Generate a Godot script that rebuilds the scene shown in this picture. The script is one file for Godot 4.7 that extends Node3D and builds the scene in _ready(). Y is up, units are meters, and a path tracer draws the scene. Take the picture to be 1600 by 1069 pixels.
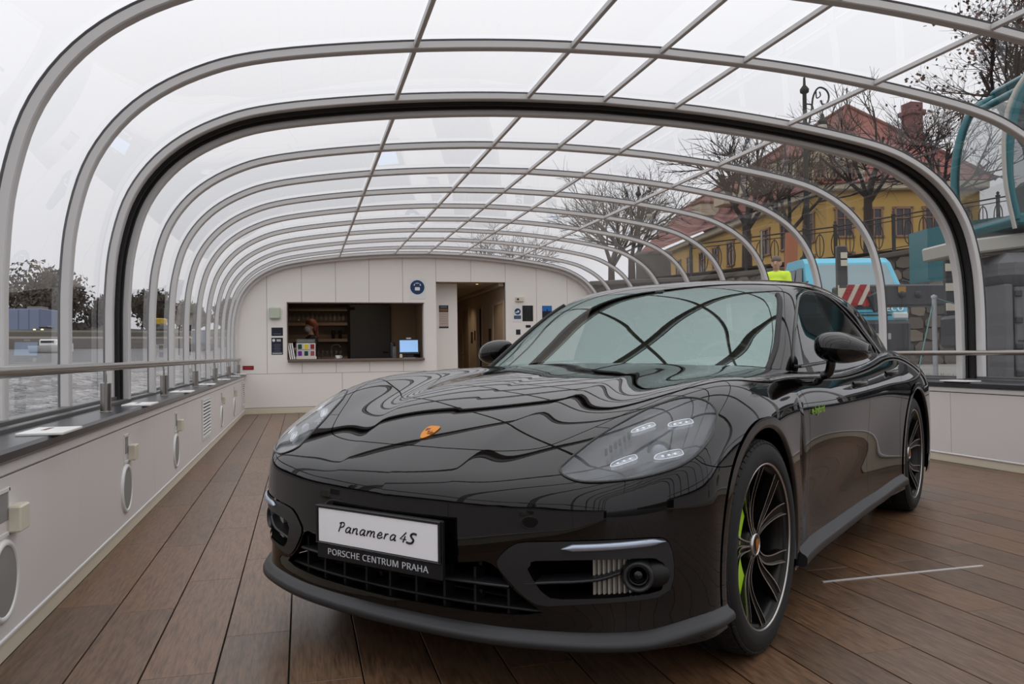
extends Node3D
# A black sports saloon shown under the sliding glass canopy of a river boat.
# World axes: x across the deck, -z along it towards the bar wall, y up, metres.

const CANOPY_CENTRE := 2.34
const LEFT_L := -0.99
const RIGHT_L := 5.68
const END_Z := -15.34
const REAR_Z := 5.0
var used := {}
var M := {}

func _ready() -> void:
	set_view()
	make_materials()
	build_floor()
	build_walls()
	build_canopy()
	build_end_wall()
	build_bar()
	build_car()
	build_sill_things()
	build_outside()

func set_view() -> void:
	var cam := Camera3D.new()
	cam.name = "camera"
	cam.fov = 2.0 * rad_to_deg(atan(534.5 / 1268.73))
	cam.near = 0.05
	cam.far = 2000.0
	var yaw := 0.2543
	var pitch := 0.0143
	var roll := 0.0127
	var fwd := Vector3(sin(yaw) * cos(pitch), sin(pitch), -cos(yaw) * cos(pitch))
	var right := Vector3(cos(yaw), 0.0, sin(yaw))
	var up := right.cross(fwd)
	var r2 := right * cos(roll) - up * sin(roll)
	var u2 := right * sin(roll) + up * cos(roll)
	cam.transform = Transform3D(Basis(r2, u2, -fwd), Vector3(0.0, 1.0339, 0.0))
	add_child(cam)
	cam.current = true
	var sky_mat := ProceduralSkyMaterial.new()
	sky_mat.sky_top_color = Color(0.99, 0.992, 1.0)
	sky_mat.sky_horizon_color = Color(0.655, 0.657, 0.672)
	sky_mat.sky_curve = 1.0
	sky_mat.sky_energy_multiplier = 1.34
	sky_mat.ground_bottom_color = Color(0.35, 0.35, 0.34)
	sky_mat.ground_horizon_color = Color(0.6, 0.6, 0.62)
	sky_mat.sun_angle_max = 0.0
	var sky := Sky.new()
	sky.sky_material = sky_mat
	var env := Environment.new()
	env.background_mode = Environment.BG_SKY
	env.sky = sky
	env.background_energy_multiplier = 1.0
	env.tonemap_mode = Environment.TONE_MAPPER_LINEAR
	env.tonemap_exposure = 1.0
	env.sdfgi_enabled = true
	env.ssao_enabled = true
	env.ssil_enabled = true
	var we := WorldEnvironment.new()
	we.name = "environment"
	we.environment = env
	add_child(we)

# ---------------------------------------------------------------- helpers
func numbered(called: String) -> String:
	if not used.has(called):
		used[called] = 0
		return called
	used[called] += 1
	return "%s_%03d" % [called, used[called]]

func tag(o: Node, label: String, category: String, group := "", kind := "") -> Node:
	o.set_meta("label", label)
	o.set_meta("category", category)
	if group != "":
		o.set_meta("group", group)
	if kind != "":
		o.set_meta("kind", kind)
	return o

func thing(called: String, label: String, category: String, at := Vector3.ZERO, turn := 0.0, group := "") -> Node3D:
	var o := Node3D.new()
	o.name = numbered(called)
	add_child(o)
	o.position = at
	o.rotation.y = turn
	tag(o, label, category, group)
	return o

func structure(called: String, label: String, category: String, at := Vector3.ZERO) -> Node3D:
	var o := thing(called, label, category, at)
	o.set_meta("kind", "structure")
	return o

func part(called: String, mesh: Mesh, m: Material, parent: Node, at := Vector3.ZERO, rot := Vector3.ZERO) -> MeshInstance3D:
	var o := MeshInstance3D.new()
	o.name = called
	o.mesh = mesh
	o.material_override = m
	o.position = at
	o.rotation = rot
	parent.add_child(o, true)
	return o

func solo(called: String, mesh: Mesh, m: Material, label: String, category: String, at := Vector3.ZERO, group := "") -> MeshInstance3D:
	var o := MeshInstance3D.new()
	o.name = numbered(called)
	o.mesh = mesh
	o.material_override = m
	o.position = at
	add_child(o)
	tag(o, label, category, group)
	return o

func paint(called: String, c: Color, rough := 0.6, metal := 0.0, spec := 0.5) -> StandardMaterial3D:
	var m := StandardMaterial3D.new()
	m.resource_name = called
	m.albedo_color = c
	m.roughness = rough
	m.metallic = metal
	m.metallic_specular = spec
	M[called] = m
	return m

func pane(called: String, c: Color, spec := 0.5) -> StandardMaterial3D:
	var m := paint(called, c, 0.0, 0.0, spec)
	m.transparency = BaseMaterial3D.TRANSPARENCY_ALPHA
	m.cull_mode = BaseMaterial3D.CULL_DISABLED
	return m

func glow(called: String, c: Color, energy: float) -> StandardMaterial3D:
	var m := paint(called, c, 0.5)
	m.emission_enabled = true
	m.emission = c
	m.emission_energy_multiplier = energy
	return m

# a shape collector: triangles with their own normals, wound for Godot
class Shape:
	var v := PackedVector3Array()
	var n := PackedVector3Array()
	var c := PackedColorArray()
	var uv := PackedVector2Array()
	var colored := false
	var tint := Color.WHITE
	func tri(a: Vector3, b: Vector3, d: Vector3, na: Vector3, nb: Vector3, nd: Vector3) -> void:
		var g := (b - a).cross(d - a)
		if g.dot(na + nb + nd) > 0.0:
			v.append(a); v.append(d); v.append(b)
			n.append(na); n.append(nd); n.append(nb)
		else:
			v.append(a); v.append(b); v.append(d)
			n.append(na); n.append(nb); n.append(nd)
		if colored:
			c.append(tint); c.append(tint); c.append(tint)
	func quad(a: Vector3, b: Vector3, d: Vector3, e: Vector3, out := Vector3.ZERO) -> void:
		var g := (b - a).cross(d - a)
		if g.length_squared() < 1e-16:
			g = (d - a).cross(e - a)
		g = g.normalized()
		if out != Vector3.ZERO and g.dot(out) < 0.0:
			g = -g
		tri(a, b, d, g, g, g)
		tri(a, d, e, g, g, g)
	func quadn(a: Vector3, b: Vector3, d: Vector3, e: Vector3, na: Vector3, nb: Vector3, nd: Vector3, ne: Vector3) -> void:
		tri(a, b, d, na, nb, nd)
		tri(a, d, e, na, nd, ne)
	func box(at: Vector3, s: Vector3, b := Basis.IDENTITY) -> void:
		var h := s * 0.5
		for ax in 3:
			for sg in [-1.0, 1.0]:
				var o := Vector3.ZERO
				o[ax] = sg
				var u := Vector3.ZERO
				u[(ax + 1) % 3] = h[(ax + 1) % 3]
				var w := Vector3.ZERO
				w[(ax + 2) % 3] = h[(ax + 2) % 3]
				var cc: Vector3 = o * h[ax]
				quad(at + b * (cc - u - w), at + b * (cc + u - w), at + b * (cc + u + w), at + b * (cc - u + w), b * o)
	# box with chamfered long edges
	func bevel_box(at: Vector3, s: Vector3, r: float, b := Basis.IDENTITY) -> void:
		var h := s * 0.5
		r = minf(r, minf(h.x, minf(h.y, h.z)) * 0.9)
		for ax in 3:
			for sg in [-1.0, 1.0]:
				var o := Vector3.ZERO
				o[ax] = sg
				var u := Vector3.ZERO
				u[(ax + 1) % 3] = h[(ax + 1) % 3] - r
				var w := Vector3.ZERO
				w[(ax + 2) % 3] = h[(ax + 2) % 3] - r
				var cc: Vector3 = o * h[ax]
				quad(at + b * (cc - u - w), at + b * (cc + u - w), at + b * (cc + u + w), at + b * (cc - u + w), b * o)
		for ax in 3:
			var p := (ax + 1) % 3
			var q := (ax + 2) % 3
			for sp in [-1.0, 1.0]:
				for sq in [-1.0, 1.0]:
					var a1 := Vector3.ZERO
					a1[p] = sp * h[p]; a1[q] = sq * (h[q] - r)
					var a2 := Vector3.ZERO
					a2[p] = sp * (h[p] - r); a2[q] = sq * h[q]
					var l := Vector3.ZERO
					l[ax] = h[ax] - r
					var o := Vector3.ZERO
					o[p] = sp; o[q] = sq
					quad(at + b * (a1 - l), at + b * (a1 + l), at + b * (a2 + l), at + b * (a2 - l), b * o)
		for sx in [-1.0, 1.0]:
			for sy in [-1.0, 1.0]:
				for sz in [-1.0, 1.0]:
					var o := Vector3(sx, sy, sz)
					var k := Vector3(sx * h.x, sy * h.y, sz * h.z)
					var n1 := (b * o).normalized()
					tri(at + b * (k - Vector3(0, sy, sz) * r), at + b * (k - Vector3(sx, 0, sz) * r), at + b * (k - Vector3(sx, sy, 0) * r), n1, n1, n1)
	# a round bar along points
	func tube(pts: PackedVector3Array, rad: float, seg := 10, caps := true, rads := PackedFloat32Array(), closed := false) -> void:
		var cnt := pts.size()
		var rings := []
		var norms := []
		var ref := Vector3.UP
		var last_u := Vector3.ZERO
		for i in cnt:
			var d := Vector3.ZERO
			if closed:
				d = pts[(i + 1) % cnt] - pts[(i + cnt - 1) % cnt]
			else:
				d = pts[mini(i + 1, cnt - 1)] - pts[maxi(i - 1, 0)]
			d = d.normalized()
			if i == 0:
				if absf(d.dot(ref)) > 0.95:
					ref = Vector3.RIGHT
				last_u = ref.cross(d).normalized()
			else:
				last_u = (last_u - d * last_u.dot(d)).normalized()
			var w := d.cross(last_u)
			var rr := rad if rads.is_empty() else rads[i]
			var ring := PackedVector3Array()
			var rn := PackedVector3Array()
			for k in seg:
				var t := TAU * k / seg
				var o := last_u * cos(t) + w * sin(t)
				ring.append(pts[i] + o * rr)
				rn.append(o)
			rings.append(ring)
			norms.append(rn)
		var m := cnt if closed else cnt - 1
		for i in m:
			var j := (i + 1) % cnt
			for k in seg:
				var l := (k + 1) % seg
				quadn(rings[i][k], rings[i][l], rings[j][l], rings[j][k], norms[i][k], norms[i][l], norms[j][l], norms[j][k])
		if caps and not closed:
			var d0 := (pts[0] - pts[1]).normalized()
			var d1 := (pts[cnt - 1] - pts[cnt - 2]).normalized()
			for k in seg:
				var l := (k + 1) % seg
				tri(pts[0], rings[0][k], rings[0][l], d0, d0, d0)
				tri(pts[cnt - 1], rings[cnt - 1][k], rings[cnt - 1][l], d1, d1, d1)
	# turned round an axis: profile of (radius, height) along b.y
	func lathe(at: Vector3, prof: PackedVector2Array, seg := 24, b := Basis.IDENTITY, smooth := true) -> void:
		var cnt := prof.size()
		var pn := PackedVector2Array()
		for i in cnt:
			var d := prof[mini(i + 1, cnt - 1)] - prof[maxi(i - 1, 0)]
			pn.append(Vector2(d.y, -d.x).normalized())
		for i in cnt - 1:
			var fl := (prof[i + 1] - prof[i])
			var fn := Vector2(fl.y, -fl.x).normalized()
			var n0 := pn[i] if smooth else fn
			var n1 := pn[i + 1] if smooth else fn
			for k in seg:
				var t0 := TAU * k / seg
				var t1 := TAU * (k + 1) / seg
				var c0 := Vector3(cos(t0), 0, sin(t0))
				var c1 := Vector3(cos(t1), 0, sin(t1))
				var y0 := Vector3(0, prof[i].y, 0)
				var y1 := Vector3(0, prof[i + 1].y, 0)
				quadn(at + b * (c0 * prof[i].x + y0), at + b * (c1 * prof[i].x + y0), at + b * (c1 * prof[i + 1].x + y1), at + b * (c0 * prof[i + 1].x + y1),
					b * (c0 * n0.x + Vector3(0, n0.y, 0)), b * (c1 * n0.x + Vector3(0, n0.y, 0)), b * (c1 * n1.x + Vector3(0, n1.y, 0)), b * (c0 * n1.x + Vector3(0, n1.y, 0)))
	# flat polygon with thickness: outline in the plane (b.x, b.y), extruded along b.z by depth, centred on at
	func plate(at: Vector3, outline: PackedVector2Array, depth: float, b := Basis.IDENTITY) -> void:
		var ids := Geometry2D.triangulate_polygon(outline)
		var f := b.z * depth * 0.5
		for i in range(0, ids.size(), 3):
			var p := []
			for k in 3:
				var q := outline[ids[i + k]]
				p.append(at + b.x * q.x + b.y * q.y)
			tri(p[0] + f, p[1] + f, p[2] + f, b.z, b.z, b.z)
			tri(p[0] - f, p[1] - f, p[2] - f, -b.z, -b.z, -b.z)
		var cw := Geometry2D.is_polygon_clockwise(outline)
		for i in outline.size():
			var q0 := outline[i]
			var q1 := outline[(i + 1) % outline.size()]
			var e := q1 - q0
			var o := Vector2(e.y, -e.x) * (-1.0 if cw else 1.0)
			var a := at + b.x * q0.x + b.y * q0.y
			var d := at + b.x * q1.x + b.y * q1.y
			quad(a - f, d - f, d + f, a + f, b.x * o.x + b.y * o.y)
	# a solid grid sheet through rows of points, both faces are drawn
	func sheet(rows: Array) -> void:
		var nr := rows.size()
		var nc: int = rows[0].size()
		var nn := []
		for i in nr:
			var rn := PackedVector3Array()
			for j in nc:
				var du: Vector3 = rows[mini(i + 1, nr - 1)][j] - rows[maxi(i - 1, 0)][j]
				var dv: Vector3 = rows[i][mini(j + 1, nc - 1)] - rows[i][maxi(j - 1, 0)]
				rn.append(du.cross(dv).normalized())
			nn.append(rn)
		for i in nr - 1:
			for j in nc - 1:
				quadn(rows[i][j], rows[i][j + 1], rows[i + 1][j + 1], rows[i + 1][j], nn[i][j], nn[i][j + 1], nn[i + 1][j + 1], nn[i + 1][j])
	func mesh() -> ArrayMesh:
		var a := []
		a.resize(Mesh.ARRAY_MAX)
		a[Mesh.ARRAY_VERTEX] = v
		a[Mesh.ARRAY_NORMAL] = n
		if colored:
			a[Mesh.ARRAY_COLOR] = c
		if uv.size() == v.size() and not uv.is_empty():
			a[Mesh.ARRAY_TEX_UV] = uv
		var am := ArrayMesh.new()
		if v.size() > 0:
			am.add_surface_from_arrays(Mesh.PRIMITIVE_TRIANGLES, a)
		return am

func box_mesh(s: Vector3, r := 0.0, at := Vector3.ZERO) -> ArrayMesh:
	var st := Shape.new()
	if r > 0.0:
		st.bevel_box(at, s, r)
	else:
		st.box(at, s)
	return st.mesh()

func disc_outline(r: float, seg := 24, ry := -1.0) -> PackedVector2Array:
	var o := PackedVector2Array()
	for k in seg:
		o.append(Vector2(cos(TAU * k / seg) * r, sin(TAU * k / seg) * (r if ry < 0.0 else ry)))
	return o

func round_rect(w: float, h: float, r: float, seg := 4) -> PackedVector2Array:
	var o := PackedVector2Array()
	var cs := [Vector2(w / 2 - r, h / 2 - r), Vector2(-w / 2 + r, h / 2 - r), Vector2(-w / 2 + r, -h / 2 + r), Vector2(w / 2 - r, -h / 2 + r)]
	for q in 4:
		for k in seg + 1:
			var t := PI / 2 * (q + float(k) / seg)
			o.append(cs[q] + Vector2(cos(t), sin(t)) * r)
	return o

# smooth closed or open curve through points
func curve2(pts: Array, closed: bool, per := 4) -> PackedVector2Array:
	var o := PackedVector2Array()
	var cnt := pts.size()
	var last := cnt if closed else cnt - 1
	for i in last:
		var p0: Vector2 = pts[(i - 1 + cnt) % cnt] if closed else pts[maxi(i - 1, 0)]
		var p1: Vector2 = pts[i]
		var p2: Vector2 = pts[(i + 1) % cnt]
		var p3: Vector2 = pts[(i + 2) % cnt] if closed else pts[mini(i + 2, cnt - 1)]
		for k in per:
			o.append(p1.cubic_interpolate(p2, p0, p3, float(k) / per))
	if not closed:
		o.append(pts[cnt - 1])
	return o

func curve3(pts: Array, closed: bool, per := 4) -> PackedVector3Array:
	var o := PackedVector3Array()
	var cnt := pts.size()
	var last := cnt if closed else cnt - 1
	for i in last:
		var p0: Vector3 = pts[(i - 1 + cnt) % cnt] if closed else pts[maxi(i - 1, 0)]
		var p1: Vector3 = pts[i]
		var p2: Vector3 = pts[(i + 1) % cnt]
		var p3: Vector3 = pts[(i + 2) % cnt] if closed else pts[mini(i + 2, cnt - 1)]
		for k in per:
			o.append(p1.cubic_interpolate(p2, p0, p3, float(k) / per))
	if not closed:
		o.append(pts[cnt - 1])
	return o

func text_mesh(t: String, height: float, depth := 0.002, bold := false, italic := false, serif := false) -> TextMesh:
	var f := SystemFont.new()
	f.font_names = PackedStringArray(["Droid Serif" if serif else "Droid Sans"])
	f.font_weight = 700 if bold else 400
	f.font_italic = italic
	var m := TextMesh.new()
	m.text = t
	m.font = f
	m.font_size = 64
	m.pixel_size = height / 46.0
	m.depth = depth
	m.curve_step = 2.0
	return m

# ---------------------------------------------------------------- materials
func noise_tex(seed_: int, freq: float, ramp: Array, size := 512, octaves := 4, kind := FastNoiseLite.TYPE_SIMPLEX_SMOOTH) -> NoiseTexture2D:
	var f := FastNoiseLite.new()
	f.seed = seed_
	f.noise_type = kind
	f.frequency = freq
	f.fractal_octaves = octaves
	var t := NoiseTexture2D.new()
	t.width = size
	t.height = size
	t.seamless = true
	t.noise = f
	var g := Gradient.new()
	var offs := PackedFloat32Array()
	var cols := PackedColorArray()
	for r in ramp:
		offs.append(r[0])
		cols.append(r[1])
	g.offsets = offs
	g.colors = cols
	t.color_ramp = g
	return t

func grey(v: float) -> Color:
	return Color(v, v, v)

func make_materials() -> void:
	# wood-effect floor tiles: a broad tone and a fine grain along the board
	var tones := [Color(0.475, 0.362, 0.272), Color(0.51, 0.385, 0.286), Color(0.445, 0.345, 0.265), Color(0.485, 0.378, 0.292), Color(0.515, 0.382, 0.28)]
	var grain := noise_tex(7, 0.03, [[0.0, grey(0.74)], [0.42, grey(0.88)], [0.58, grey(0.95)], [1.0, grey(1.0)]], 512, 5)
	var patch := noise_tex(21, 0.012, [[0.0, grey(0.72)], [0.5, grey(0.94)], [1.0, grey(1.0)]], 512, 3)
	for i in tones.size():
		var m := paint("plank_wood_%d" % i, tones[i], 0.36, 0.0, 0.5)
		m.albedo_texture = grain
		m.uv1_triplanar = true
		m.uv1_world_triplanar = true
		m.uv1_scale = Vector3(5.2 + 0.5 * i, 1.0, 0.55)
		m.uv1_offset = Vector3(0.37 * i, 0.0, 0.21 * i)
		m.detail_enabled = true
		m.detail_blend_mode = BaseMaterial3D.BLEND_MODE_MUL
		m.detail_albedo = patch
		m.detail_uv_layer = BaseMaterial3D.DETAIL_UV_1
	paint("joint", Color(0.09, 0.075, 0.065), 0.9)
	paint("white_panel", Color(0.87, 0.85, 0.84), 0.45)
	paint("wall_panel", Color(0.94, 0.92, 0.895), 0.5)
	paint("white_trim", Color(0.89, 0.88, 0.88), 0.35)
	paint("cream_base", Color(0.86, 0.82, 0.74), 0.5)
	paint("cream_plastic", Color(0.84, 0.81, 0.74), 0.4)
	paint("slate", Color(0.15, 0.16, 0.185), 0.28)
	paint("steel", Color(0.62, 0.60, 0.58), 0.28, 1.0)
	paint("aluminium", Color(0.83, 0.82, 0.815), 0.42, 0.0)
	paint("alu_track", Color(0.40, 0.40, 0.40), 0.35, 0.6)
	paint("rubber", Color(0.02, 0.02, 0.022), 0.5)
	paint("gasket", Color(0.10, 0.10, 0.12), 0.6)
	paint("speaker_mesh", Color(0.55, 0.54, 0.53), 0.8)
	paint("vent_gap", Color(0.16, 0.155, 0.15), 0.9)
	paint("white_plastic", Color(0.9, 0.9, 0.89), 0.35)
	paint("paper", Color(0.9, 0.9, 0.9), 0.7)
	paint("ink", Color(0.04, 0.04, 0.045), 0.6)
	paint("navy", Color(0.06, 0.08, 0.15), 0.5)
	paint("mid_blue", Color(0.04, 0.22, 0.38), 0.5)
	paint("red_sign", Color(0.55, 0.06, 0.06), 0.5)
	paint("counter", Color(0.42, 0.36, 0.335), 0.4)
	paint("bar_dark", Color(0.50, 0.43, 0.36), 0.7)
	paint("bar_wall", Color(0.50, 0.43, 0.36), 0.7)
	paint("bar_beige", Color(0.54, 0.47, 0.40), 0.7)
	paint("bar_door", Color(0.22, 0.205, 0.195), 0.45)
	paint("shelf_wood", Color(0.55, 0.46, 0.38), 0.5)
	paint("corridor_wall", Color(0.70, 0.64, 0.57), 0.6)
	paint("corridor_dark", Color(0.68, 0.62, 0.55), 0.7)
	paint("door_wood", Color(0.58, 0.51, 0.44), 0.5)
	paint("notice_brown", Color(0.20, 0.15, 0.14), 0.6)
	paint("black_flat", Color(0.02, 0.02, 0.02), 0.8)
	pane("canopy_glass", Color(0.80, 0.82, 0.88, 0.03), 0.45)
	pane("clear_glass", Color(0.8, 0.85, 0.85, 0.08), 0.5)

# ---------------------------------------------------------------- floor
func build_floor() -> void:
	var fl := structure("floor", "brown wood-effect plank floor under the car", "floor")
	part("underlay", box_mesh(Vector3(6.9, 0.1, 20.4), 0.0, Vector3(2.345, -0.062, -5.2)), M.joint, fl)
	var rng := RandomNumberGenerator.new()
	rng.seed = 4
	var pitch := 0.2325
	var run := 1.178
	var offs := {-1: 0.214, 0: 0.077, 1: 0.485, 2: 0.835, 11: 0.034, 12: 0.454, 14: 0.294, 3: 0.31, 10: 0.73}
	var rest := []
	for i in 5:
		rest.append(Shape.new())
	var full := box_mesh(Vector3(pitch - 0.0055, 0.012, run - 0.003), 0.0012, Vector3(0, -0.006, 0))
	for k in range(-1, 28):
		var x0 := -0.745 + pitch * k
		var x1 := minf(x0 + pitch, RIGHT_L)
		if k == -1:
			x0 -= 0.03
		x0 = maxf(x0, LEFT_L - 0.008)
		if x1 - x0 < 0.03:
			continue
		var off: float = offs[k] if offs.has(k) else rng.randf() * run
		var a := off - 7.0 * run
		while a < -END_Z:
			var b := minf(a + run, -END_Z)
			var lo := maxf(a, -REAR_Z)
			if b - lo > 0.02:
				var mi := rng.randi() % 5
				var at := Vector3((x0 + x1) / 2, 0, -(lo + b) / 2)
				var whole := absf(b - lo - run) < 0.001 and absf(x1 - x0 - pitch) < 0.001
				if b > 1.9 and lo < 11.2:
					var me := full if whole else box_mesh(Vector3(x1 - x0 - 0.0055, 0.012, b - lo - 0.003), 0.0012, Vector3(0, -0.006, 0))
					part("plank", me, M["plank_wood_%d" % mi], fl, at)
				else:
					rest[mi].bevel_box(at + Vector3(0, -0.006, 0), Vector3(x1 - x0 - 0.0055, 0.012, b - lo - 0.003), 0.0012)
			a += run
	for i in 5:
		var o := part("distant_planks", rest[i].mesh(), M["plank_wood_%d" % i], fl)
		o.set_meta("kind", "stuff")
	var strip := solo("floor_strip", box_mesh(Vector3(0.88, 0.004, 0.012), 0.0, Vector3(0, 0.002, 0)), paint("bright_strip", Color(0.82, 0.81, 0.80), 0.4, 0.2), "thin bright metal strip laid across the floor beside the car", "metal strip", Vector3(2.674, 0.0, -3.171))
	strip.rotation.y = 0.017

# ---------------------------------------------------------------- low side walls
func build_walls() -> void:
	for side in 2:
		var nm: String = ["left", "right"][side]
		var s: float = [-1.0, 1.0][side]
		var x: float = [LEFT_L, RIGHT_L][side]
		var len := REAR_Z - END_Z
		var zc := (REAR_Z + END_Z) / 2
		var w := structure("wall_" + nm, "low white panelled side wall below the %s windows" % ["river", "quay"][side], "wall")
		part("core", box_mesh(Vector3(0.40, 0.68, len), 0.0, Vector3(x + s * 0.214, 0.35, zc)), M.vent_gap, w)
		# separate panels with narrow seams, every two metres
		var z := -0.12 + 4.0
		while z > END_Z:
			var z1 := maxf(z - 2.0, END_Z)
			if z - z1 > 0.05:
				part("panel", box_mesh(Vector3(0.016, 0.548, z - z1 - 0.004), 0.001, Vector3(x + s * 0.008, 0.357, (z + z1) / 2)), M.white_panel, w)
			z -= 2.0
		part("top_moulding", box_mesh(Vector3(0.03, 0.046, len), 0.006, Vector3(x + s * 0.009, 0.660, zc)), M.white_trim, w)
		part("bottom_moulding", box_mesh(Vector3(0.022, 0.016, len), 0.004, Vector3(x + s * 0.006, 0.078, zc)), M.white_trim, w)
		var bb := structure("baseboard_" + nm, "cream skirting strip along the %s wall" % ["river side", "quay side"][side], "skirting")
		part("strip", box_mesh(Vector3(0.02, 0.072, len), 0.002, Vector3(x + s * 0.016, 0.036, zc)), M.cream_base, bb)
		var sl := structure("trim_%d" % (side + 1), "dark slate window sill on top of the %s wall" % ["river side", "quay side"][side], "sill")
		var st := Shape.new()
		st.bevel_box(Vector3(x + s * 0.10, 0.709, zc), Vector3(0.27, 0.05, len), 0.012)
		part("slab", st.mesh(), M.slate, sl)
		var tr := Shape.new()
		tr.bevel_box(Vector3(x + s * 0.205, 0.742, zc), Vector3(0.05, 0.024, len), 0.004)
		tr.bevel_box(Vector3(x + s * 0.265, 0.752, zc), Vector3(0.07, 0.045, len), 0.004)
		part("sliding_track", tr.mesh(), M.alu_track, sl)
		part("outer_skin", box_mesh(Vector3(0.05, 0.9, len), 0.0, Vector3(x + s * 0.40, 0.25, zc)), M.white_panel, sl)
		# handrail
		var rail := thing("handrail", "round steel handrail on short posts along the %s windows" % ["river side", "quay side"][side], "handrail", Vector3(x + s * 0.075, 0.734, 0), 0.0)
		var rs := Shape.new()
		rs.tube(PackedVector3Array([Vector3(0, 0.254, END_Z + 0.03), Vector3(0, 0.254, 0.0), Vector3(0, 0.254, REAR_Z)]), 0.0225, 16)
		part("rail", rs.mesh(), M.steel, rail)
		var pz := -1.0
		while pz > END_Z + 0.3:
			var ps := Shape.new()
			ps.lathe(Vector3.ZERO, PackedVector2Array([Vector2(0.0, 0.165), Vector2(0.026, 0.165), Vector2(0.029, 0.162), Vector2(0.029, 0.006), Vector2(0.031, 0.004), Vector2(0.031, 0.0)]), 16, Basis.IDENTITY, false)
			ps.tube(PackedVector3Array([Vector3(0, 0.16, 0), Vector3(0, 0.205, 0), Vector3(s * 0.006, 0.235, 0)]), 0.0065, 8)
			part("post", ps.mesh(), M.steel, rail, Vector3(0, 0, pz))
			pz -= 2.0
	build_wall_fittings()

func build_wall_fittings() -> void:
	var at_a := [1.1, 3.124, 5.14, 7.08, 10.98, 13.0]
	var names := ["", "beside the car's front bumper end of the wall", "second along from the wall end", "third along, before the louvred grille", "just past the louvred grille", "last before the bar wall"]
	for i in at_a.size():
		for side in 2:
			var x: float = LEFT_L if side == 0 else RIGHT_L
			var s := 1.0 if side == 0 else -1.0
			var b := Basis(Vector3(0, 0, -s), Vector3.UP, Vector3(s, 0, 0))
			var wname: String = "river side wall" if side == 0 else "quay side wall"
			if side == 1 and at_a[i] > 8.0:
				continue
			if side == 1 and at_a[i] > 4.6 and at_a[i] < 8.0:
				continue
			var lab: String = "round wall speaker with white ring, " + (["next to a recess with open lid", "nearest to the slate menu cards", "with cream box above, second from the end", "between cream box and louvred grille", "beyond the louvred grille", "close to the bar wall"][i]) if side == 0 else "round white speaker in the quay side wall"
			var sp := thing("wall_speaker", lab, "speaker", Vector3(x, 0.28, -at_a[i]), 0.0, "round speakers in the low walls")
			var ring := Shape.new()
			ring.lathe(Vector3.ZERO, PackedVector2Array([Vector2(0.118, 0.008), Vector2(0.121, 0.013), Vector2(0.130, 0.014), Vector2(0.139, 0.009), Vector2(0.141, 0.0)]), 40, Basis(b.x, b.z, -b.y))
			part("ring", ring.mesh(), M.white_plastic, sp)
			var dsc := Shape.new()
			dsc.lathe(Vector3.ZERO, PackedVector2Array([Vector2(0.0, 0.011), Vector2(0.08, 0.010), Vector2(0.119, 0.008)]), 40, Basis(b.x, b.z, -b.y))
			part("mesh_cover", dsc.mesh(), M.speaker_mesh, sp)
			var so := thing("wall_socket", (["", "recessed white socket plate with cream lid nearest the open sill", "recessed white socket plate with cream lid above the second speaker", "recessed white socket plate with cream lid above the third speaker", "recessed white socket plate with cream lid past the grille", "recessed white socket plate with cream lid by the bar wall"][i]) if side == 0 and i > 0 else "recessed white socket plate with cream lid out on the near wall", "socket", Vector3(x, 0.51, -at_a[i]), 0.0, "sockets in the low walls")
			var fr := Shape.new()
			for q in [[-0.06, 0.0, 0.012, 0.165], [0.055, 0.0, 0.012, 0.165], [0.0, 0.076, 0.127, 0.014], [0.0, -0.076, 0.127, 0.014]]:
				fr.bevel_box(b * Vector3(q[0], q[1], 0.003), Vector3(q[2], q[3], 0.006), 0.001, b)
			part("frame", fr.mesh(), M.white_plastic, so)
			var rc := Shape.new()
			rc.box(b * Vector3(0.0, 0.02, 0.001), Vector3(0.11, 0.10, 0.002), b)
			part("recess", rc.mesh(), M.speaker_mesh, so)
			var lid := Shape.new()
			lid.bevel_box(b * Vector3(0.095, -0.03, 0.022), Vector3(0.10, 0.092, 0.044), 0.006, b)
			part("lid", lid.mesh(), M.cream_plastic, so)
	for g in [[8.87, 9.62, "louvred white ventilation grille in the river side wall"], [14.75, 15.25, "louvred ventilation grille next to the bar wall"]]:
		var vz: float = -(g[0] + g[1]) / 2
		var vw: float = g[1] - g[0]
		var v := thing("ventilation_grille", g[2], "vent", Vector3(LEFT_L, 0.39, vz))
		part("backing", box_mesh(Vector3(0.004, 0.41, vw), 0.0, Vector3(0.002, 0, 0)), M.vent_gap, v)
		for k in 4:
			var q: Array = [[0.2, 0.02, vw], [-0.2, 0.02, vw]][k] if k < 2 else [0.0, 0.42, 0.025]
			part("frame", box_mesh(Vector3(0.014, q[1], q[2]), 0.002, Vector3(0.007, q[0], 0.0 if k < 2 else (vw / 2 - 0.012) * (1 if k == 2 else -1))), M.white_plastic, v)
		for k in 11:
			var sl := part("slat", box_mesh(Vector3(0.022, 0.006, vw - 0.04), 0.0015), M.white_plastic, v, Vector3(0.009, -0.175 + k * 0.035, 0))
			sl.rotation.z = -0.7

# ---------------------------------------------------------------- sliding glass canopy
var half_profile: PackedVector2Array

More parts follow.
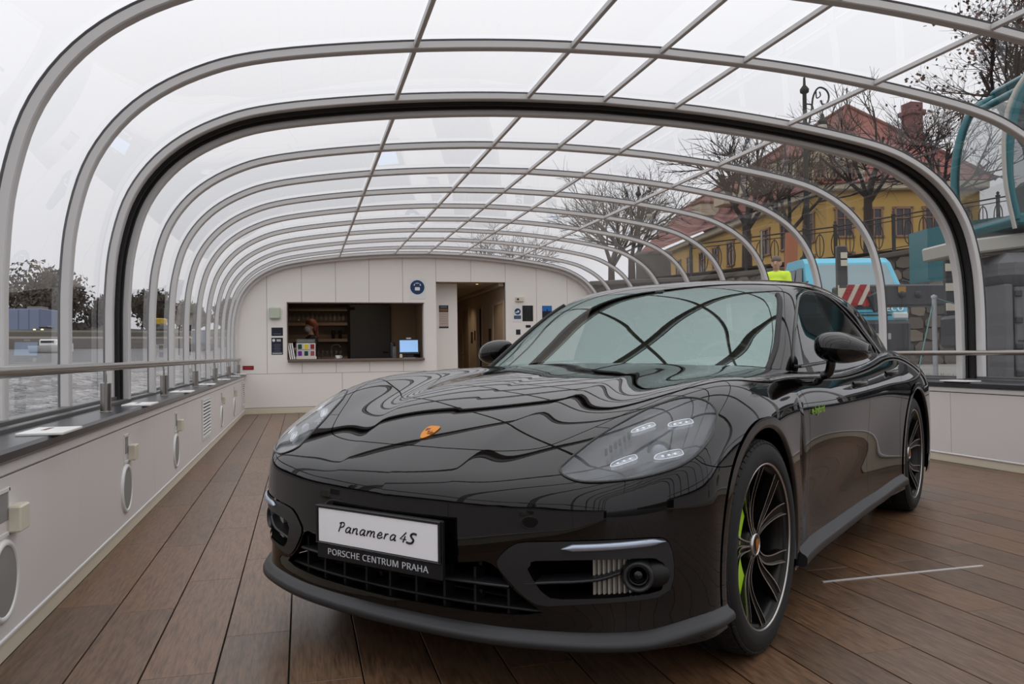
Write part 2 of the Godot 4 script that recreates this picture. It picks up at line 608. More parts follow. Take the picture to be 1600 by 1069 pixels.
func canopy_profile(grow: float) -> PackedVector2Array:
	if half_profile.is_empty():
		half_profile = curve2([Vector2(3.545, 0.75), Vector2(3.545, 1.10), Vector2(3.54, 1.45), Vector2(3.505, 1.80), Vector2(3.40, 2.14), Vector2(3.19, 2.42), Vector2(2.88, 2.625), Vector2(2.48, 2.755), Vector2(1.7, 2.875), Vector2(0.85, 2.95), Vector2(0.0, 2.975)], false, 5)
	var o := PackedVector2Array()
	var cnt := half_profile.size()
	for i in range(cnt - 1, -1, -1):
		var d := half_profile[mini(i + 1, cnt - 1)] - half_profile[maxi(i - 1, 0)]
		var nn := Vector2(d.y, -d.x).normalized()
		if i == cnt - 1:
			nn = Vector2(0, 1)
		var q := half_profile[i] + nn * grow
		o.append(Vector2(-q.x, q.y))
	o.reverse()
	var r := PackedVector2Array(o)
	for i in range(cnt - 2, -1, -1):
		var q := o[i]
		r.append(Vector2(-q.x, q.y))
	return r

# rib: a rectangular section swept round the arch
func rib_shape(grow: float, deep: float, wide: float) -> ArrayMesh:
	var inner := canopy_profile(grow - deep)
	var outer := canopy_profile(grow)
	var st := Shape.new()
	var ch := 0.006
	var cnt := inner.size()
	var sec := []
	for i in cnt:
		var dirn := (outer[i] - inner[i]).normalized()
		var a := inner[i]
		var e := outer[i]
		sec.append([Vector3(a.x, a.y, 0) + Vector3(0, 0, wide / 2 - ch), Vector3(a.x + dirn.x * ch, a.y + dirn.y * ch, wide / 2), Vector3(e.x, e.y, wide / 2), Vector3(e.x, e.y, -wide / 2), Vector3(a.x + dirn.x * ch, a.y + dirn.y * ch, -wide / 2), Vector3(a.x, a.y, 0) - Vector3(0, 0, wide / 2 - ch), Vector3(-dirn.x, -dirn.y, 0)])
	for i in cnt - 1:
		var p: Array = sec[i]
		var q: Array = sec[i + 1]
		var inn0: Vector3 = p[6]
		var inn1: Vector3 = q[6]
		var zf := Vector3(0, 0, 1)
		st.quadn(p[0], q[0], q[5], p[5], inn0, inn1, inn1, inn0)
		st.quadn(p[1], q[1], q[2], p[2], zf, zf, zf, zf)
		st.quadn(p[4], q[4], q[3], p[3], -zf, -zf, -zf, -zf)
		st.quadn(p[2], q[2], q[3], p[3], -inn0, -inn1, -inn1, -inn0)
		var c0 := (inn0 + zf).normalized()
		var c1 := (inn1 + zf).normalized()
		st.quadn(p[0], q[0], q[1], p[1], c0, c1, c1, c0)
		c0 = (inn0 - zf).normalized()
		c1 = (inn1 - zf).normalized()
		st.quadn(p[5], q[5], q[4], p[4], c0, c1, c1, c0)
	return st.mesh()

func arch_at(prof: PackedVector2Array, x: float) -> Vector2:
	for i in prof.size() - 1:
		if prof[i].x <= x and prof[i + 1].x >= x and prof[i].y > 2.0:
			return prof[i].lerp(prof[i + 1], (x - prof[i].x) / maxf(prof[i + 1].x - prof[i].x, 1e-6))
	return Vector2(x, 3.0)

func build_canopy() -> void:
	var bars := [-1.64, -0.625, 0.0, 0.615, 1.655]
	var sections := [
		["ceiling", "near section of the arched glass canopy with grey aluminium ribs", 0.075, [-4.9, -4.18, -3.17, -2.15, -1.13, -0.11, 0.91, 1.92, 2.94, 3.957, 4.975, 6.03]],
		["ceiling_001", "far section of the arched glass canopy running to the bar wall", 0.0, [6.185, 7.21, 8.245, 9.28, 10.315, 11.35, 12.385, 13.42, 14.45, 15.2]]]
	for sc in sections:
		var root := structure(sc[0], sc[1], "glass canopy", Vector3(CANOPY_CENTRE, 0, 0))
		var grow: float = sc[2]
		var ribs: Array = sc[3]
		var rib_mesh := rib_shape(grow, 0.045, 0.068)
		var seal := rib_shape(grow + 0.012, 0.010, 0.076)
		for a in ribs:
			part("rib", rib_mesh, M.aluminium, root, Vector3(0, 0, -a))
			part("rib_seal", seal, M.gasket, root, Vector3(0, 0, -a))
		var prof := canopy_profile(grow)
		var cuts := [0]
		for b in bars:
			for i in prof.size() - 1:
				if prof[i].x <= b and prof[i + 1].x > b and prof[i].y > 2.0:
					cuts.append(i)
					break
		cuts.append(prof.size() - 1)
		for r in ribs.size() - 1:
			var z0: float = -ribs[r] - 0.036
			var z1: float = -ribs[r + 1] + 0.036
			for b in bars:
				var q := arch_at(prof, b)
				var st := Shape.new()
				var tilt := atan2(arch_at(prof, b + 0.05).y - arch_at(prof, b - 0.05).y, 0.1)
				st.bevel_box(Vector3(q.x, q.y - 0.018, (z0 + z1) / 2), Vector3(0.028, 0.034, z0 - z1), 0.003, Basis(Vector3(0, 0, 1), tilt))
				part("glazing_bar", st.mesh(), M.aluminium, root)
			# one curved pane between each pair of bars
			for k in 6:
				var lo := -9.0 if k == 0 else float(bars[k - 1])
				var hi := 9.0 if k == 5 else float(bars[k])
				var line := PackedVector2Array()
				if k > 0:
					line.append(arch_at(prof, lo))
				for i in prof.size():
					if prof[i].x > lo + 0.01 and prof[i].x < hi - 0.01:
						line.append(prof[i])
				if k < 5:
					line.append(arch_at(prof, hi))
				var ra := PackedVector3Array()
				var rb := PackedVector3Array()
				for q in line:
					ra.append(Vector3(q.x, q.y + 0.0, z0 + 0.03))
					rb.append(Vector3(q.x, q.y + 0.0, z1 - 0.03))
				var st := Shape.new()
				st.sheet([ra, rb])
				part("pane", st.mesh(), M.canopy_glass, root)
	# black brush seal between the two sections
	var seal := structure("trim_3", "black rubber seal where the two canopy sections overlap", "seal", Vector3(CANOPY_CENTRE, 0, -6.11))
	part("rubber_band", rib_shape(0.075, 0.068, 0.10), M.rubber, seal)
	part("rubber_lip", rib_shape(0.012, 0.02, 0.02), M.rubber, seal, Vector3(0, 0, -0.025))
	# arch frame against the bar wall
	var fr := structure("trim_4", "white arched frame closing the canopy against the bar wall", "frame", Vector3(CANOPY_CENTRE, 0, -15.30))
	part("frame", rib_shape(-0.035, 0.06, 0.10), M.white_trim, fr)
	part("seal", rib_shape(0.0, 0.03, 0.08), M.rubber, fr, Vector3(0, 0, 0.02))

# ---------------------------------------------------------------- bar wall
func wall_pieces(called: String, outline: PackedVector2Array, holes: Array, z: float, thick: float, m: Material, parent: Node) -> void:
	var polys := [outline]
	for h in holes:
		var nxt := []
		for p in polys:
			nxt.append_array(Geometry2D.clip_polygons(p, h))
		polys = nxt
	for p in polys:
		if p.size() < 3:
			continue
		var st := Shape.new()
		st.plate(Vector3(0, 0, z - thick / 2), p, thick)
		part(called, st.mesh(), m, parent)

func rect(x0: float, y0: float, x1: float, y1: float) -> PackedVector2Array:
	return PackedVector2Array([Vector2(x0, y0), Vector2(x1, y0), Vector2(x1, y1), Vector2(x0, y1)])

func build_end_wall() -> void:
	var w := structure("wall_back", "white panelled bar wall closing the far end of the deck", "wall")
	var arch := PackedVector2Array([Vector2(LEFT_L, 0.0), Vector2(LEFT_L, 0.70)])
	var pr := canopy_profile(-0.05)
	for q in pr:
		if q.y > 0.70:
			arch.append(Vector2(q.x + CANOPY_CENTRE, q.y))
	arch.append(Vector2(RIGHT_L, 0.70))
	arch.append(Vector2(RIGHT_L, 0.0))
	var win := rect(-0.235, 0.928, 2.264, 2.018)
	var door := rect(2.503, -0.1, 3.866, 2.425)
	var g := 0.003
	var seams := [-1.3, -0.593, 0.018, 0.627, 1.24, 1.868, 2.503, 3.185, 3.866, 4.498, 5.133, 6.1]
	for i in seams.size() - 1:
		for p in Geometry2D.intersect_polygons(arch, rect(seams[i] + g, 0.727, seams[i + 1] - g, 3.2)):
			wall_pieces("panel", p, [win, door], END_Z, 0.02, M.wall_panel, w)
	var low := [-1.3, 0.736, 2.503, 3.866, 5.1, 6.1]
	for i in low.size() - 1:
		for p in Geometry2D.intersect_polygons(arch, rect(low[i] + g, 0.115, low[i + 1] - g, 0.721)):
			wall_pieces("panel", p, [door], END_Z, 0.02, M.wall_panel, w)
	# carcass behind the panels with the same two openings
	for q in [[-1.3, 1.0], [1.0, 3.0], [3.0, 6.1]]:
		for p in Geometry2D.intersect_polygons(arch, rect(q[0], -0.01, q[1], 3.2)):
			wall_pieces("carcass", p, [win, door], END_Z - 0.021, 0.12, M.speaker_mesh, w)
	var bb := structure("baseboard_back", "cream skirting strip below the bar wall", "skirting")
	for q in [[LEFT_L, 2.503], [3.866, RIGHT_L]]:
		part("strip", box_mesh(Vector3(q[1] - q[0], 0.105, 0.02), 0.003, Vector3((q[0] + q[1]) / 2, 0.053, END_Z + 0.004)), M.cream_base, bb)
	# bar window lining and counter
	var tr := structure("window_1", "long serving hatch opening in the bar wall", "window")
	part("lining_top", box_mesh(Vector3(2.52, 0.02, 0.17), 0.002, Vector3(1.0145, 2.014, END_Z - 0.07)), M.counter, tr)
	part("lining_side", box_mesh(Vector3(0.018, 1.05, 0.17), 0.002, Vector3(-0.236, 1.5, END_Z - 0.07)), M.counter, tr)
	part("lining_side", box_mesh(Vector3(0.018, 1.05, 0.17), 0.002, Vector3(2.265, 1.5, END_Z - 0.07)), M.white_trim, tr)
	solo("bar_counter", box_mesh(Vector3(2.49, 0.046, 0.62), 0.006, Vector3(0, 0, 0)), M.counter, "brown-grey counter slab along the foot of the serving hatch", "counter", Vector3(1.0145, 0.953, END_Z - 0.22))
	# corridor
	var co := structure("wall_corridor", "beige corridor walls and dark ceiling behind the doorway", "wall")
	var z0 := END_Z - 0.02
	part("ceiling", box_mesh(Vector3(1.5, 0.06, 10.0), 0.0, Vector3(3.18, 2.455, z0 - 5.0)), M.corridor_dark, co)
	part("ceiling_channel", box_mesh(Vector3(0.10, 0.07, 9.9), 0.004, Vector3(3.80, 2.39, z0 - 5.0)), M.corridor_dark, co)
	part("corridor_floor", box_mesh(Vector3(1.5, 0.02, 10.0), 0.0, Vector3(3.18, -0.012, z0 - 5.0)), M.corridor_dark, co)
	part("end_face", box_mesh(Vector3(1.5, 2.5, 0.05), 0.0, Vector3(3.18, 1.22, z0 - 9.9)), M.bar_dark, co)
	part("inner_wall", box_mesh(Vector3(0.05, 2.45, 9.5), 0.0, Vector3(2.93, 1.22, z0 - 5.2)), M.corridor_wall, co)
	part("recessed_panel", box_mesh(Vector3(0.47, 2.42, 0.04), 0.002, Vector3(2.735, 1.21, z0 - 0.32)), M.wall_panel, co)
	part("reveal", box_mesh(Vector3(0.03, 2.42, 0.32), 0.0, Vector3(2.487, 1.21, z0 - 0.16)), M.wall_panel, co)
	# outer wall of the corridor with two open doorways into unlit rooms
	for q in [[15.36, 17.5], [18.08, 20.4], [21.1, 25.3]]:
		part("outer_wall", box_mesh(Vector3(0.06, 2.45, q[1] - q[0]), 0.0, Vector3(3.905, 1.22, -(q[0] + q[1]) / 2)), M.corridor_wall, co)
	for q in [[17.5, 18.08], [20.4, 21.1]]:
		var qc: float = -(q[0] + q[1]) / 2
		part("outer_wall", box_mesh(Vector3(0.06, 0.37, q[1] - q[0]), 0.0, Vector3(3.905, 2.265, qc)), M.corridor_wall, co)
		var rm := Shape.new()
		rm.box(Vector3(4.9, 1.05, qc), Vector3(0.04, 2.2, 1.6))
		rm.box(Vector3(4.4, 1.05, qc - 0.8), Vector3(1.04, 2.2, 0.04))
		rm.box(Vector3(4.4, 1.05, qc + 0.8), Vector3(1.04, 2.2, 0.04))
		rm.box(Vector3(4.4, 2.14, qc), Vector3(1.04, 0.04, 1.6))
		rm.box(Vector3(4.4, -0.03, qc), Vector3(1.04, 0.04, 1.6))
		part("side_room", rm.mesh(), M.corridor_dark, co)
	var doors := [[15.45, 16.36, 2.045, "door_1", "pale wooden door nearest the deck in the corridor"], [18.86, 19.62, 2.12, "door_2", "pale wooden door deep in the corridor"]]
	for d in doors:
		var dn := structure(d[3], d[4], "door")
		var dl: float = d[1] - d[0]
		var dz: float = -(d[0] + d[1]) / 2
		part("leaf", box_mesh(Vector3(0.02, d[2] - 0.02, dl - 0.08), 0.003, Vector3(3.864, d[2] / 2, dz)), M.door_wood, dn)
		part("frame", box_mesh(Vector3(0.035, d[2] + 0.03, 0.045), 0.003, Vector3(3.86, d[2] / 2, dz - dl / 2 + 0.01)), M.corridor_wall, dn)
		part("frame", box_mesh(Vector3(0.035, d[2] + 0.03, 0.045), 0.003, Vector3(3.86, d[2] / 2, dz + dl / 2 - 0.01)), M.corridor_wall, dn)
		part("frame", box_mesh(Vector3(0.035, 0.05, dl), 0.003, Vector3(3.86, d[2] + 0.01, dz)), M.corridor_wall, dn)
		var hs := Shape.new()
		hs.tube(PackedVector3Array([Vector3(3.855, 1.02, dz - dl / 2 + 0.12), Vector3(3.80, 1.02, dz - dl / 2 + 0.12), Vector3(3.80, 1.02, dz - dl / 2 + 0.24)]), 0.010, 8)
		part("handle", hs.mesh(), M.steel, dn)
	for d in [[17.5, 18.08, "door_3", "open doorway frame into an unlit room off the corridor"], [20.4, 21.1, "door_4", "farthest open doorway frame in the corridor wall"]]:
		var dn := structure(d[2], d[3], "doorway")
		for e in 2:
			part("frame", box_mesh(Vector3(0.08, 2.08, 0.03), 0.003, Vector3(3.90, 1.04, -float(d[e]) + (-0.015 if e == 0 else 0.015))), M.corridor_wall, dn)
		part("frame", box_mesh(Vector3(0.08, 0.03, d[1] - d[0]), 0.003, Vector3(3.90, 2.07, -(d[0] + d[1]) / 2)), M.corridor_wall, dn)
	for q in [[16.74, 1.40, 0.24, 0.34], [18.62, 1.42, 0.2, 0.26], [18.28, 1.46, 0.12, 0.22]]:
		solo("corridor_sign", box_mesh(Vector3(0.008, q[3], q[2]), 0.001), M.notice_brown, ["small dark notice between the corridor door and the black doorway", "small dark notice beyond the black doorway in the corridor", "narrow notice at the edge of the black doorway"][used.get("corridor_sign", -1) + 1], "notice", Vector3(3.871, q[1], -q[0]))
	glow("lamp_warm", Color(1.0, 0.78, 0.42), 6.0)
	for q in [[3.385, 15.72], [3.40, 18.5], [3.40, 21.5]]:
		var lp := thing("ceiling_downlight", ["small glowing downlight at the mouth of the corridor", "small glowing downlight further down the corridor", "last downlight at the dark end of the corridor"][[15.72, 18.5, 21.5].find(q[1])], "ceiling lamp", Vector3(q[0], 2.425, -q[1]))
		var ls := Shape.new()
		ls.lathe(Vector3.ZERO, PackedVector2Array([Vector2(0.0, -0.006), Vector2(0.035, -0.006), Vector2(0.04, 0.0)]), 20)
		part("lamp_glass", ls.mesh(), M.lamp_warm, lp)
		var rs := Shape.new()
		rs.lathe(Vector3.ZERO, PackedVector2Array([Vector2(0.038, 0.0), Vector2(0.042, -0.01), Vector2(0.058, -0.006), Vector2(0.06, 0.0)]), 20)
		part("rim", rs.mesh(), M.steel, lp)
		var li := SpotLight3D.new()
		li.name = "downlight_beam"
		li.light_color = Color(1.0, 0.90, 0.76)
		li.light_energy = 0.5
		li.light_size = 0.04
		li.spot_angle = 60.0
		li.spot_range = 30.0
		li.spot_attenuation = 2.0
		li.shadow_enabled = true
		li.rotation.x = -PI / 2
		li.position = Vector3(0, -0.02, 0)
		lp.add_child(li)
	build_wall_notices()

func build_wall_notices() -> void:
	var z := END_Z + 0.001
	# round blue mask sign on a clear sheet
	var ms := thing("mask_sign", "round blue face mask sign above the serving hatch", "sign", Vector3(2.145, 2.315, z))
	part("sheet", box_mesh(Vector3(0.30, 0.38, 0.002), 0.0, Vector3(0.006, -0.03, 0.001)), M.paper, ms)
	var st := Shape.new()
	st.plate(Vector3(0, 0, 0.004), disc_outline(0.135, 40), 0.003)
	part("disc", st.mesh(), M.mid_blue, ms)
	st = Shape.new()
	var face := curve2([Vector2(0, 0.085), Vector2(0.06, 0.06), Vector2(0.065, 0.0), Vector2(0.052, -0.06), Vector2(0.0, -0.09), Vector2(-0.052, -0.06), Vector2(-0.065, 0.0), Vector2(-0.06, 0.06)], true, 4)
	var rim := PackedVector2Array()
	for q in face:
		rim.append(q * 0.86)
	for p in Geometry2D.clip_polygons(face, rect(-0.2, -0.2, 0.2, 0.03)):
		for r in Geometry2D.clip_polygons(p, rect(-0.048, 0.0, 0.048, 0.07)):
			st.plate(Vector3(0, 0, 0.006), r, 0.002)
	part("face_mark", st.mesh(), M.paper, ms)
	st = Shape.new()
	st.plate(Vector3(0, -0.03, 0.006), round_rect(0.095, 0.062, 0.012), 0.002)
	part("mask_mark", st.mesh(), M.paper, ms)
	solo("wall_box", box_mesh(Vector3(0.20, 0.215, 0.07), 0.02), paint("pale_green_plastic", Color(0.74, 0.77, 0.70), 0.4), "pale green plastic box on the wall left of the serving hatch", "wall box", Vector3(-0.453, 1.823, z + 0.036))
	var b1 := thing("notice_plate", "small landscape navy notice under the pale green box", "notice", Vector3(-0.416, 1.486, z))
	part("plate", box_mesh(Vector3(0.2, 0.15, 0.006), 0.001, Vector3(0, 0, 0.003)), M.navy, b1)
	part("line", box_mesh(Vector3(0.13, 0.008, 0.001), 0.0, Vector3(0, -0.04, 0.0066)), paint("pale_ink", Color(0.45, 0.48, 0.56), 0.6), b1)
	var b2 := thing("notice_plate", "tall navy notice with white emblem and small print", "notice", Vector3(-0.418, 1.224, z))
	part("plate", box_mesh(Vector3(0.2, 0.305, 0.006), 0.001, Vector3(0, 0, 0.003)), M.navy, b2)
	st = Shape.new()
	st.plate(Vector3(-0.06, 0.105, 0.007), disc_outline(0.026, 20), 0.001)
	part("emblem", st.mesh(), M.paper, b2)
	for k in 2:
		part("line", box_mesh(Vector3(0.075, 0.013, 0.001), 0.0, Vector3(0.028, 0.115 - k * 0.022, 0.0066)), M.paper, b2)
	for k in 6:
		part("line", box_mesh(Vector3([0.12, 0.13, 0.10, 0.13, 0.09, 0.15][k], 0.006, 0.001), 0.0, Vector3(0, 0.03 - k * 0.026, 0.0066)), M.pale_ink, b2)
	part("line", box_mesh(Vector3(0.17, 0.012, 0.001), 0.0, Vector3(0, -0.13, 0.0066)), M.paper, b2)
	var rd := thing("red_sign", "small red oblong sign by the end of the handrail", "sign", Vector3(-0.922, 0.838, z))
	part("plate", box_mesh(Vector3(0.19, 0.073, 0.006), 0.001, Vector3(0, 0, 0.003)), M.red_sign, rd)
	part("line", box_mesh(Vector3(0.14, 0.010, 0.001), 0.0, Vector3(0, 0.01, 0.0066)), paint("pale_red", Color(0.62, 0.25, 0.22), 0.6), rd)
	part("line", box_mesh(Vector3(0.11, 0.010, 0.001), 0.0, Vector3(0, -0.012, 0.0066)), M.pale_red, rd)
	var pj := thing("info_poster", "narrow poster with dark top picture beside the corridor", "poster", Vector3(2.70, 1.77, z - 0.32))
	part("sheet", box_mesh(Vector3(0.185, 0.445, 0.004), 0.0, Vector3(0, 0, 0.002)), paint("poster_pink", Color(0.76, 0.69, 0.65), 0.6), pj)
	part("header", box_mesh(Vector3(0.185, 0.13, 0.002), 0.0, Vector3(0, 0.157, 0.005)), M.navy, pj)
	part("picture", box_mesh(Vector3(0.16, 0.045, 0.002), 0.0, Vector3(0, 0.135, 0.0065)), paint("ochre_ink", Color(0.5, 0.34, 0.16), 0.6), pj)
	part("header_text", box_mesh(Vector3(0.13, 0.02, 0.002), 0.0, Vector3(0, 0.19, 0.0065)), M.pale_ink, pj)
	part("footer", box_mesh(Vector3(0.185, 0.03, 0.002), 0.0, Vector3(0, -0.207, 0.005)), M.navy, pj)
	for k in 5:
		part("line", box_mesh(Vector3(0.14, 0.005, 0.001), 0.0, Vector3(0, 0.05 - k * 0.045, 0.0046)), paint("brown_ink", Color(0.5, 0.4, 0.36), 0.6), pj)
	var se := thing("wall_sensor", "small white sensor box above the notices right of the doorway", "sensor", Vector3(4.148, 2.094, z))
	part("case", box_mesh(Vector3(0.165, 0.095, 0.04), 0.008, Vector3(0, 0, 0.02)), M.cream_plastic, se)
	part("eye", box_mesh(Vector3(0.04, 0.04, 0.008), 0.003, Vector3(-0.04, 0.0, 0.041)), M.notice_brown, se)
	var m2 := thing("mask_notice", "white sheet with round blue mask symbol right of the doorway", "notice", Vector3(4.098, 1.811, z))
	part("sheet", box_mesh(Vector3(0.178, 0.314, 0.003), 0.0, Vector3(0, 0, 0.0015)), M.paper, m2)
	st = Shape.new()
	st.plate(Vector3(0.01, 0.045, 0.004), disc_outline(0.062, 28), 0.002)
	part("disc", st.mesh(), M.mid_blue, m2)
	st = Shape.new()
	st.plate(Vector3(0.022, 0.045, 0.0055), disc_outline(0.022, 16), 0.001)
	st.plate(Vector3(-0.01, 0.03, 0.0055), round_rect(0.05, 0.02, 0.006), 0.001)
	part("mark", st.mesh(), M.paper, m2)
	part("caption", box_mesh(Vector3(0.14, 0.065, 0.002), 0.0, Vector3(0.005, -0.067, 0.004)), M.mid_blue, m2)
	part("caption_text", box_mesh(Vector3(0.11, 0.012, 0.001), 0.0, Vector3(0.005, -0.067, 0.0055)), M.pale_ink, m2)
	var bp := thing("black_poster", "portrait black poster with faint grey print", "poster", Vector3(4.313, 1.82, z))
	part("sheet", box_mesh(Vector3(0.217, 0.308, 0.004), 0.0, Vector3(0, 0, 0.002)), paint("poster_black", Color(0.05, 0.055, 0.065), 0.4), bp)
	part("line", box_mesh(Vector3(0.12, 0.012, 0.001), 0.0, Vector3(0, 0.11, 0.0046)), paint("dim_ink", Color(0.17, 0.19, 0.2), 0.6), bp)
	for q in [[0.0, 0.055, 0.018, 0.03], [-0.04, 0.01, 0.012, 0.012], [0.03, -0.01, 0.01, 0.01], [0.0, -0.11, 0.07, 0.008]]:
		part("print", box_mesh(Vector3(q[2], q[3], 0.001), 0.0, Vector3(q[0], q[1], 0.0046)), M.dim_ink, bp)
	var bl := thing("picture_poster", "poster with bright blue sky and dark skyline picture", "poster", Vector3(4.71, 1.81, z))
	part("sheet", box_mesh(Vector3(0.2, 0.32, 0.004), 0.0, Vector3(0, 0, 0.002)), M.navy, bl)
	part("sky_print", box_mesh(Vector3(0.2, 0.10, 0.001), 0.0, Vector3(0, 0.105, 0.0046)), paint("sky_ink", Color(0.08, 0.42, 0.72), 0.5), bl)
	part("tower_print", box_mesh(Vector3(0.02, 0.045, 0.001), 0.0, Vector3(0.0, 0.07, 0.0056)), M.ink, bl)
	solo("small_notice", box_mesh(Vector3(0.09, 0.10, 0.004), 0.0), M.navy, "small square navy notice below the mask symbol sheet", "notice", Vector3(4.115, 1.454, z + 0.002))
	solo("small_notice", box_mesh(Vector3(0.10, 0.05, 0.004), 0.0), M.poster_black, "small oblong black notice below the black poster", "notice", Vector3(4.32, 1.565, z + 0.002))

# ---------------------------------------------------------------- bar room
func build_bar() -> void:
	var z0 := END_Z - 0.13
	var r := structure("wall_bar", "dark brown bar room behind the serving hatch", "wall")
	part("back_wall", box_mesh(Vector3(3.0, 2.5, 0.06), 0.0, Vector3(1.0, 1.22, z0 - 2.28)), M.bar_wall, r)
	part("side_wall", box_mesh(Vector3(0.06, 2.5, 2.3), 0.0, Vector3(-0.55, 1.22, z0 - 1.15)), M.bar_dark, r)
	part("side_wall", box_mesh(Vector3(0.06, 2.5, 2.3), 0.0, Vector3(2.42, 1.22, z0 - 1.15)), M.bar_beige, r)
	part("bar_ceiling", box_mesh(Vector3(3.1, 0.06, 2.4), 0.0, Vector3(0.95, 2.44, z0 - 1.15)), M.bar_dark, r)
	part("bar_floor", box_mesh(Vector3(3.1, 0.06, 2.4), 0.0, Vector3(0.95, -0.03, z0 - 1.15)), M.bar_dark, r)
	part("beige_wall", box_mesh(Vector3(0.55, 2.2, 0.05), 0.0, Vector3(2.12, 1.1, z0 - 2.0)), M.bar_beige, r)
	part("dark_header", box_mesh(Vector3(2.9, 0.22, 0.05), 0.0, Vector3(0.95, 2.24, z0 - 1.95)), M.bar_dark, r)
	var d := structure("door_5", "grey steel door standing inside the bar", "door")
	part("leaf", box_mesh(Vector3(0.84, 2.1, 0.045), 0.004, Vector3(1.42, 1.06, z0 - 1.92)), M.bar_door, d)
	part("frame", box_mesh(Vector3(0.05, 2.14, 0.07), 0.004, Vector3(0.975, 1.07, z0 - 1.92)), M.black_flat, d)
	part("closer", box_mesh(Vector3(0.10, 0.05, 0.05), 0.004, Vector3(1.05, 2.03, z0 - 1.87)), M.black_flat, d)
	part("handle", box_mesh(Vector3(0.12, 0.018, 0.03), 0.004, Vector3(1.74, 1.10, z0 - 1.88)), M.black_flat, d)
	var sy := [1.99, 1.70, 1.36, 0.98]
	for i in 4:
		solo("bar_shelf", box_mesh(Vector3(1.36, 0.065 if i > 0 else 0.03, 0.3), 0.004), M.shelf_wood, ["top shelf of the bar with glasses hanging beneath", "pale shelf behind the bartender under the hanging glasses", "pale shelf behind the bartender at elbow height", "lowest bar shelf carrying upright tumblers"][i], "shelf", Vector3(0.28, sy[i], z0 - 2.09))
	pane("bar_glass", Color(0.5, 0.5, 0.48, 0.22), 0.6)
	var wine := Shape.new()
	wine.lathe(Vector3.ZERO, PackedVector2Array([Vector2(0.032, 0.0), Vector2(0.033, -0.004), Vector2(0.005, -0.012), Vector2(0.004, -0.075), Vector2(0.012, -0.088), Vector2(0.036, -0.115), Vector2(0.038, -0.15), Vector2(0.030, -0.19)]), 12)
	var wine_mesh := wine.mesh()
	for k in 14:
		solo("wine_glass", wine_mesh, M.bar_glass, "wine glass hanging upside down under the top bar shelf", "glass", Vector3(-0.30 + k * 0.09, 1.974, z0 - 2.02), "wine glasses hanging in the bar")
	var tum := Shape.new()
	tum.lathe(Vector3.ZERO, PackedVector2Array([Vector2(0.0, 0.004), Vector2(0.028, 0.0), Vector2(0.030, 0.004), Vector2(0.036, 0.13), Vector2(0.034, 0.13), Vector2(0.028, 0.012)]), 12)
	var tum_mesh := tum.mesh()
	for k in 12:
		solo("tumbler", tum_mesh, M.bar_glass, "tall tumbler standing on the lowest bar shelf", "glass", Vector3(-0.20 + k * 0.092, 1.0125, z0 - 2.06), "tumblers on the lowest bar shelf")
	var cupm := Shape.new()
	cupm.lathe(Vector3.ZERO, PackedVector2Array([Vector2(0.0, 0.0), Vector2(0.03, 0.0), Vector2(0.034, 0.01), Vector2(0.038, 0.17), Vector2(0.036, 0.18), Vector2(0.0, 0.18)]), 12)
	for k in 2:
		solo("black_canister", cupm.mesh(), M.black_flat, ["black canister on the elbow-height bar shelf, nearer the bartender", "black canister on the elbow-height bar shelf, nearer the door"][k], "canister", Vector3(0.66 + k * 0.14, 1.3935, z0 - 2.04))
	var tap := Shape.new()
	tap.tube(curve3([Vector3(0, 0, 0), Vector3(0, 0.19, 0), Vector3(0.05, 0.25, 0), Vector3(0.15, 0.25, 0), Vector3(0.19, 0.20, 0)], false, 4), 0.012, 8)
	solo("tap", tap.mesh(), M.steel, "curved steel tap among the tumblers", "tap", Vector3(0.62, 1.0125, z0 - 2.1))
	# things on the counter
	var cy := 0.976
	var zc := END_Z - 0.10
	var br := thing("brochure_stack", "leaning white brochures at the corner of the counter", "brochures", Vector3(-0.165, cy, zc))
	for k in 3:
		var q := part("brochure", box_mesh(Vector3(0.022, 0.30, 0.20), 0.002, Vector3(0, 0.15, 0)), M.paper, br, Vector3(k * 0.036 - 0.02, 0.004, 0))
		q.rotation.z = 0.16
	var mn := thing("tea_box", "clear counter box showing six coloured tea packets", "tea box", Vector3(0.09, cy, zc - 0.02))
	mn.rotation.y = 0.10
	part("body", box_mesh(Vector3(0.35, 0.30, 0.10), 0.006, Vector3(0, 0.15, -0.04)), paint("tea_case", Color(0.62, 0.61, 0.6), 0.3), mn)
	part("lid", box_mesh(Vector3(0.34, 0.08, 0.09), 0.01, Vector3(0.0, 0.34, -0.05)), M.bar_glass, mn)
	part("ledge", box_mesh(Vector3(0.37, 0.05, 0.13), 0.006, Vector3(0, 0.026, -0.02)), M.cream_plastic, mn)
	var tc := [Color(0.03, 0.22, 0.12), Color(0.9, 0.78, 0.05), Color(0.55, 0.08, 0.08), Color(0.42, 0.10, 0.55), Color(0.10, 0.24, 0.16), Color(0.60, 0.30, 0.30)]
	for k in 6:
		var px := (k % 3 - 1) * 0.112
		var py := 0.235 - (k / 3) * 0.125
		part("compartment", box_mesh(Vector3(0.105, 0.112, 0.008), 0.002, Vector3(px, py, 0.014)), M.paper, mn)
		var pk := part("packet", box_mesh(Vector3(0.072, 0.088, 0.006), 0.001, Vector3(px, py, 0.022)), paint("tea_%d" % k, tc[k], 0.5), mn)
		pk.set_meta("label", ["green", "yellow", "red", "purple", "dark green", "pale red"][k] + " tea packet")
	var cp := thing("coffee_cup", "small white cup on a saucer on the counter", "cup", Vector3(0.665, cy, zc))
	var cs := Shape.new()
	cs.lathe(Vector3.ZERO, PackedVector2Array([Vector2(0.022, 0.008), Vector2(0.03, 0.012), Vector2(0.046, 0.045), Vector2(0.048, 0.066), Vector2(0.044, 0.066), Vector2(0.04, 0.04), Vector2(0.0, 0.016)]), 20)
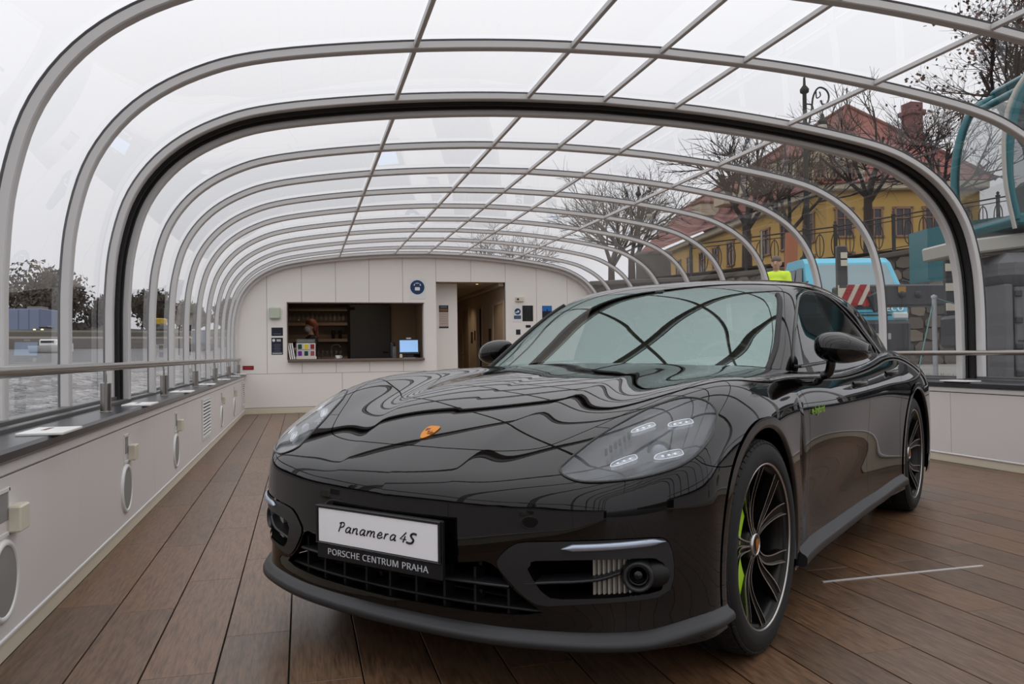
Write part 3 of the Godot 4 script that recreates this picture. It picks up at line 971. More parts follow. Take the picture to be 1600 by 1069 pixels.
	cs.tube(curve3([Vector3(0.044, 0.055, 0), Vector3(0.07, 0.052, 0), Vector3(0.068, 0.03, 0), Vector3(0.04, 0.026, 0)], false, 3), 0.005, 6)
	part("cup", cs.mesh(), M.white_plastic, cp)
	cs = Shape.new()
	cs.lathe(Vector3.ZERO, PackedVector2Array([Vector2(0.0, 0.004), Vector2(0.03, 0.003), Vector2(0.07, 0.012), Vector2(0.072, 0.009), Vector2(0.035, 0.0), Vector2(0.0, 0.0)]), 20)
	part("saucer", cs.mesh(), M.white_plastic, cp)
	var mo := thing("till_monitor", "tilted till monitor with pale blue screen on the counter", "monitor", Vector3(2.0, cy, zc - 0.12))
	mo.rotation.y = -0.08
	var tb := Basis(Vector3.RIGHT, -0.22)
	var ss := Shape.new()
	ss.bevel_box(Vector3(0, 0.215, 0), Vector3(0.40, 0.30, 0.035), 0.008, tb)
	part("case", ss.mesh(), paint("till_case", Color(0.10, 0.105, 0.115), 0.4), mo)
	ss = Shape.new()
	ss.box(Vector3(0, 0.222, 0) + tb * Vector3(0, 0, 0.019), Vector3(0.345, 0.232, 0.004), tb)
	part("screen", ss.mesh(), glow("screen_blue", Color(0.55, 0.70, 0.88), 0.62), mo)
	part("stand", box_mesh(Vector3(0.14, 0.08, 0.12), 0.01, Vector3(0.02, 0.04, -0.03)), M.till_case, mo)
	part("base", box_mesh(Vector3(0.30, 0.02, 0.22), 0.005, Vector3(0.02, 0.01, -0.02)), M.till_case, mo)
	part("note", box_mesh(Vector3(0.09, 0.035, 0.01), 0.002, Vector3(0.0, 0.372, -0.06)), M.paper, mo)
	var cb := solo("card_reader", box_mesh(Vector3(0.11, 0.12, 0.09), 0.008, Vector3(0, 0.06, 0)), M.till_case, "black card reader behind the till monitor", "card reader", Vector3(2.19, cy, zc - 0.36))
	cb.rotation.y = 0.2
	var jr := Shape.new()
	jr.lathe(Vector3.ZERO, PackedVector2Array([Vector2(0.0, 0.0), Vector2(0.04, 0.0), Vector2(0.042, 0.01), Vector2(0.042, 0.19), Vector2(0.036, 0.21), Vector2(0.036, 0.225), Vector2(0.0, 0.225)]), 16)
	solo("glass_jar", jr.mesh(), M.bar_glass, "tall glass jar standing beside the till monitor", "jar", Vector3(1.72, cy, zc - 0.12))
	var lids := Shape.new()
	lids.lathe(Vector3.ZERO, PackedVector2Array([Vector2(0.0, 0.0), Vector2(0.05, 0.0), Vector2(0.055, 0.02), Vector2(0.055, 0.27), Vector2(0.03, 0.30), Vector2(0.0, 0.30)]), 14)
	solo("coffee_tin", lids.mesh(), M.till_case, "dark tin standing behind the glass jar", "tin", Vector3(1.70, cy, zc - 0.24))
	var slip := solo("receipt_slip", box_mesh(Vector3(0.22, 0.004, 0.10), 0.0, Vector3(0, 0.002, 0)), M.paper, "white paper slip in front of the till monitor", "paper", Vector3(1.98, cy, zc + 0.05))
	slip.rotation.y = 0.15
	solo("receipt_roll", box_mesh(Vector3(0.05, 0.075, 0.05), 0.012, Vector3(0, 0.0375, 0)), M.cream_plastic, "small cream block at the end of the paper slip", "block", Vector3(1.83, cy, zc + 0.03))
	# bar ceiling lamp
	var bl := thing("bar_lamp", "long dim warm lamp under the bar ceiling", "ceiling lamp", Vector3(0.9, 2.40, z0 - 0.75))
	part("housing", box_mesh(Vector3(1.5, 0.03, 0.14), 0.006, Vector3(0, 0.0, 0)), M.steel, bl)
	part("lamp_diffuser", box_mesh(Vector3(1.44, 0.012, 0.11), 0.003, Vector3(0, -0.02, 0)), glow("bar_lamp_glow", Color(1.0, 0.84, 0.62), 1.6), bl)
	var al := AreaLight3D.new()
	al.name = "bar_lamp_light"
	al.area_size = Vector2(1.44, 0.11)
	al.light_color = Color(1.0, 0.92, 0.82)
	al.light_energy = 0.4
	al.shadow_enabled = true
	al.rotation.x = -PI / 2
	al.position = Vector3(0, -0.035, 0)
	bl.add_child(al)
	build_bartender(Vector3(0.20, 0.0, z0 - 0.85))

# ---------------------------------------------------------------- people: bones with radii, joined by a smooth minimum, meshed as surface nets
func figure(bones: Array, cell: float, k := 0.035) -> Array:
	# bone: [a, b, ra, rb, colour]
	var lo := Vector3.INF
	var hi := -Vector3.INF
	for b in bones:
		var rr := maxf(b[2], b[3]) + cell * 3.0
		for q in [b[0], b[1]]:
			lo = lo.min(q - Vector3.ONE * rr)
			hi = hi.max(q + Vector3.ONE * rr)
	var nx := int((hi.x - lo.x) / cell) + 2
	var ny := int((hi.y - lo.y) / cell) + 2
	var nz := int((hi.z - lo.z) / cell) + 2
	var f := PackedFloat32Array()
	f.resize(nx * ny * nz)
	f.fill(1.0)
	for b in bones:
		var rr := maxf(b[2], b[3]) + cell * 2.5 + k
		var l: Vector3 = (b[0] as Vector3).min(b[1]) - Vector3.ONE * rr
		var h: Vector3 = (b[0] as Vector3).max(b[1]) + Vector3.ONE * rr
		var i0 := maxi(0, int((l.x - lo.x) / cell))
		var i1 := mini(nx - 1, int((h.x - lo.x) / cell) + 1)
		var j0 := maxi(0, int((l.y - lo.y) / cell))
		var j1 := mini(ny - 1, int((h.y - lo.y) / cell) + 1)
		var k0 := maxi(0, int((l.z - lo.z) / cell))
		var k1 := mini(nz - 1, int((h.z - lo.z) / cell) + 1)
		var a: Vector3 = b[0]
		var ab: Vector3 = b[1] - b[0]
		var l2 := maxf(ab.length_squared(), 1e-9)
		for i in range(i0, i1 + 1):
			for j in range(j0, j1 + 1):
				for kk in range(k0, k1 + 1):
					var p := lo + Vector3(i, j, kk) * cell
					var t := clampf((p - a).dot(ab) / l2, 0.0, 1.0)
					var d: float = (p - a - ab * t).length() - lerpf(b[2], b[3], t)
					var id := (i * ny + j) * nz + kk
					var o := f[id]
					var hh := maxf(k - absf(o - d), 0.0) / k
					f[id] = minf(o, d) - hh * hh * k * 0.25
	var idx := {}
	var vs := PackedVector3Array()
	for i in nx - 1:
		for j in ny - 1:
			for kk in nz - 1:
				var c := (i * ny + j) * nz + kk
				var m := f[c]
				var any := m < 0.0
				var all := any
				for q in [1, nz, nz + 1, ny * nz, ny * nz + 1, ny * nz + nz, ny * nz + nz + 1]:
					var s := f[c + q] < 0.0
					any = any or s
					all = all and s
				if not any or all:
					continue
				var sum := Vector3.ZERO
				var cnt := 0
				for e in [[0, 0, 0, 1, 0, 0], [0, 1, 0, 1, 1, 0], [0, 0, 1, 1, 0, 1], [0, 1, 1, 1, 1, 1], [0, 0, 0, 0, 1, 0], [1, 0, 0, 1, 1, 0], [0, 0, 1, 0, 1, 1], [1, 0, 1, 1, 1, 1], [0, 0, 0, 0, 0, 1], [1, 0, 0, 1, 0, 1], [0, 1, 0, 0, 1, 1], [1, 1, 0, 1, 1, 1]]:
					var fa := f[c + (e[0] * ny + e[1]) * nz + e[2]]
					var fb := f[c + (e[3] * ny + e[4]) * nz + e[5]]
					if (fa < 0.0) != (fb < 0.0):
						sum += Vector3(e[0], e[1], e[2]).lerp(Vector3(e[3], e[4], e[5]), fa / (fa - fb))
						cnt += 1
				idx[c] = vs.size()
				vs.append(lo + (Vector3(i, j, kk) + sum / cnt) * cell)
	var ns := PackedVector3Array()
	var cs := PackedColorArray()
	for p in vs:
		var best := 9.0
		var col := Color.WHITE
		var g := Vector3.ZERO
		for b in bones:
			var a: Vector3 = b[0]
			var ab: Vector3 = b[1] - b[0]
			var t := clampf((p - a).dot(ab) / maxf(ab.length_squared(), 1e-9), 0.0, 1.0)
			var o := p - a - ab * t
			var d: float = o.length() - lerpf(b[2], b[3], t)
			g += o.normalized() * exp(-maxf(d, -0.02) * 60.0)
			if d < best:
				best = d
				col = b[4]
		ns.append(g.normalized())
		cs.append(col)
	var st := Shape.new()
	st.colored = true
	var quads := [[ny * nz, [0, -nz, -nz - 1, -1]], [nz, [0, -1, -ny * nz - 1, -ny * nz]], [1, [0, -ny * nz, -ny * nz - nz, -nz]]]
	for i in range(1, nx - 1):
		for j in range(1, ny - 1):
			for kk in range(1, nz - 1):
				var c := (i * ny + j) * nz + kk
				var s := f[c] < 0.0
				for q in quads:
					if (f[c + q[0]] < 0.0) == s:
						continue
					var ok := true
					var ids := []
					for o in q[1]:
						if not idx.has(c + o):
							ok = false
							break
						ids.append(idx[c + o])
					if not ok:
						continue
					for tr in [[0, 1, 2], [0, 2, 3]]:
						var before := st.v.size()
						st.tri(vs[ids[tr[0]]], vs[ids[tr[1]]], vs[ids[tr[2]]], ns[ids[tr[0]]], ns[ids[tr[1]]], ns[ids[tr[2]]])
						var cl: Color = cs[ids[tr[0]]]
						for w in range(before, st.v.size()):
							st.c[w] = cl
	return [st.mesh()]

func skin_mat(called: String, rough := 0.7) -> StandardMaterial3D:
	var m := paint(called, Color.WHITE, rough)
	m.vertex_color_use_as_albedo = true
	return m

func hand_bones(wrist: Vector3, dirn: Vector3, side: Vector3, curl: Vector3, col: Color) -> Array:
	var o := []
	var palm := wrist + dirn * 0.085
	o.append([wrist, palm, 0.024, 0.030, col])
	for k in 4:
		var base := palm + side * (k - 1.5) * 0.020
		var ln: float = [0.062, 0.072, 0.068, 0.052][k]
		var mid := base + (dirn + curl * 0.5).normalized() * ln * 0.55
		var tip := mid + (dirn * 0.5 + curl).normalized() * ln * 0.5
		o.append([base, mid, 0.0095, 0.009, col])
		o.append([mid, tip, 0.009, 0.008, col])
	var tb := wrist + dirn * 0.03 - side * 0.026
	var tm := tb + (dirn * 0.6 - side * 0.8).normalized() * 0.035
	o.append([tb, tm, 0.012, 0.010, col])
	o.append([tm, tm + (dirn + curl * 0.4).normalized() * 0.03, 0.010, 0.009, col])
	return o

func build_bartender(at: Vector3) -> void:
	var p := thing("person", "person with red hair in black top and face mask behind the bar", "person", at, -1.15)
	var black := Color(0.012, 0.012, 0.014)
	var skin := Color(0.50, 0.30, 0.21)
	var bones := [
		[Vector3(0.085, 0.09, 0), Vector3(0.09, 0.48, 0.01), 0.045, 0.058, black], [Vector3(0.09, 0.48, 0.01), Vector3(0.085, 0.86, 0), 0.06, 0.082, black],
		[Vector3(-0.085, 0.09, 0), Vector3(-0.09, 0.48, 0.01), 0.045, 0.058, black], [Vector3(-0.09, 0.48, 0.01), Vector3(-0.085, 0.86, 0), 0.06, 0.082, black],
		[Vector3(0.085, 0.05, 0.0), Vector3(0.09, 0.04, 0.13), 0.042, 0.034, black], [Vector3(-0.085, 0.05, 0.0), Vector3(-0.09, 0.04, 0.13), 0.042, 0.034, black],
		[Vector3(0.06, 0.92, 0), Vector3(-0.06, 0.92, 0), 0.11, 0.11, black], [Vector3(0, 0.95, 0), Vector3(0, 1.18, 0.01), 0.115, 0.12, black], [Vector3(0.07, 1.30, 0.01), Vector3(-0.07, 1.30, 0.01), 0.115, 0.115, black], [Vector3(0.03, 1.36, 0.0), Vector3(-0.03, 1.36, 0.0), 0.09, 0.09, black],
		[Vector3(0.165, 1.37, 0), Vector3(0.20, 1.13, 0.06), 0.052, 0.044, black], [Vector3(0.20, 1.13, 0.06), Vector3(0.13, 1.16, 0.28), 0.042, 0.032, black],
		[Vector3(-0.165, 1.37, 0), Vector3(-0.20, 1.12, 0.05), 0.052, 0.044, black], [Vector3(-0.20, 1.12, 0.05), Vector3(-0.13, 1.14, 0.27), 0.042, 0.032, black],
		[Vector3(0, 1.42, 0.0), Vector3(0, 1.52, 0.02), 0.05, 0.048, skin], [Vector3(0, 1.64, 0.015), Vector3(0, 1.61, 0.03), 0.088, 0.08, skin], [Vector3(0, 1.555, 0.05), Vector3(0, 1.54, 0.06), 0.052, 0.04, skin], [Vector3(0, 1.615, 0.105), Vector3(0, 1.59, 0.118), 0.012, 0.016, skin],
		[Vector3(0.085, 1.61, 0.0), Vector3(0.088, 1.58, 0.0), 0.018, 0.014, skin], [Vector3(-0.085, 1.61, 0.0), Vector3(-0.088, 1.58, 0.0), 0.018, 0.014, skin]]
	bones.append_array(hand_bones(Vector3(0.125, 1.165, 0.30), Vector3(-0.2, 0.1, 0.97).normalized(), Vector3(1, 0, 0.2).normalized(), Vector3(0, -1, 0), skin))
	bones.append_array(hand_bones(Vector3(-0.125, 1.145, 0.29), Vector3(0.2, 0.1, 0.97).normalized(), Vector3(-1, 0, 0.2).normalized(), Vector3(0, -1, 0), skin))
	part("body", figure(bones, 0.013, 0.03)[0], skin_mat("bartender_skin"), p)
	var red := Color(0.15, 0.045, 0.02)
	var hair := [[Vector3(0, 1.67, -0.01), Vector3(0, 1.62, -0.05), 0.098, 0.085, red], [Vector3(0.05, 1.68, 0.03), Vector3(-0.05, 1.68, 0.03), 0.066, 0.066, red], [Vector3(0, 1.60, -0.07), Vector3(0.0, 1.42, -0.12), 0.06, 0.04, red], [Vector3(0.078, 1.64, 0.0), Vector3(0.078, 1.54, -0.03), 0.03, 0.03, red], [Vector3(-0.078, 1.64, 0.0), Vector3(-0.078, 1.54, -0.03), 0.03, 0.03, red]]
	part("hair", figure(hair, 0.013, 0.03)[0], skin_mat("bartender_hair"), p)
	var mask := Color(0.45, 0.50, 0.52)
	part("face_mask", figure([[Vector3(0.03, 1.565, 0.085), Vector3(-0.03, 1.565, 0.085), 0.045, 0.045, mask], [Vector3(0, 1.545, 0.095), Vector3(0, 1.585, 0.105), 0.03, 0.026, mask]], 0.01, 0.03)[0], skin_mat("bartender_mask"), p)
	var es := Shape.new()
	for s in [-1.0, 1.0]:
		es.lathe(Vector3(s * 0.032, 1.622, 0.098), PackedVector2Array([Vector2(0, -0.009), Vector2(0.008, -0.004), Vector2(0.009, 0.003), Vector2(0.0, 0.010)]), 8)
	part("eyes", es.mesh(), M.ink, p)

func build_worker(at: Vector3, turn: float) -> void:
	var p := thing("person", "worker in a bright yellow high-visibility jacket holding a pole on the quay", "person", at, turn)
	var vis := Color(0.62, 0.85, 0.02)
	var dark := Color(0.03, 0.035, 0.05)
	var skin := Color(0.42, 0.24, 0.17)
	var cap := Color(0.10, 0.075, 0.06)
	var bones := [
		[Vector3(0.10, 0.10, 0), Vector3(0.10, 0.50, 0.02), 0.055, 0.065, dark], [Vector3(0.10, 0.50, 0.02), Vector3(0.095, 0.90, 0), 0.07, 0.095, dark],
		[Vector3(-0.10, 0.10, 0), Vector3(-0.10, 0.50, 0.02), 0.055, 0.065, dark], [Vector3(-0.10, 0.50, 0.02), Vector3(-0.095, 0.90, 0), 0.07, 0.095, dark],
		[Vector3(0.10, 0.055, 0.0), Vector3(0.11, 0.045, 0.15), 0.05, 0.042, dark], [Vector3(-0.10, 0.055, 0.0), Vector3(-0.11, 0.045, 0.15), 0.05, 0.042, dark],
		[Vector3(0.06, 0.95, 0), Vector3(-0.06, 0.95, 0), 0.14, 0.14, vis], [Vector3(0.05, 1.0, 0), Vector3(0.05, 1.28, 0.01), 0.145, 0.15, vis], [Vector3(-0.05, 1.0, 0), Vector3(-0.05, 1.28, 0.01), 0.145, 0.15, vis], [Vector3(0.10, 1.42, 0), Vector3(-0.10, 1.42, 0), 0.125, 0.125, vis],
		[Vector3(0.21, 1.46, 0), Vector3(0.27, 1.18, 0.05), 0.075, 0.062, vis], [Vector3(0.27, 1.18, 0.05), Vector3(0.22, 1.08, 0.27), 0.06, 0.046, vis],
		[Vector3(-0.21, 1.46, 0), Vector3(-0.28, 1.18, 0.06), 0.075, 0.062, vis], [Vector3(-0.28, 1.18, 0.06), Vector3(-0.24, 1.20, 0.30), 0.06, 0.046, vis],
		[Vector3(0, 1.50, 0), Vector3(0, 1.60, 0.02), 0.062, 0.056, skin], [Vector3(0, 1.73, 0.015), Vector3(0, 1.69, 0.03), 0.095, 0.085, skin], [Vector3(0, 1.63, 0.05), Vector3(0, 1.615, 0.06), 0.056, 0.045, skin], [Vector3(0, 1.70, 0.115), Vector3(0, 1.672, 0.128), 0.012, 0.018, skin],
		[Vector3(0.092, 1.70, 0.0), Vector3(0.095, 1.66, 0.0), 0.02, 0.015, skin], [Vector3(-0.092, 1.70, 0.0), Vector3(-0.095, 1.66, 0.0), 0.02, 0.015, skin]]
	bones.append_array(hand_bones(Vector3(0.215, 1.07, 0.29), Vector3(-0.2, 0, 0.98).normalized(), Vector3(1, 0, 0.2).normalized(), Vector3(0, -1, 0), skin))
	bones.append_array(hand_bones(Vector3(-0.235, 1.20, 0.32), Vector3(0.1, 0.1, 0.98).normalized(), Vector3(0, 1, 0), Vector3(1, 0, 0), skin))
	part("body", figure(bones, 0.016, 0.035)[0], skin_mat("worker_skin"), p)
	part("cap", figure([[Vector3(0, 1.77, 0.0), Vector3(0, 1.73, -0.03), 0.10, 0.09, cap], [Vector3(0.03, 1.765, 0.05), Vector3(-0.03, 1.765, 0.05), 0.055, 0.055, cap]], 0.014, 0.03)[0], skin_mat("worker_cap"), p)
	var es := Shape.new()
	for s in [-1.0, 1.0]:
		es.lathe(Vector3(s * 0.035, 1.71, 0.106), PackedVector2Array([Vector2(0, -0.009), Vector2(0.009, -0.004), Vector2(0.010, 0.003), Vector2(0.0, 0.010)]), 8)
	part("eyes", es.mesh(), M.ink, p)
	var bd := Shape.new()
	for s in [-1.0, 1.0]:
		bd.tube(PackedVector3Array([Vector3(s * 0.285, 1.20, 0.06), Vector3(s * 0.280, 1.165, 0.075)]), 0.066, 14, false)
	part("reflective_band", bd.mesh(), paint("reflective", Color(0.75, 0.77, 0.75), 0.4), p)
	var ps := Shape.new()
	ps.tube(PackedVector3Array([Vector3(-0.235, 0.02, 0.40), Vector3(-0.225, 1.2, 0.415), Vector3(-0.21, 2.35, 0.43)]), 0.016, 8)
	var pole := solo("work_pole", ps.mesh(), paint("pole_grey", Color(0.55, 0.55, 0.48), 0.5), "thin pale pole held by the worker in the yellow jacket", "pole", at)
	pole.rotation.y = turn

# ---------------------------------------------------------------- the car: three height fields joined with soft edges
const TAB_TOP := [
	[-4.2, -3.6, -2.95, -2.4, -1.6, -0.9, -0.5, -0.2, 0.1, 0.35, 0.55, 0.72, 0.87, 1],
	[0, 0.3, 0.55, 0.72, 0.86, 1],
	[[0.86, 0.86, 0.85, 0.84, 0.81, 0.75],
	[0.98, 0.98, 0.98, 0.97, 0.94, 0.86],
	[1.01, 1.01, 1.015, 1.025, 1.005, 0.92],
	[0.98, 0.98, 0.985, 0.99, 0.965, 0.87],
	[0.99, 0.985, 0.965, 0.955, 0.925, 0.83],
	[1.0, 0.993, 0.972, 0.958, 0.928, 0.84],
	[0.982, 0.979, 0.969, 0.967, 0.935, 0.845],
	[0.958, 0.954, 0.945, 0.957, 0.932, 0.84],
	[0.926, 0.922, 0.914, 0.932, 0.912, 0.81],
	[0.88, 0.876, 0.866, 0.876, 0.848, 0.745],
	[0.82, 0.816, 0.8, 0.79, 0.752, 0.655],
	[0.742, 0.736, 0.716, 0.69, 0.64, 0.54],
	[0.652, 0.645, 0.62, 0.59, 0.53, 0.43],
	[0.56, 0.553, 0.525, 0.495, 0.44, 0.34]]]
const TAB_SIDE := [
	[-4.2, -3.8, -3.4, -2.95, -2.4, -2, -1.5, -1, -0.5, -0.3, 0, 0.3, 0.6, 0.9],
	[0.1, 0.3, 0.5, 0.7, 0.85, 1],
	[[0.74, 0.76, 0.78, 0.77, 0.74, 0.66],
	[0.88, 0.9, 0.905, 0.9, 0.87, 0.78],
	[0.935, 0.95, 0.955, 0.95, 0.925, 0.84],
	[0.95, 0.965, 0.97, 0.965, 0.942, 0.86],
	[0.925, 0.93, 0.935, 0.938, 0.925, 0.85],
	[0.9, 0.9, 0.905, 0.925, 0.918, 0.84],
	[0.895, 0.893, 0.898, 0.922, 0.915, 0.83],
	[0.9, 0.898, 0.9, 0.92, 0.912, 0.83],
	[0.91, 0.912, 0.912, 0.915, 0.905, 0.83],
	[0.925, 0.932, 0.935, 0.93, 0.915, 0.85],
	[0.935, 0.948, 0.955, 0.95, 0.93, 0.87],
	[0.935, 0.945, 0.95, 0.94, 0.92, 0.86],
	[0.93, 0.94, 0.94, 0.93, 0.9, 0.84],
	[0.92, 0.93, 0.93, 0.91, 0.88, 0.82]]]
const TAB_NOSE := [
	[0, 0.3, 0.6, 0.8, 0.9, 1],
	[0.1, 0.2, 0.3, 0.4, 0.5, 0.6, 0.7, 0.85],
	[[0.875, 0.895, 0.892, 0.9, 0.905, 0.9, 0.875, 0.83],
	[0.857, 0.877, 0.874, 0.882, 0.887, 0.882, 0.857, 0.812],
	[0.793, 0.813, 0.81, 0.818, 0.823, 0.818, 0.793, 0.748],
	[0.685, 0.705, 0.702, 0.71, 0.715, 0.71, 0.685, 0.64],
	[0.555, 0.575, 0.572, 0.58, 0.585, 0.58, 0.555, 0.51],
	[0.355, 0.375, 0.372, 0.38, 0.385, 0.38, 0.355, 0.31]]]
const TAB_ROOF := [
	[-4, -3.4, -2.9, -2.3, -1.8, -1.55, -1.3, -1.05, -0.8, -0.55, -0.3],
	[0, 0.3, 0.55, 0.7, 0.85],
	[[0.97, 0.965, 0.94, 0.91, 0.87],
	[1.18, 1.175, 1.15, 1.115, 1.06],
	[1.325, 1.318, 1.295, 1.265, 1.21],
	[1.418, 1.412, 1.392, 1.364, 1.315],
	[1.44, 1.433, 1.412, 1.385, 1.335],
	[1.427, 1.42, 1.396, 1.365, 1.31],
	[1.39, 1.383, 1.352, 1.308, 1.23],
	[1.283, 1.274, 1.242, 1.2, 1.14],
	[1.142, 1.133, 1.098, 1.053, 1],
	[0.995, 0.985, 0.95, 0.91, 0.86],
	[0.84, 0.829, 0.79, 0.74, 0.69]]]
const TAB_GLASSHOUSE := [
	[-4, -3.4, -2.9, -2.3, -1.8, -1.3, -0.8, -0.3],
	[0.9, 1.05, 1.2, 1.35, 1.45],
	[[0.58, 0.5, 0.42, 0.34, 0.29],
	[0.75, 0.68, 0.6, 0.52, 0.47],
	[0.815, 0.755, 0.685, 0.615, 0.565],
	[0.83, 0.785, 0.72, 0.655, 0.605],
	[0.83, 0.79, 0.725, 0.66, 0.61],
	[0.83, 0.785, 0.72, 0.65, 0.6],
	[0.825, 0.775, 0.71, 0.64, 0.59],
	[0.8, 0.75, 0.69, 0.62, 0.57]]]

# a smooth surface of values over a grid of knots (natural cubic spline in both directions, stored as bicubic cells)
class Field:
	var ka: PackedFloat64Array
	var kb: PackedFloat64Array
	var co := []
	static func second(k: PackedFloat64Array, y: PackedFloat64Array) -> PackedFloat64Array:
		var n := k.size()
		var m := PackedFloat64Array()
		m.resize(n)
		var u := PackedFloat64Array()
		u.resize(n)
		m[0] = 0.0
		u[0] = 0.0
		for i in range(1, n - 1):
			var sig := (k[i] - k[i - 1]) / (k[i + 1] - k[i - 1])
			var p := sig * m[i - 1] + 2.0
			m[i] = (sig - 1.0) / p
			u[i] = (6.0 * ((y[i + 1] - y[i]) / (k[i + 1] - k[i]) - (y[i] - y[i - 1]) / (k[i] - k[i - 1])) / (k[i + 1] - k[i - 1]) - sig * u[i - 1]) / p
		m[n - 1] = 0.0
		for i in range(n - 2, -1, -1):
			m[i] = m[i] * m[i + 1] + u[i]
		m[0] = 0.0
		return m
	static func at1(k: PackedFloat64Array, y: PackedFloat64Array, m: PackedFloat64Array, i: int, t: float) -> float:
		var h := k[i + 1] - k[i]
		var a := 1.0 - t
		return a * y[i] + t * y[i + 1] + ((a * a * a - a) * m[i] + (t * t * t - t) * m[i + 1]) * h * h / 6.0
	func _init(tab: Array) -> void:
		ka = PackedFloat64Array(tab[0])
		kb = PackedFloat64Array(tab[1])
		var na := ka.size()
		var nb := kb.size()
		var rows := []
		var m2 := []
		for i in na:
			var r := PackedFloat64Array(tab[2][i])
			rows.append(r)
			m2.append(second(kb, r))
		var samp := {}
		for j in nb - 1:
			for q in 4:
				var col := PackedFloat64Array()
				for i in na:
					col.append(at1(kb, rows[i], m2[i], j, q / 3.0))
				var cm := second(ka, col)
				for i in na - 1:
					for p in 4:
						samp[((i * nb + j) * 4 + p) * 4 + q] = at1(ka, col, cm, i, p / 3.0)
		var inv := [[1.0, 0.0, 0.0, 0.0], [-5.5, 9.0, -4.5, 1.0], [9.0, -22.5, 18.0, -4.5], [-4.5, 13.5, -13.5, 4.5]]
		for i in na - 1:
			for j in nb - 1:
				var c := PackedFloat64Array()
				for e in 4:
					for g in 4:
						var s := 0.0
						for p in 4:
							for q in 4:
								s += inv[e][p] * inv[g][q] * float(samp[((i * nb + j) * 4 + p) * 4 + q])
						c.append(s)
				co.append(c)
	func at(x: float, y: float) -> float:
		var na := ka.size()
		var nb := kb.size()
		x = clampf(x, ka[0], ka[na - 1])
		y = clampf(y, kb[0], kb[nb - 1])
		var i := 0
		while i < na - 2 and x > ka[i + 1]:
			i += 1
		var j := 0
		while j < nb - 2 and y > kb[j + 1]:
			j += 1
		var u := (x - ka[i]) / (ka[i + 1] - ka[i])
		var v := (y - kb[j]) / (kb[j + 1] - kb[j])
		var c: PackedFloat64Array = co[i * (nb - 1) + j]
		return ((c[12] + v * (c[13] + v * (c[14] + v * c[15]))) * u + (c[8] + v * (c[9] + v * (c[10] + v * c[11])))) * u * u + (c[4] + v * (c[5] + v * (c[6] + v * c[7]))) * u + (c[0] + v * (c[1] + v * (c[2] + v * c[3])))

var f_top: Field
var f_side: Field
var f_nose: Field
var f_roof: Field
var f_house: Field

func soft_max(a: float, b: float, r: float) -> float:
	var h := maxf(r - absf(a - b), 0.0) / r
	return maxf(a, b) + h * h * h * r / 6.0

# signed: below zero inside the lower body (car axes: x forward from the front axle, y to the car's left, z up)
func body_f(p: Vector3) -> float:
	var y := absf(p.y)
	var side := y - f_side.at(p.x, p.z)
	# shallow scallop low in the doors
	if p.x < -0.5 and p.x > -2.4 and p.z < 0.7:
		var along := smoothstep(-2.4, -1.0, p.x) * (1.0 - smoothstep(-0.72, -0.5, p.x))
		var mid := 0.40 + (-0.6 - p.x) * 0.06
		var q := (p.z - mid) / 0.13
		side += 0.016 * along * exp(-q * q)
	var top := p.z - f_top.at(p.x, y)
	# two straight creases along the bonnet
	if p.x > -0.7 and p.x < 0.95 and y < 0.75:
		var d := y - 0.25 - 0.10 * smoothstep(0.85, 0.30, p.x)
		var q := (d + sqrt(d * d + 0.00004)) * 0.5
		top += 0.055 * smoothstep(-0.7, -0.3, p.x) * (1.0 - smoothstep(0.84, 0.95, p.x)) * q * exp(-q * q / 0.0196)
	var front := p.x - f_nose.at(y, p.z)
	var f := soft_max(soft_max(top, side, 0.13), front, 0.06)
	var rear := -p.x - (4.1 - 0.45 * pow(y / 0.95, 4.0) - 0.3 * maxf(0.0, 0.5 - p.z) - 0.5 * maxf(0.0, p.z - 0.75))
	f = soft_max(f, rear, 0.12)
	return maxf(f, 0.14 - p.z)

func house_f(p: Vector3) -> float:
	var y := absf(p.y)
	return maxf(soft_max(0.9 * (p.z - f_roof.at(p.x, y)), y - f_house.at(p.x, p.z), 0.12), maxf(0.86 - p.z, -p.x - 4.02))

func field(which: int, p: Vector3) -> float:
	return body_f(p) if which == 0 else house_f(p)

func field_normal(which: int, p: Vector3) -> Vector3:
	var e := 0.0015
	var y := absf(p.y)
	var q := Vector3(p.x, maxf(y, e), p.z)
	return Vector3(field(which, q + Vector3(e, 0, 0)) - field(which, q - Vector3(e, 0, 0)), (field(which, q + Vector3(0, e, 0)) - field(which, q - Vector3(0, e, 0))) * (1.0 if y > 0.0005 else 0.0) * signf(p.y if p.y != 0.0 else 1.0), field(which, q + Vector3(0, 0, e)) - field(which, q - Vector3(0, 0, e))).normalized()

func ray_hit(which: int, o: Vector3, d: Vector3, far := 2.0, guess := -1.0) -> float:
	var lo := 0.0
	var hi := far
	var flo := field(which, o)
	var fhi := 1.0
	if guess > 0.0:
		var g0 := maxf(guess - 0.03, 0.0)
		var g1 := guess + 0.03
		var f0 := field(which, o + d * g0)
		var f1 := field(which, o + d * g1)
		if f0 < 0.0 and f1 > 0.0:
			lo = g0; hi = g1; flo = f0; fhi = f1
		else:
			fhi = field(which, o + d * far)
	else:
		fhi = field(which, o + d * far)
	if flo > 0.0:
		return -1.0
	var side := 0
	for it in 24:
		var t := lo - flo * (hi - lo) / (fhi - flo)
		if it > 8:
			t = (lo + hi) * 0.5
		var f := field(which, o + d * t)
		if absf(f) < 1e-5:
			return t
		if f < 0.0:
			lo = t
			flo = f
			if side == -1:
				fhi *= 0.5
			side = -1
		else:
			hi = t
			fhi = f
			if side == 1:
				flo *= 0.5
			side = 1
	return (lo + hi) * 0.5

# an indexed surface in car axes that can be cut along any line
class Pelt:
	var v := PackedVector3Array()
	var n := PackedVector3Array()
	var t := PackedInt32Array()

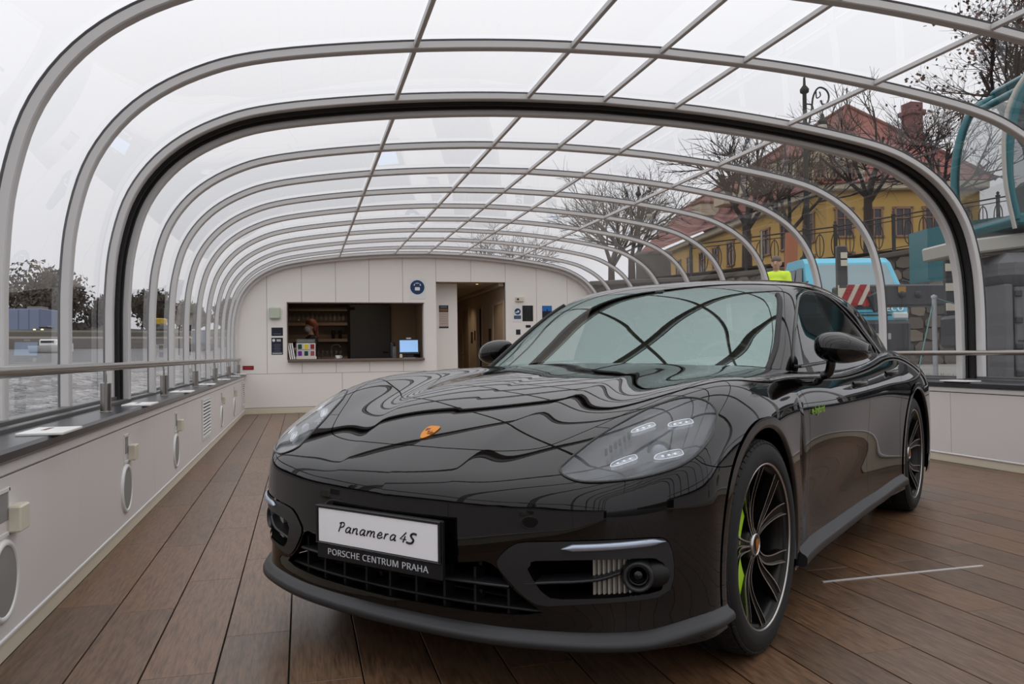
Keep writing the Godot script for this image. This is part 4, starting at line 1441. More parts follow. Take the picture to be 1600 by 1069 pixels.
func skin_grid(which: int, spine_z: float, x_front: float, x_back: float, step: float, phis: PackedFloat64Array, fan_f: int, fan_b: int) -> Pelt:
	var s := Pelt.new()
	var rows := []
	for k in range(fan_f, 0, -1):
		rows.append([x_front, PI / 2 * k / fan_f])
	var cnt := int(round((x_front - x_back) / step))
	for k in cnt + 1:
		rows.append([lerpf(x_front, x_back, float(k) / cnt), 0.0])
	for k in range(1, fan_b + 1):
		rows.append([x_back, -PI / 2 * k / fan_b])
	var np := phis.size()
	var last := PackedFloat64Array()
	last.resize(np)
	last.fill(-1.0)
	for r in rows:
		var o := Vector3(r[0], 0, spine_z)
		var al: float = r[1]
		var prev := -1.0
		for j in np:
			var d := Vector3(sin(al), cos(al) * cos(phis[j]), cos(al) * sin(phis[j]))
			var h := ray_hit(which, o, d, 2.2, last[j])
			last[j] = h
			var p := o + d * h
			if absf(p.y) < 1e-4:
				p.y = 0.0
			s.v.append(p)
			s.n.append(field_normal(which, p))
	for i in rows.size() - 1:
		for j in np - 1:
			var a := i * np + j
			s.t.append_array([a, a + 1, a + np + 1, a, a + np + 1, a + np])
	return s

# keep: -1 the part where values are below zero, 1 the part above
func cut(s: Pelt, val: PackedFloat32Array, keep: int) -> Pelt:
	var o := Pelt.new()
	var sg := float(keep)
	var vmap := {}
	var emap := {}
	var tris := s.t
	for i in range(0, tris.size(), 3):
		var ids := [tris[i], tris[i + 1], tris[i + 2]]
		var inn := 0
		for q in ids:
			if val[q] * sg > 0.0:
				inn += 1
		if inn == 0:
			continue
		var poly := []
		for k in 3:
			var a: int = ids[k]
			var b: int = ids[(k + 1) % 3]
			var va := val[a] * sg
			var vb := val[b] * sg
			if va > 0.0:
				if not vmap.has(a):
					vmap[a] = o.v.size()
					o.v.append(s.v[a])
					o.n.append(s.n[a])
				poly.append(vmap[a])
			if (va > 0.0) != (vb > 0.0):
				var key := mini(a, b) * 1000000 + maxi(a, b)
				if not emap.has(key):
					var tt := va / (va - vb)
					emap[key] = o.v.size()
					o.v.append(s.v[a].lerp(s.v[b], tt))
					o.n.append(s.n[a].lerp(s.n[b], tt).normalized())
				poly.append(emap[key])
		for k in range(1, poly.size() - 1):
			o.t.append_array([poly[0], poly[k], poly[k + 1]])
	return o

func values(s: Pelt, fn: Callable) -> PackedFloat32Array:
	var o := PackedFloat32Array()
	o.resize(s.v.size())
	for i in s.v.size():
		o[i] = fn.call(s.v[i])
	return o

func shifted(a: PackedFloat32Array, d: float) -> PackedFloat32Array:
	var o := a.duplicate()
	for i in o.size():
		o[i] += d
	return o

func edge_distance(q: Vector2, poly: PackedVector2Array, box: Rect2) -> float:
	if not box.has_point(q):
		return 0.2
	var best := 9.0
	for i in poly.size():
		var c := Geometry2D.get_closest_point_to_segment(q, poly[i], poly[(i + 1) % poly.size()])
		best = minf(best, c.distance_squared_to(q))
	best = sqrt(best)
	return -best if Geometry2D.is_point_in_polygon(q, poly) else best

func poly_box(poly: PackedVector2Array, grow := 0.06) -> Rect2:
	var b := Rect2(poly[0], Vector2.ZERO)
	for q in poly:
		b = b.expand(q)
	return b.grow(grow)

# distance to a closed outline drawn in a plane: ax and ay pick the two coordinates; ok says where it applies
func outline_values(s: Pelt, poly: PackedVector2Array, e1: Vector3, e2: Vector3, ok: Callable) -> PackedFloat32Array:
	var b := poly_box(poly)
	return values(s, func(p: Vector3) -> float:
		if not ok.call(p):
			return 0.2
		return edge_distance(Vector2(p.dot(e1), p.dot(e2)), poly, b))

# car axes to the node's axes
func cl(p: Vector3) -> Vector3:
	return Vector3(p.y, p.z, p.x)

func mir(p: Vector3) -> Vector3:
	return Vector3(p.x, -p.y, p.z)

func add_skin(st: Shape, s: Pelt, mirrored := false, off := 0.0) -> void:
	for i in range(0, s.t.size(), 3):
		var p := []
		var q := []
		for k in 3:
			var id := s.t[i + k]
			var vv := s.v[id] + s.n[id] * off
			var nn := s.n[id]
			if mirrored:
				vv = mir(vv)
				nn = mir(nn)
			p.append(cl(vv))
			q.append(cl(nn))
		st.tri(p[0], p[1], p[2], q[0], q[1], q[2])

func skin_part(called: String, s: Pelt, m: Material, parent: Node, sides := 2, off := 0.0) -> MeshInstance3D:
	# sides: 0 left only, 1 right only, 2 both halves in one part
	var st := Shape.new()
	if sides != 1:
		add_skin(st, s, false, off)
	if sides != 0:
		add_skin(st, s, true, off)
	return part(called, st.mesh(), m, parent)

const CAR_HL := [[-0.067, 0.042], [-0.058, 0.013], [-0.017, -0.016], [0.058, -0.028], [0.15, -0.024], [0.251, 0.003], [0.326, 0.046], [0.394, 0.115], [0.436, 0.178], [0.458, 0.229], [0.454, 0.267], [0.43, 0.295], [0.382, 0.31], [0.327, 0.3], [0.247, 0.271], [0.152, 0.216], [0.065, 0.161], [-0.009, 0.101], [-0.054, 0.06]]

func vec2s(a: Array) -> Array:
	var o := []
	for q in a:
		o.append(Vector2(q[0], q[1]))
	return o

func surf_at(which: int, o: Vector3, d: Vector3) -> Vector3:
	return o + d * ray_hit(which, o, d.normalized(), 2.2) / 1.0 if is_equal_approx(d.length(), 1.0) else o + d.normalized() * ray_hit(which, o, d.normalized(), 2.2)

# nearest surface point of the lower body to a given point
func snap(which: int, p: Vector3) -> Vector3:
	for k in 6:
		p -= field_normal(which, p) * field(which, p) * 0.95
	return p

func build_car() -> void:
	f_top = Field.new(TAB_TOP)
	f_side = Field.new(TAB_SIDE)
	f_nose = Field.new(TAB_NOSE)
	f_roof = Field.new(TAB_ROOF)
	f_house = Field.new(TAB_GLASSHOUSE)
	var car := thing("sports_car", "glossy black four-door sports car with white number plate parked on the deck", "car", Vector3(0.9354, 0.0, -3.2036), -0.8708)
	var gloss := paint("car_black", Color(0.016, 0.016, 0.018), 0.02, 0.0, 0.5)
	var satin := paint("car_satin", Color(0.12, 0.125, 0.135), 0.42, 0.0, 0.5)
	var matte := paint("car_matte", Color(0.075, 0.075, 0.08), 0.5, 0.0, 0.4)
	var deep := paint("car_inside_black", Color(0.012, 0.012, 0.012), 0.9, 0.0, 0.2)
	paint("piano_black", Color(0.02, 0.02, 0.022), 0.06)
	paint("silver", Color(0.72, 0.71, 0.70), 0.22, 1.0)
	paint("spoke_dark", Color(0.16, 0.155, 0.15), 0.3, 0.85)
	paint("tyre", Color(0.035, 0.035, 0.036), 0.75)
	paint("acid_green", Color(0.62, 0.80, 0.02), 0.35)
	paint("disc_steel", Color(0.32, 0.31, 0.30), 0.35, 1.0)
	paint("gold", Color(0.80, 0.50, 0.12), 0.32, 0.8)
	paint("crest_red", Color(0.42, 0.08, 0.05), 0.4)
	# ---- lower body
	var phis := PackedFloat64Array()
	for k in 14:
		phis.append(deg_to_rad(lerpf(-90.0, -44.0, k / 13.0)))
	for k in 25:
		phis.append(deg_to_rad(lerpf(-42.0, 14.0, k / 24.0)))
	for k in range(1, 25):
		phis.append(deg_to_rad(lerpf(14.0, 40.0, k / 24.0)))
	for k in range(1, 27):
		phis.append(deg_to_rad(lerpf(40.0, 90.0, k / 26.0)))
	var skin := skin_grid(0, 0.5, 0.42, -3.5, 0.028, phis, 46, 14)
	var EX := Vector3(1, 0, 0)
	var EY := Vector3(0, 1, 0)
	var EZ := Vector3(0, 0, 1)
	# wheel openings, cabin hole, lower edge
	skin = cut(skin, values(skin, func(p: Vector3) -> float:
		if p.y < 0.5:
			return 1.0
		return minf(Vector2(p.x, p.z - 0.362).length() - 0.415, Vector2(p.x + 2.95, p.z - 0.362).length() - 0.425)), 1)
	skin = cut(skin, values(skin, func(p: Vector3) -> float:
		if p.z < 0.86:
			return 1.0
		return maxf(p.y - (f_house.at(p.x, 0.96) - 0.05), maxf(p.x + 0.64 + 0.16 * p.y * p.y, -3.3 - p.x))), 1)
	skin = cut(skin, values(skin, func(p: Vector3) -> float: return p.z - 0.192), 1)
	# headlight
	var HN := Vector3(0.62, 0.55, 0.56).normalized()
	var H1 := Vector3(-0.664, 0.748, 0.0).normalized()
	var H2 := HN.cross(H1)
	var hl := curve2(vec2s(CAR_HL), true, 3)
	var hv := outline_values(skin, hl, H1, H2, func(p: Vector3) -> bool: return p.x > 0.1 and p.y > 0.4 and p.z > 0.55)
	var lens := cut(skin, hv, -1)
	skin = cut(skin, shifted(hv, -0.004), 1)
	# side intake and lower grille (outlines seen from the front)
	var fr_out := curve2(vec2s([[0.426, 0.422], [0.444, 0.45], [0.469, 0.472], [0.50, 0.488], [0.58, 0.496], [0.67, 0.503], [0.76, 0.508], [0.845, 0.508], [0.866, 0.492], [0.873, 0.445], [0.872, 0.392], [0.862, 0.352], [0.834, 0.338], [0.714, 0.328], [0.62, 0.316], [0.55, 0.309], [0.509, 0.328], [0.475, 0.359], [0.443, 0.394]]), true, 3)
	var fr_in := curve2(vec2s([[0.522, 0.432], [0.60, 0.444], [0.669, 0.45], [0.767, 0.454], [0.838, 0.452], [0.856, 0.43], [0.858, 0.385], [0.842, 0.356], [0.762, 0.346], [0.68, 0.340], [0.60, 0.333], [0.567, 0.341], [0.536, 0.382]]), true, 3)
	var front_ok := func(p: Vector3) -> bool: return p.x > 0.55
	var fv := outline_values(skin, fr_out, EY, EZ, front_ok)
	var frame := cut(skin, fv, -1)
	skin = cut(skin, shifted(fv, -0.002), 1)
	frame = cut(frame, outline_values(frame, fr_in, EY, EZ, front_ok), 1)
	var grille := PackedVector2Array([Vector2(-0.3, 0.405), Vector2(0.26, 0.405), Vector2(0.40, 0.425), Vector2(0.432, 0.400), Vector2(0.452, 0.366), Vector2(0.49, 0.333), Vector2(0.526, 0.309), Vector2(0.565, 0.284), Vector2(0.48, 0.274), Vector2(0.336, 0.268), Vector2(0.0, 0.264), Vector2(-0.3, 0.264)])
	skin = cut(skin, outline_values(skin, grille, EY, EZ, front_ok), 1)
	# dark inner shell that shows through the shut lines
	skin_part("inner_shell", skin, deep, car, 2, -0.012)
	# ---- panels
	var hood_line := curve2(vec2s([[0.743, 0.12], [0.732, 0.29], [0.700, 0.43], [0.66, 0.497], [0.56, 0.572], [0.45, 0.64], [0.30, 0.725], [0.03, 0.772], [-0.4, 0.765], [-0.85, 0.75]]), false, 3)
	hood_line.append_array(PackedVector2Array([Vector2(-1.3, 0.7), Vector2(-1.3, -0.2), Vector2(0.744, -0.2)]))
	var hoodv := outline_values(skin, hood_line, EX, EY, func(p: Vector3) -> bool: return p.z > 0.6)
	var hood := cut(skin, shifted(hoodv, 0.0018), -1)
	var rest := cut(skin, shifted(hoodv, -0.0018), 1)
	var bump_line := curve2(vec2s([[0.10, 0.672], [0.254, 0.675], [0.393, 0.681], [0.487, 0.697], [0.523, 0.722], [0.545, 0.78]]), false, 3)
	bump_line.append_array(PackedVector2Array([Vector2(0.55, 0.95), Vector2(1.1, 0.95), Vector2(1.1, 0.0), Vector2(0.1, 0.0)]))
	var bumpv := outline_values(rest, bump_line, EX, EZ, func(_p: Vector3) -> bool: return true)
	var bumper := cut(rest, shifted(bumpv, 0.0015), -1)
	rest = cut(rest, shifted(bumpv, -0.0015), 1)
	var door_x := func(z: float) -> float: return -0.585 - 0.08 * (1.0 - pow((z - 0.56) / 0.33, 2.0))
	var dv := values(rest, func(p: Vector3) -> float: return p.x - float(door_x.call(p.z)))
	var fender := cut(rest, shifted(dv, -0.002), 1)
	rest = cut(rest, shifted(dv, 0.002), -1)
	var mid_x := func(z: float) -> float: return -1.70 - 0.09 * smoothstep(0.8, 0.4, z)
	var mv := values(rest, func(p: Vector3) -> float: return p.x - float(mid_x.call(p.z)))
	var door_f := cut(rest, shifted(mv, -0.002), 1)
	rest = cut(rest, shifted(mv, 0.002), -1)
	var rear_x := func(z: float) -> float: return -2.44 - 0.16 * smoothstep(0.62, 0.95, z)
	var rv := values(rest, func(p: Vector3) -> float: return p.x - float(rear_x.call(p.z)))
	var door_r := cut(rest, shifted(rv, -0.002), 1)
	var quarter := cut(rest, shifted(rv, 0.002), -1)
	var hood_part := skin_part("hood", hood, gloss, car)
	var bumper_part := skin_part("front_bumper", bumper, gloss, car)
	var door_parts := []
	for s in 2:
		skin_part("front_fender", fender, gloss, car, s)
		door_parts.append(skin_part("front_door", door_f, gloss, car, s))
		door_parts.append(skin_part("rear_door", door_r, gloss, car, s))
		skin_part("rear_quarter", quarter, gloss, car, s)
		var ip := skin_part("intake_frame", frame, satin, car, s, 0.004)
		ip.set_meta("label", "satin grey air intake surround")
	# ---- front details
	car_intakes(car, matte, deep, satin)
	car_grille(car, matte, deep, satin)
	car_headlights(car, lens, hl, H1, H2, HN)
	car_lip_and_sills(car, satin)
	car_plate(bumper_part, car)
	car_emblem(hood_part)
	for s in 2:
		car_arches(car, s, deep)
	for k in 4:
		car_wheel(car, k)
	car_house(car, gloss, matte, deep)
	car_mirrors(car, gloss, matte)
	car_door_bits(car, door_parts, gloss)
	car_cabin(car, deep)
	part("underbody", box_mesh(Vector3(1.64, 0.03, 4.4), 0.01, Vector3(0, 0.21, -1.52)), deep, car)

func car_intakes(car: Node3D, matte: Material, deep: Material, satin: Material) -> void:
	var hole := curve2(vec2s([[0.522, 0.432], [0.60, 0.444], [0.669, 0.45], [0.767, 0.454], [0.838, 0.452], [0.856, 0.43], [0.858, 0.385], [0.842, 0.356], [0.762, 0.346], [0.68, 0.340], [0.60, 0.333], [0.567, 0.341], [0.536, 0.382]]), true, 3)
	paint("fin_grey", Color(0.66, 0.64, 0.60), 0.5)
	paint("lamp_strip", Color(0.62, 0.66, 0.72), 0.06, 0.6)
	paint("lens_black", Color(0.01, 0.01, 0.012), 0.03)
	for s in 2:
		var sg := 1.0 if s == 0 else -1.0
		var node := Node3D.new()
		node.name = "air_intake"
		car.add_child(node, true)
		var wall := Shape.new()
		var rim := []
		var back := []
		for q in hole:
			var p := Vector3(f_nose.at(q.x, q.y) - 0.002, q.x, q.y)
			rim.append(p)
			back.append(p + Vector3(-0.11, -0.03, 0.0))
		for i in rim.size():
			var j := (i + 1) % rim.size()
			wall.quad(cl(_sd(rim[i], sg)), cl(_sd(rim[j], sg)), cl(_sd(back[j], sg)), cl(_sd(back[i], sg)))
		var c := Vector3(0.62, 0.68, 0.395)
		for i in back.size():
			var j := (i + 1) % back.size()
			var o := cl(Vector3(1, 0, 0))
			wall.tri(cl(_sd(back[i], sg)), cl(_sd(back[j], sg)), cl(_sd(c, sg)), o, o, o)
		part("duct", wall.mesh(), deep, node)
		# vertical radiator fins
		for k in 10:
			var fs := Shape.new()
			var y := 0.682 + k * 0.0125
			var x := f_nose.at(y, 0.40) - 0.055
			fs.box(cl(Vector3(x, y * sg, 0.397)), Vector3(0.0055, 0.118, 0.02))
			part("fin", fs.mesh(), M.fin_grey, node)
		# wing-shaped blade
		var bl := Shape.new()
		var rows := []
		var path := curve3([Vector3(0.842, 0.512, 0.368), Vector3(0.822, 0.585, 0.378), Vector3(0.797, 0.655, 0.385), Vector3(0.765, 0.715, 0.394), Vector3(0.735, 0.762, 0.412)], false, 4)
		for q in path:
			var w := 0.007
			rows.append(PackedVector3Array([cl(_sd(q + Vector3(-0.07, -0.02, w), sg)), cl(_sd(q + Vector3(-0.004, 0, w * 0.8), sg)), cl(_sd(q + Vector3(0.004, 0, 0), sg)), cl(_sd(q + Vector3(-0.004, 0, -w * 0.8), sg)), cl(_sd(q + Vector3(-0.07, -0.02, -w), sg))]))
		bl.sheet(rows)
		part("blade", bl.mesh(), satin, node)
		# round sensor housing
		var cen := Vector3(0.705, 0.803, 0.40)
		var ax := Vector3(0.86, 0.42, 0.0).normalized()
		var ly := cl(_sd(ax, sg))
		var lx := ly.cross(Vector3.UP).normalized()
		var bs := Basis(lx, ly, lx.cross(ly))
		var hs := Shape.new()
		hs.lathe(cl(_sd(cen, sg)), PackedVector2Array([Vector2(0.030, -0.004), Vector2(0.032, 0.004), Vector2(0.038, 0.008), Vector2(0.043, 0.004), Vector2(0.047, -0.012), Vector2(0.052, -0.06)]), 32, bs)
		part("lamp_housing", hs.mesh(), satin, node)
		hs = Shape.new()
		hs.lathe(cl(_sd(cen, sg)), PackedVector2Array([Vector2(0.0, -0.006), Vector2(0.008, -0.007), Vector2(0.017, -0.012), Vector2(0.022, -0.02), Vector2(0.031, -0.022), Vector2(0.032, -0.004)]), 32, bs)
		part("lamp_lens", hs.mesh(), M.lens_black, node)
		var hb := Shape.new()
		var mount := PackedVector3Array()
		var mrad := PackedFloat32Array()
		for q in [[0.662, 0.812, 0.040], [0.652, 0.826, 0.042], [0.642, 0.838, 0.040], [0.632, 0.846, 0.034], [0.624, 0.850, 0.024]]:
			mount.append(cl(_sd(Vector3(q[0] - 0.004, q[1] - 0.004, 0.401), sg)))
			mrad.append(q[2])
		hb.tube(mount, 0.04, 20, true, mrad)
		part("lamp_mount", hb.mesh(), matte, node)
		# slim light strip along the top of the surround
		var strip_rows := []
		for k in 25:
			var t := k / 24.0
			var y := lerpf(0.622, 0.857, t)
			var hh := 0.0105 * minf(1.0, minf(t * 8.0 + 0.06, (1.0 - t) * 10.0 + 0.06))
			var zc := lerpf(0.481, 0.499, t)
			var row := PackedVector3Array()
			for m in 7:
				var a := PI * m / 6.0
				var z := zc + hh * cos(a)
				var p := Vector3(0.4, y, z)
				var px := f_nose.at(y, z)
				p.x = px
				p = snap(0, p)
				var nn := field_normal(0, p)
				row.append(cl(_sd(p + nn * (0.006 + 0.010 * sin(a)), sg)))
			strip_rows.append(row)
		var ss := Shape.new()
		ss.sheet(strip_rows)
		var sp := part("light_strip", ss.mesh(), M.lamp_strip, node)
		sp.set_meta("label", "slim silvery light strip")

func _sd(p: Vector3, sg: float) -> Vector3:
	return Vector3(p.x, p.y * sg, p.z)

func car_grille(car: Node3D, matte: Material, deep: Material, satin: Material) -> void:
	var node := Node3D.new()
	node.name = "lower_grille"
	car.add_child(node, true)
	# recess
	var rec := Shape.new()
	rec.box(Vector3(0, 0.34, 0.72), Vector3(1.04, 0.22, 0.02))
	rec.box(Vector3(0, 0.455, 0.78), Vector3(1.0, 0.02, 0.14))
	rec.box(Vector3(0, 0.245, 0.76), Vector3(0.9, 0.02, 0.10))
	part("recess", rec.mesh(), deep, node)
	for zi in 2:
		var z: float = [0.352, 0.285][zi]
		var hw: float = [0.455, 0.54][zi]
		var rows := []
		for k in 31:
			var y := lerpf(-hw, hw, k / 30.0)
			var x: float = f_nose.at(absf(y), z) - [0.006, 0.02][zi]
			var q := Vector3(x, y, z)
			rows.append(PackedVector3Array([cl(q + Vector3(-0.06, 0, 0.006)), cl(q + Vector3(-0.003, 0, 0.006)), cl(q + Vector3(0.003, 0, 0.0)), cl(q + Vector3(-0.003, 0, -0.006)), cl(q + Vector3(-0.06, 0, -0.006))]))
		var st := Shape.new()
		st.sheet(rows)
		part("slat", st.mesh(), satin if zi == 0 else matte, node)
	for k in 9:
		var y := -0.44 + k * 0.11
		var st := Shape.new()
		st.bevel_box(cl(Vector3(f_nose.at(absf(y), 0.33) - 0.045, y, 0.325)), Vector3(0.009, 0.14, 0.045), 0.002)
		part("fin", st.mesh(), matte, node)
	for k in 3:
		var st := Shape.new()
		st.bevel_box(cl(Vector3(0.775, 0.0, 0.30 + k * 0.022)), Vector3(0.9, 0.006, 0.01), 0.001)
		part("radiator_bar", st.mesh(), matte, node)
	for q in [[-0.07, 0.337], [-0.07, 0.315], [0.345, 0.405], [0.345, 0.322]]:
		var st := Shape.new()
		st.bevel_box(cl(Vector3(0.835, q[0], q[1])), Vector3(0.012, 0.014, 0.01), 0.002)
		part("bracket", st.mesh(), M.spoke_dark, node)

func car_headlights(car: Node3D, lens: Pelt, hl: PackedVector2Array, H1: Vector3, H2: Vector3, HN: Vector3) -> void:
	pane("lamp_glass_cover", Color(0.85, 0.9, 0.95, 0.03), 0.5)
	paint("lamp_grey", Color(0.26, 0.27, 0.285), 0.3, 0.6)
	paint("lamp_dark", Color(0.09, 0.095, 0.105), 0.25, 0.4)
	paint("lamp_clear", Color(0.86, 0.88, 0.90), 0.12, 0.35)
	pane("lamp_crystal", Color(0.80, 0.84, 0.9, 0.22), 0.6)
	var deepmap := shrink_skin(lens, hl, H1, H2)
	var blocks := [[Vector3(0.503, 0.724, 0.813), 0.078, 0.026], [Vector3(0.437, 0.822, 0.826), 0.082, 0.027], [Vector3(0.654, 0.735, 0.728), 0.082, 0.025], [Vector3(0.572, 0.843, 0.741), 0.090, 0.027]]
	for s in 2:
		var sg := 1.0 if s == 0 else -1.0
		var node := Node3D.new()
		node.name = "headlight"
		car.add_child(node, true)
		var st := Shape.new()
		add_skin(st, deepmap, s == 1)
		part("reflector_bowl", st.mesh(), M.lamp_grey, node)
		st = Shape.new()
		add_skin(st, lens, s == 1, 0.001)
		part("lens_cover", st.mesh(), M.lamp_glass_cover, node)
		# black edge gasket
		var loop := PackedVector3Array()
		for q in hl:
			var p := H1 * q.x + H2 * q.y + HN * 1.25
			p = _drop(p, -HN)
			loop.append(cl(_sd(p, sg)))
		st = Shape.new()
		st.tube(loop, 0.0045, 6, false, PackedFloat32Array(), true)
		part("edge_seal", st.mesh(), M.piano_black, node)
		for b in blocks:
			var p := _drop(H1 * (b[0] as Vector3).dot(H1) + H2 * (b[0] as Vector3).dot(H2) + HN * 1.25, -HN)
			var nn := field_normal(0, p)
			p -= nn * 0.022
			var along := (H1 + H2 * 0.22).normalized()
			along = (along - nn * along.dot(nn)).normalized()
			var up := nn.cross(along)
			var bb := Basis(cl(_sd(along, sg)), cl(_sd(up, sg)), cl(_sd(nn, sg)))
			if bb.determinant() < 0.0:
				bb.x = -bb.x
			var ol := PackedVector2Array()
			var k := -1.0 if sg < 0.0 else 1.0
			for q in curve2(vec2s([[-0.5, -0.32], [-0.2, -0.5], [0.40, -0.46], [0.5, -0.1], [0.46, 0.40], [0.1, 0.5], [-0.36, 0.34], [-0.52, -0.05]]), true, 3):
				ol.append(Vector2(q.x * b[1] * k, q.y * b[2]))
			st = Shape.new()
			st.plate(cl(_sd(p, sg)), ol, 0.012, bb)
			part("light_block", st.mesh(), M.lamp_crystal, node)
			var ring := PackedVector3Array()
			for q in ol:
				ring.append(cl(_sd(p, sg)) + bb * Vector3(q.x, q.y, 0.007))
			st = Shape.new()
			st.tube(ring, 0.0018, 5, false, PackedFloat32Array(), true)
			for m in 3:
				st.bevel_box(cl(_sd(p, sg)) + bb * Vector3((m - 1) * 0.02, -0.002, 0.004), Vector3(0.010, 0.009, 0.01), 0.002, bb)
			part("block_rim", st.mesh(), M.lamp_clear, node)
		# projector in the middle
		var pc := _drop(H1 * Vector3(0.553, 0.804, 0.772).dot(H1) + H2 * Vector3(0.553, 0.804, 0.772).dot(H2) + HN * 1.25, -HN)
		var pn := Vector3(0.8, 0.35, 0.3).normalized()
		pc -= field_normal(0, pc) * 0.05
		var ly := cl(_sd(pn, sg))
		var lx := ly.cross(Vector3.UP).normalized()
		var bs := Basis(lx, ly, lx.cross(ly))
		st = Shape.new()
		st.lathe(cl(_sd(pc, sg)), PackedVector2Array([Vector2(0.0, 0.022), Vector2(0.012, 0.020), Vector2(0.022, 0.012), Vector2(0.027, 0.0)]), 24, bs)
		part("projector_lens", st.mesh(), M.lamp_crystal, node)
		st = Shape.new()
		st.lathe(cl(_sd(pc, sg)), PackedVector2Array([Vector2(0.027, 0.002), Vector2(0.034, 0.004), Vector2(0.040, -0.01), Vector2(0.042, -0.04)]), 24, bs)
		part("projector_ring", st.mesh(), M.lamp_dark, node)
		# ribbed side trim
		for k in 6:
			var rp := Vector3(0.63 - k * 0.018, 0.66 + k * 0.006, 0.76 + k * 0.009)
			rp = snap(0, rp)
			rp -= field_normal(0, rp) * 0.026
			st = Shape.new()
			st.bevel_box(cl(_sd(rp, sg)), Vector3(0.006, 0.022, 0.012), 0.002)
			part("trim_rib", st.mesh(), M.lamp_dark, node)

func _drop(p: Vector3, d: Vector3) -> Vector3:
	# march from outside onto the lower body
	var t := 0.0
	for k in 60:
		var f := body_f(p + d * t)
		if f < 0.0005:
			break
		t += f * 0.7
	return p + d * t

func shrink_skin(lens: Pelt, hl: PackedVector2Array, H1: Vector3, H2: Vector3) -> Pelt:
	var o := Pelt.new()
	var box := poly_box(hl, 0.1)
	o.t = lens.t
	for i in lens.v.size():
		var p := lens.v[i]
		var d := -edge_distance(Vector2(p.dot(H1), p.dot(H2)), hl, box)
		var k := smoothstep(0.0, 0.055, d)
		o.v.append(p - lens.n[i] * (0.006 + 0.042 * k))
		o.n.append(lens.n[i])
	return o

func car_lip_and_sills(car: Node3D, satin: Material) -> void:
	# chin lip: follows the bumper round to both wheel openings
	var path := []
	for k in range(-40, 41):
		var a := deg_to_rad(k * 2.19)
		var o := Vector3(0.36, 0, 0.23)
		var d := Vector3(cos(a), sin(a), 0)
		var p := o + d * ray_hit(0, o, Vector3(d.x, absf(d.y), 0), 1.6)
		path.append([p, d])
	var rows := []
	for k in path.size():
		var p: Vector3 = path[k][0]
		var d: Vector3 = path[k][1]
		var nn: Vector3 = (field_normal(0, Vector3(p.x, absf(p.y), 0.25)))
		nn = Vector3(nn.x, nn.y * signf(p.y if p.y != 0.0 else 1.0), 0).normalized()
		var zs := 0.190 + 0.012 * smoothstep(0.4, 0.85, absf(p.y)) + 0.025 * smoothstep(0.80, 0.95, absf(p.y))
		var row := PackedVector3Array()
		for w in [[-0.012, 0.048], [0.004, 0.044], [0.010, 0.034], [0.024, 0.026], [0.031, 0.016], [0.031, 0.004], [0.024, -0.003], [-0.07, -0.006]]:
			var o := Vector3(0.36, 0, maxf(zs + w[1], 0.2))
			var q := o + d * ray_hit(0, o, Vector3(d.x, absf(d.y), 0), 1.6)
			q.z = zs + w[1]
			row.append(cl(q + nn * w[0]))
		rows.append(row)
	var st := Shape.new()
	st.sheet(rows)
	var lp := part("chin_lip", st.mesh(), satin, car)
	lp.set_meta("label", "satin grey lip under the front bumper")
	for s in 2:
		var sg := 1.0 if s == 0 else -1.0
		rows = []
		for k in 41:
			var x := lerpf(-0.44, -2.50, k / 40.0)
			var y := f_side.at(x, 0.27)
			var dz := 0.03 * smoothstep(-1.9, -2.5, x) + 0.012
			var row := PackedVector3Array()
			for w in [[-0.02, 0.262], [0.003, 0.248], [0.010, 0.236], [0.028, 0.226], [0.034, 0.217], [0.033, 0.192], [0.02, 0.182], [-0.15, 0.182]]:
				row.append(cl(Vector3(x, (y + w[0]) * sg, w[1] + dz)))
			rows.append(row)
		st = Shape.new()
		st.sheet(rows)
		for e in [0, 40]:
			var cc: Vector3 = (rows[e][0] + rows[e][5]) * 0.5
			for k in 7:
				var o := Vector3(0, 0, 1.0 if e == 0 else -1.0)
				st.tri(rows[e][k], rows[e][k + 1], cc, o, o, o)
		part("side_sill", st.mesh(), satin, car)

func car_arches(car: Node3D, s: int, deep: Material) -> void:
	var sg := 1.0 if s == 0 else -1.0
	for w in 2:
		var cx: float = [0.0, -2.95][w]
		var r: float = [0.415, 0.425][w]
		var lip_rows := []
		var liner_rows := []
		for k in 61:
			var a := lerpf(deg_to_rad(-22.0), deg_to_rad(202.0 if w == 0 else 186.0), k / 60.0)
			var d := Vector2(cos(a), sin(a))
			var p := Vector3(cx + d.x * r, 0, 0.362 + d.y * r)
			if p.z < 0.21:
				continue
			var y := ray_hit(0, Vector3(p.x, 0.0, p.z), Vector3(0, 1, 0), 1.4)
			p.y = y
			var inward := Vector3(-d.x, 0, -d.y)
			var row := PackedVector3Array()
			for q in [[-0.030, 0.0025], [-0.006, 0.0045], [0.004, 0.004], [0.012, -0.001], [0.014, -0.012], [0.004, -0.05]]:
				row.append(cl(_sd(p + inward * q[0] + Vector3(0, q[1], 0), sg)))
			lip_rows.append(row)
			var row2 := PackedVector3Array()
			for q in [[0.004, -0.03], [-0.012, -0.06], [-0.02, -0.40]]:
				row2.append(cl(_sd(p + inward * q[0] + Vector3(0, q[1], 0), sg)))
			liner_rows.append(row2)
		var st := Shape.new()
		st.sheet(lip_rows)
		part("arch_lip", st.mesh(), M.car_black, car)
		st = Shape.new()
		st.sheet(liner_rows)
		st.plate(cl(Vector3(cx, 0.54 * sg, 0.362)), disc_outline(r + 0.02, 24), 0.01, Basis(Vector3(0, 0, 1), Vector3(0, 1, 0), Vector3(-1, 0, 0)))
		part("wheel_liner", st.mesh(), deep, car)

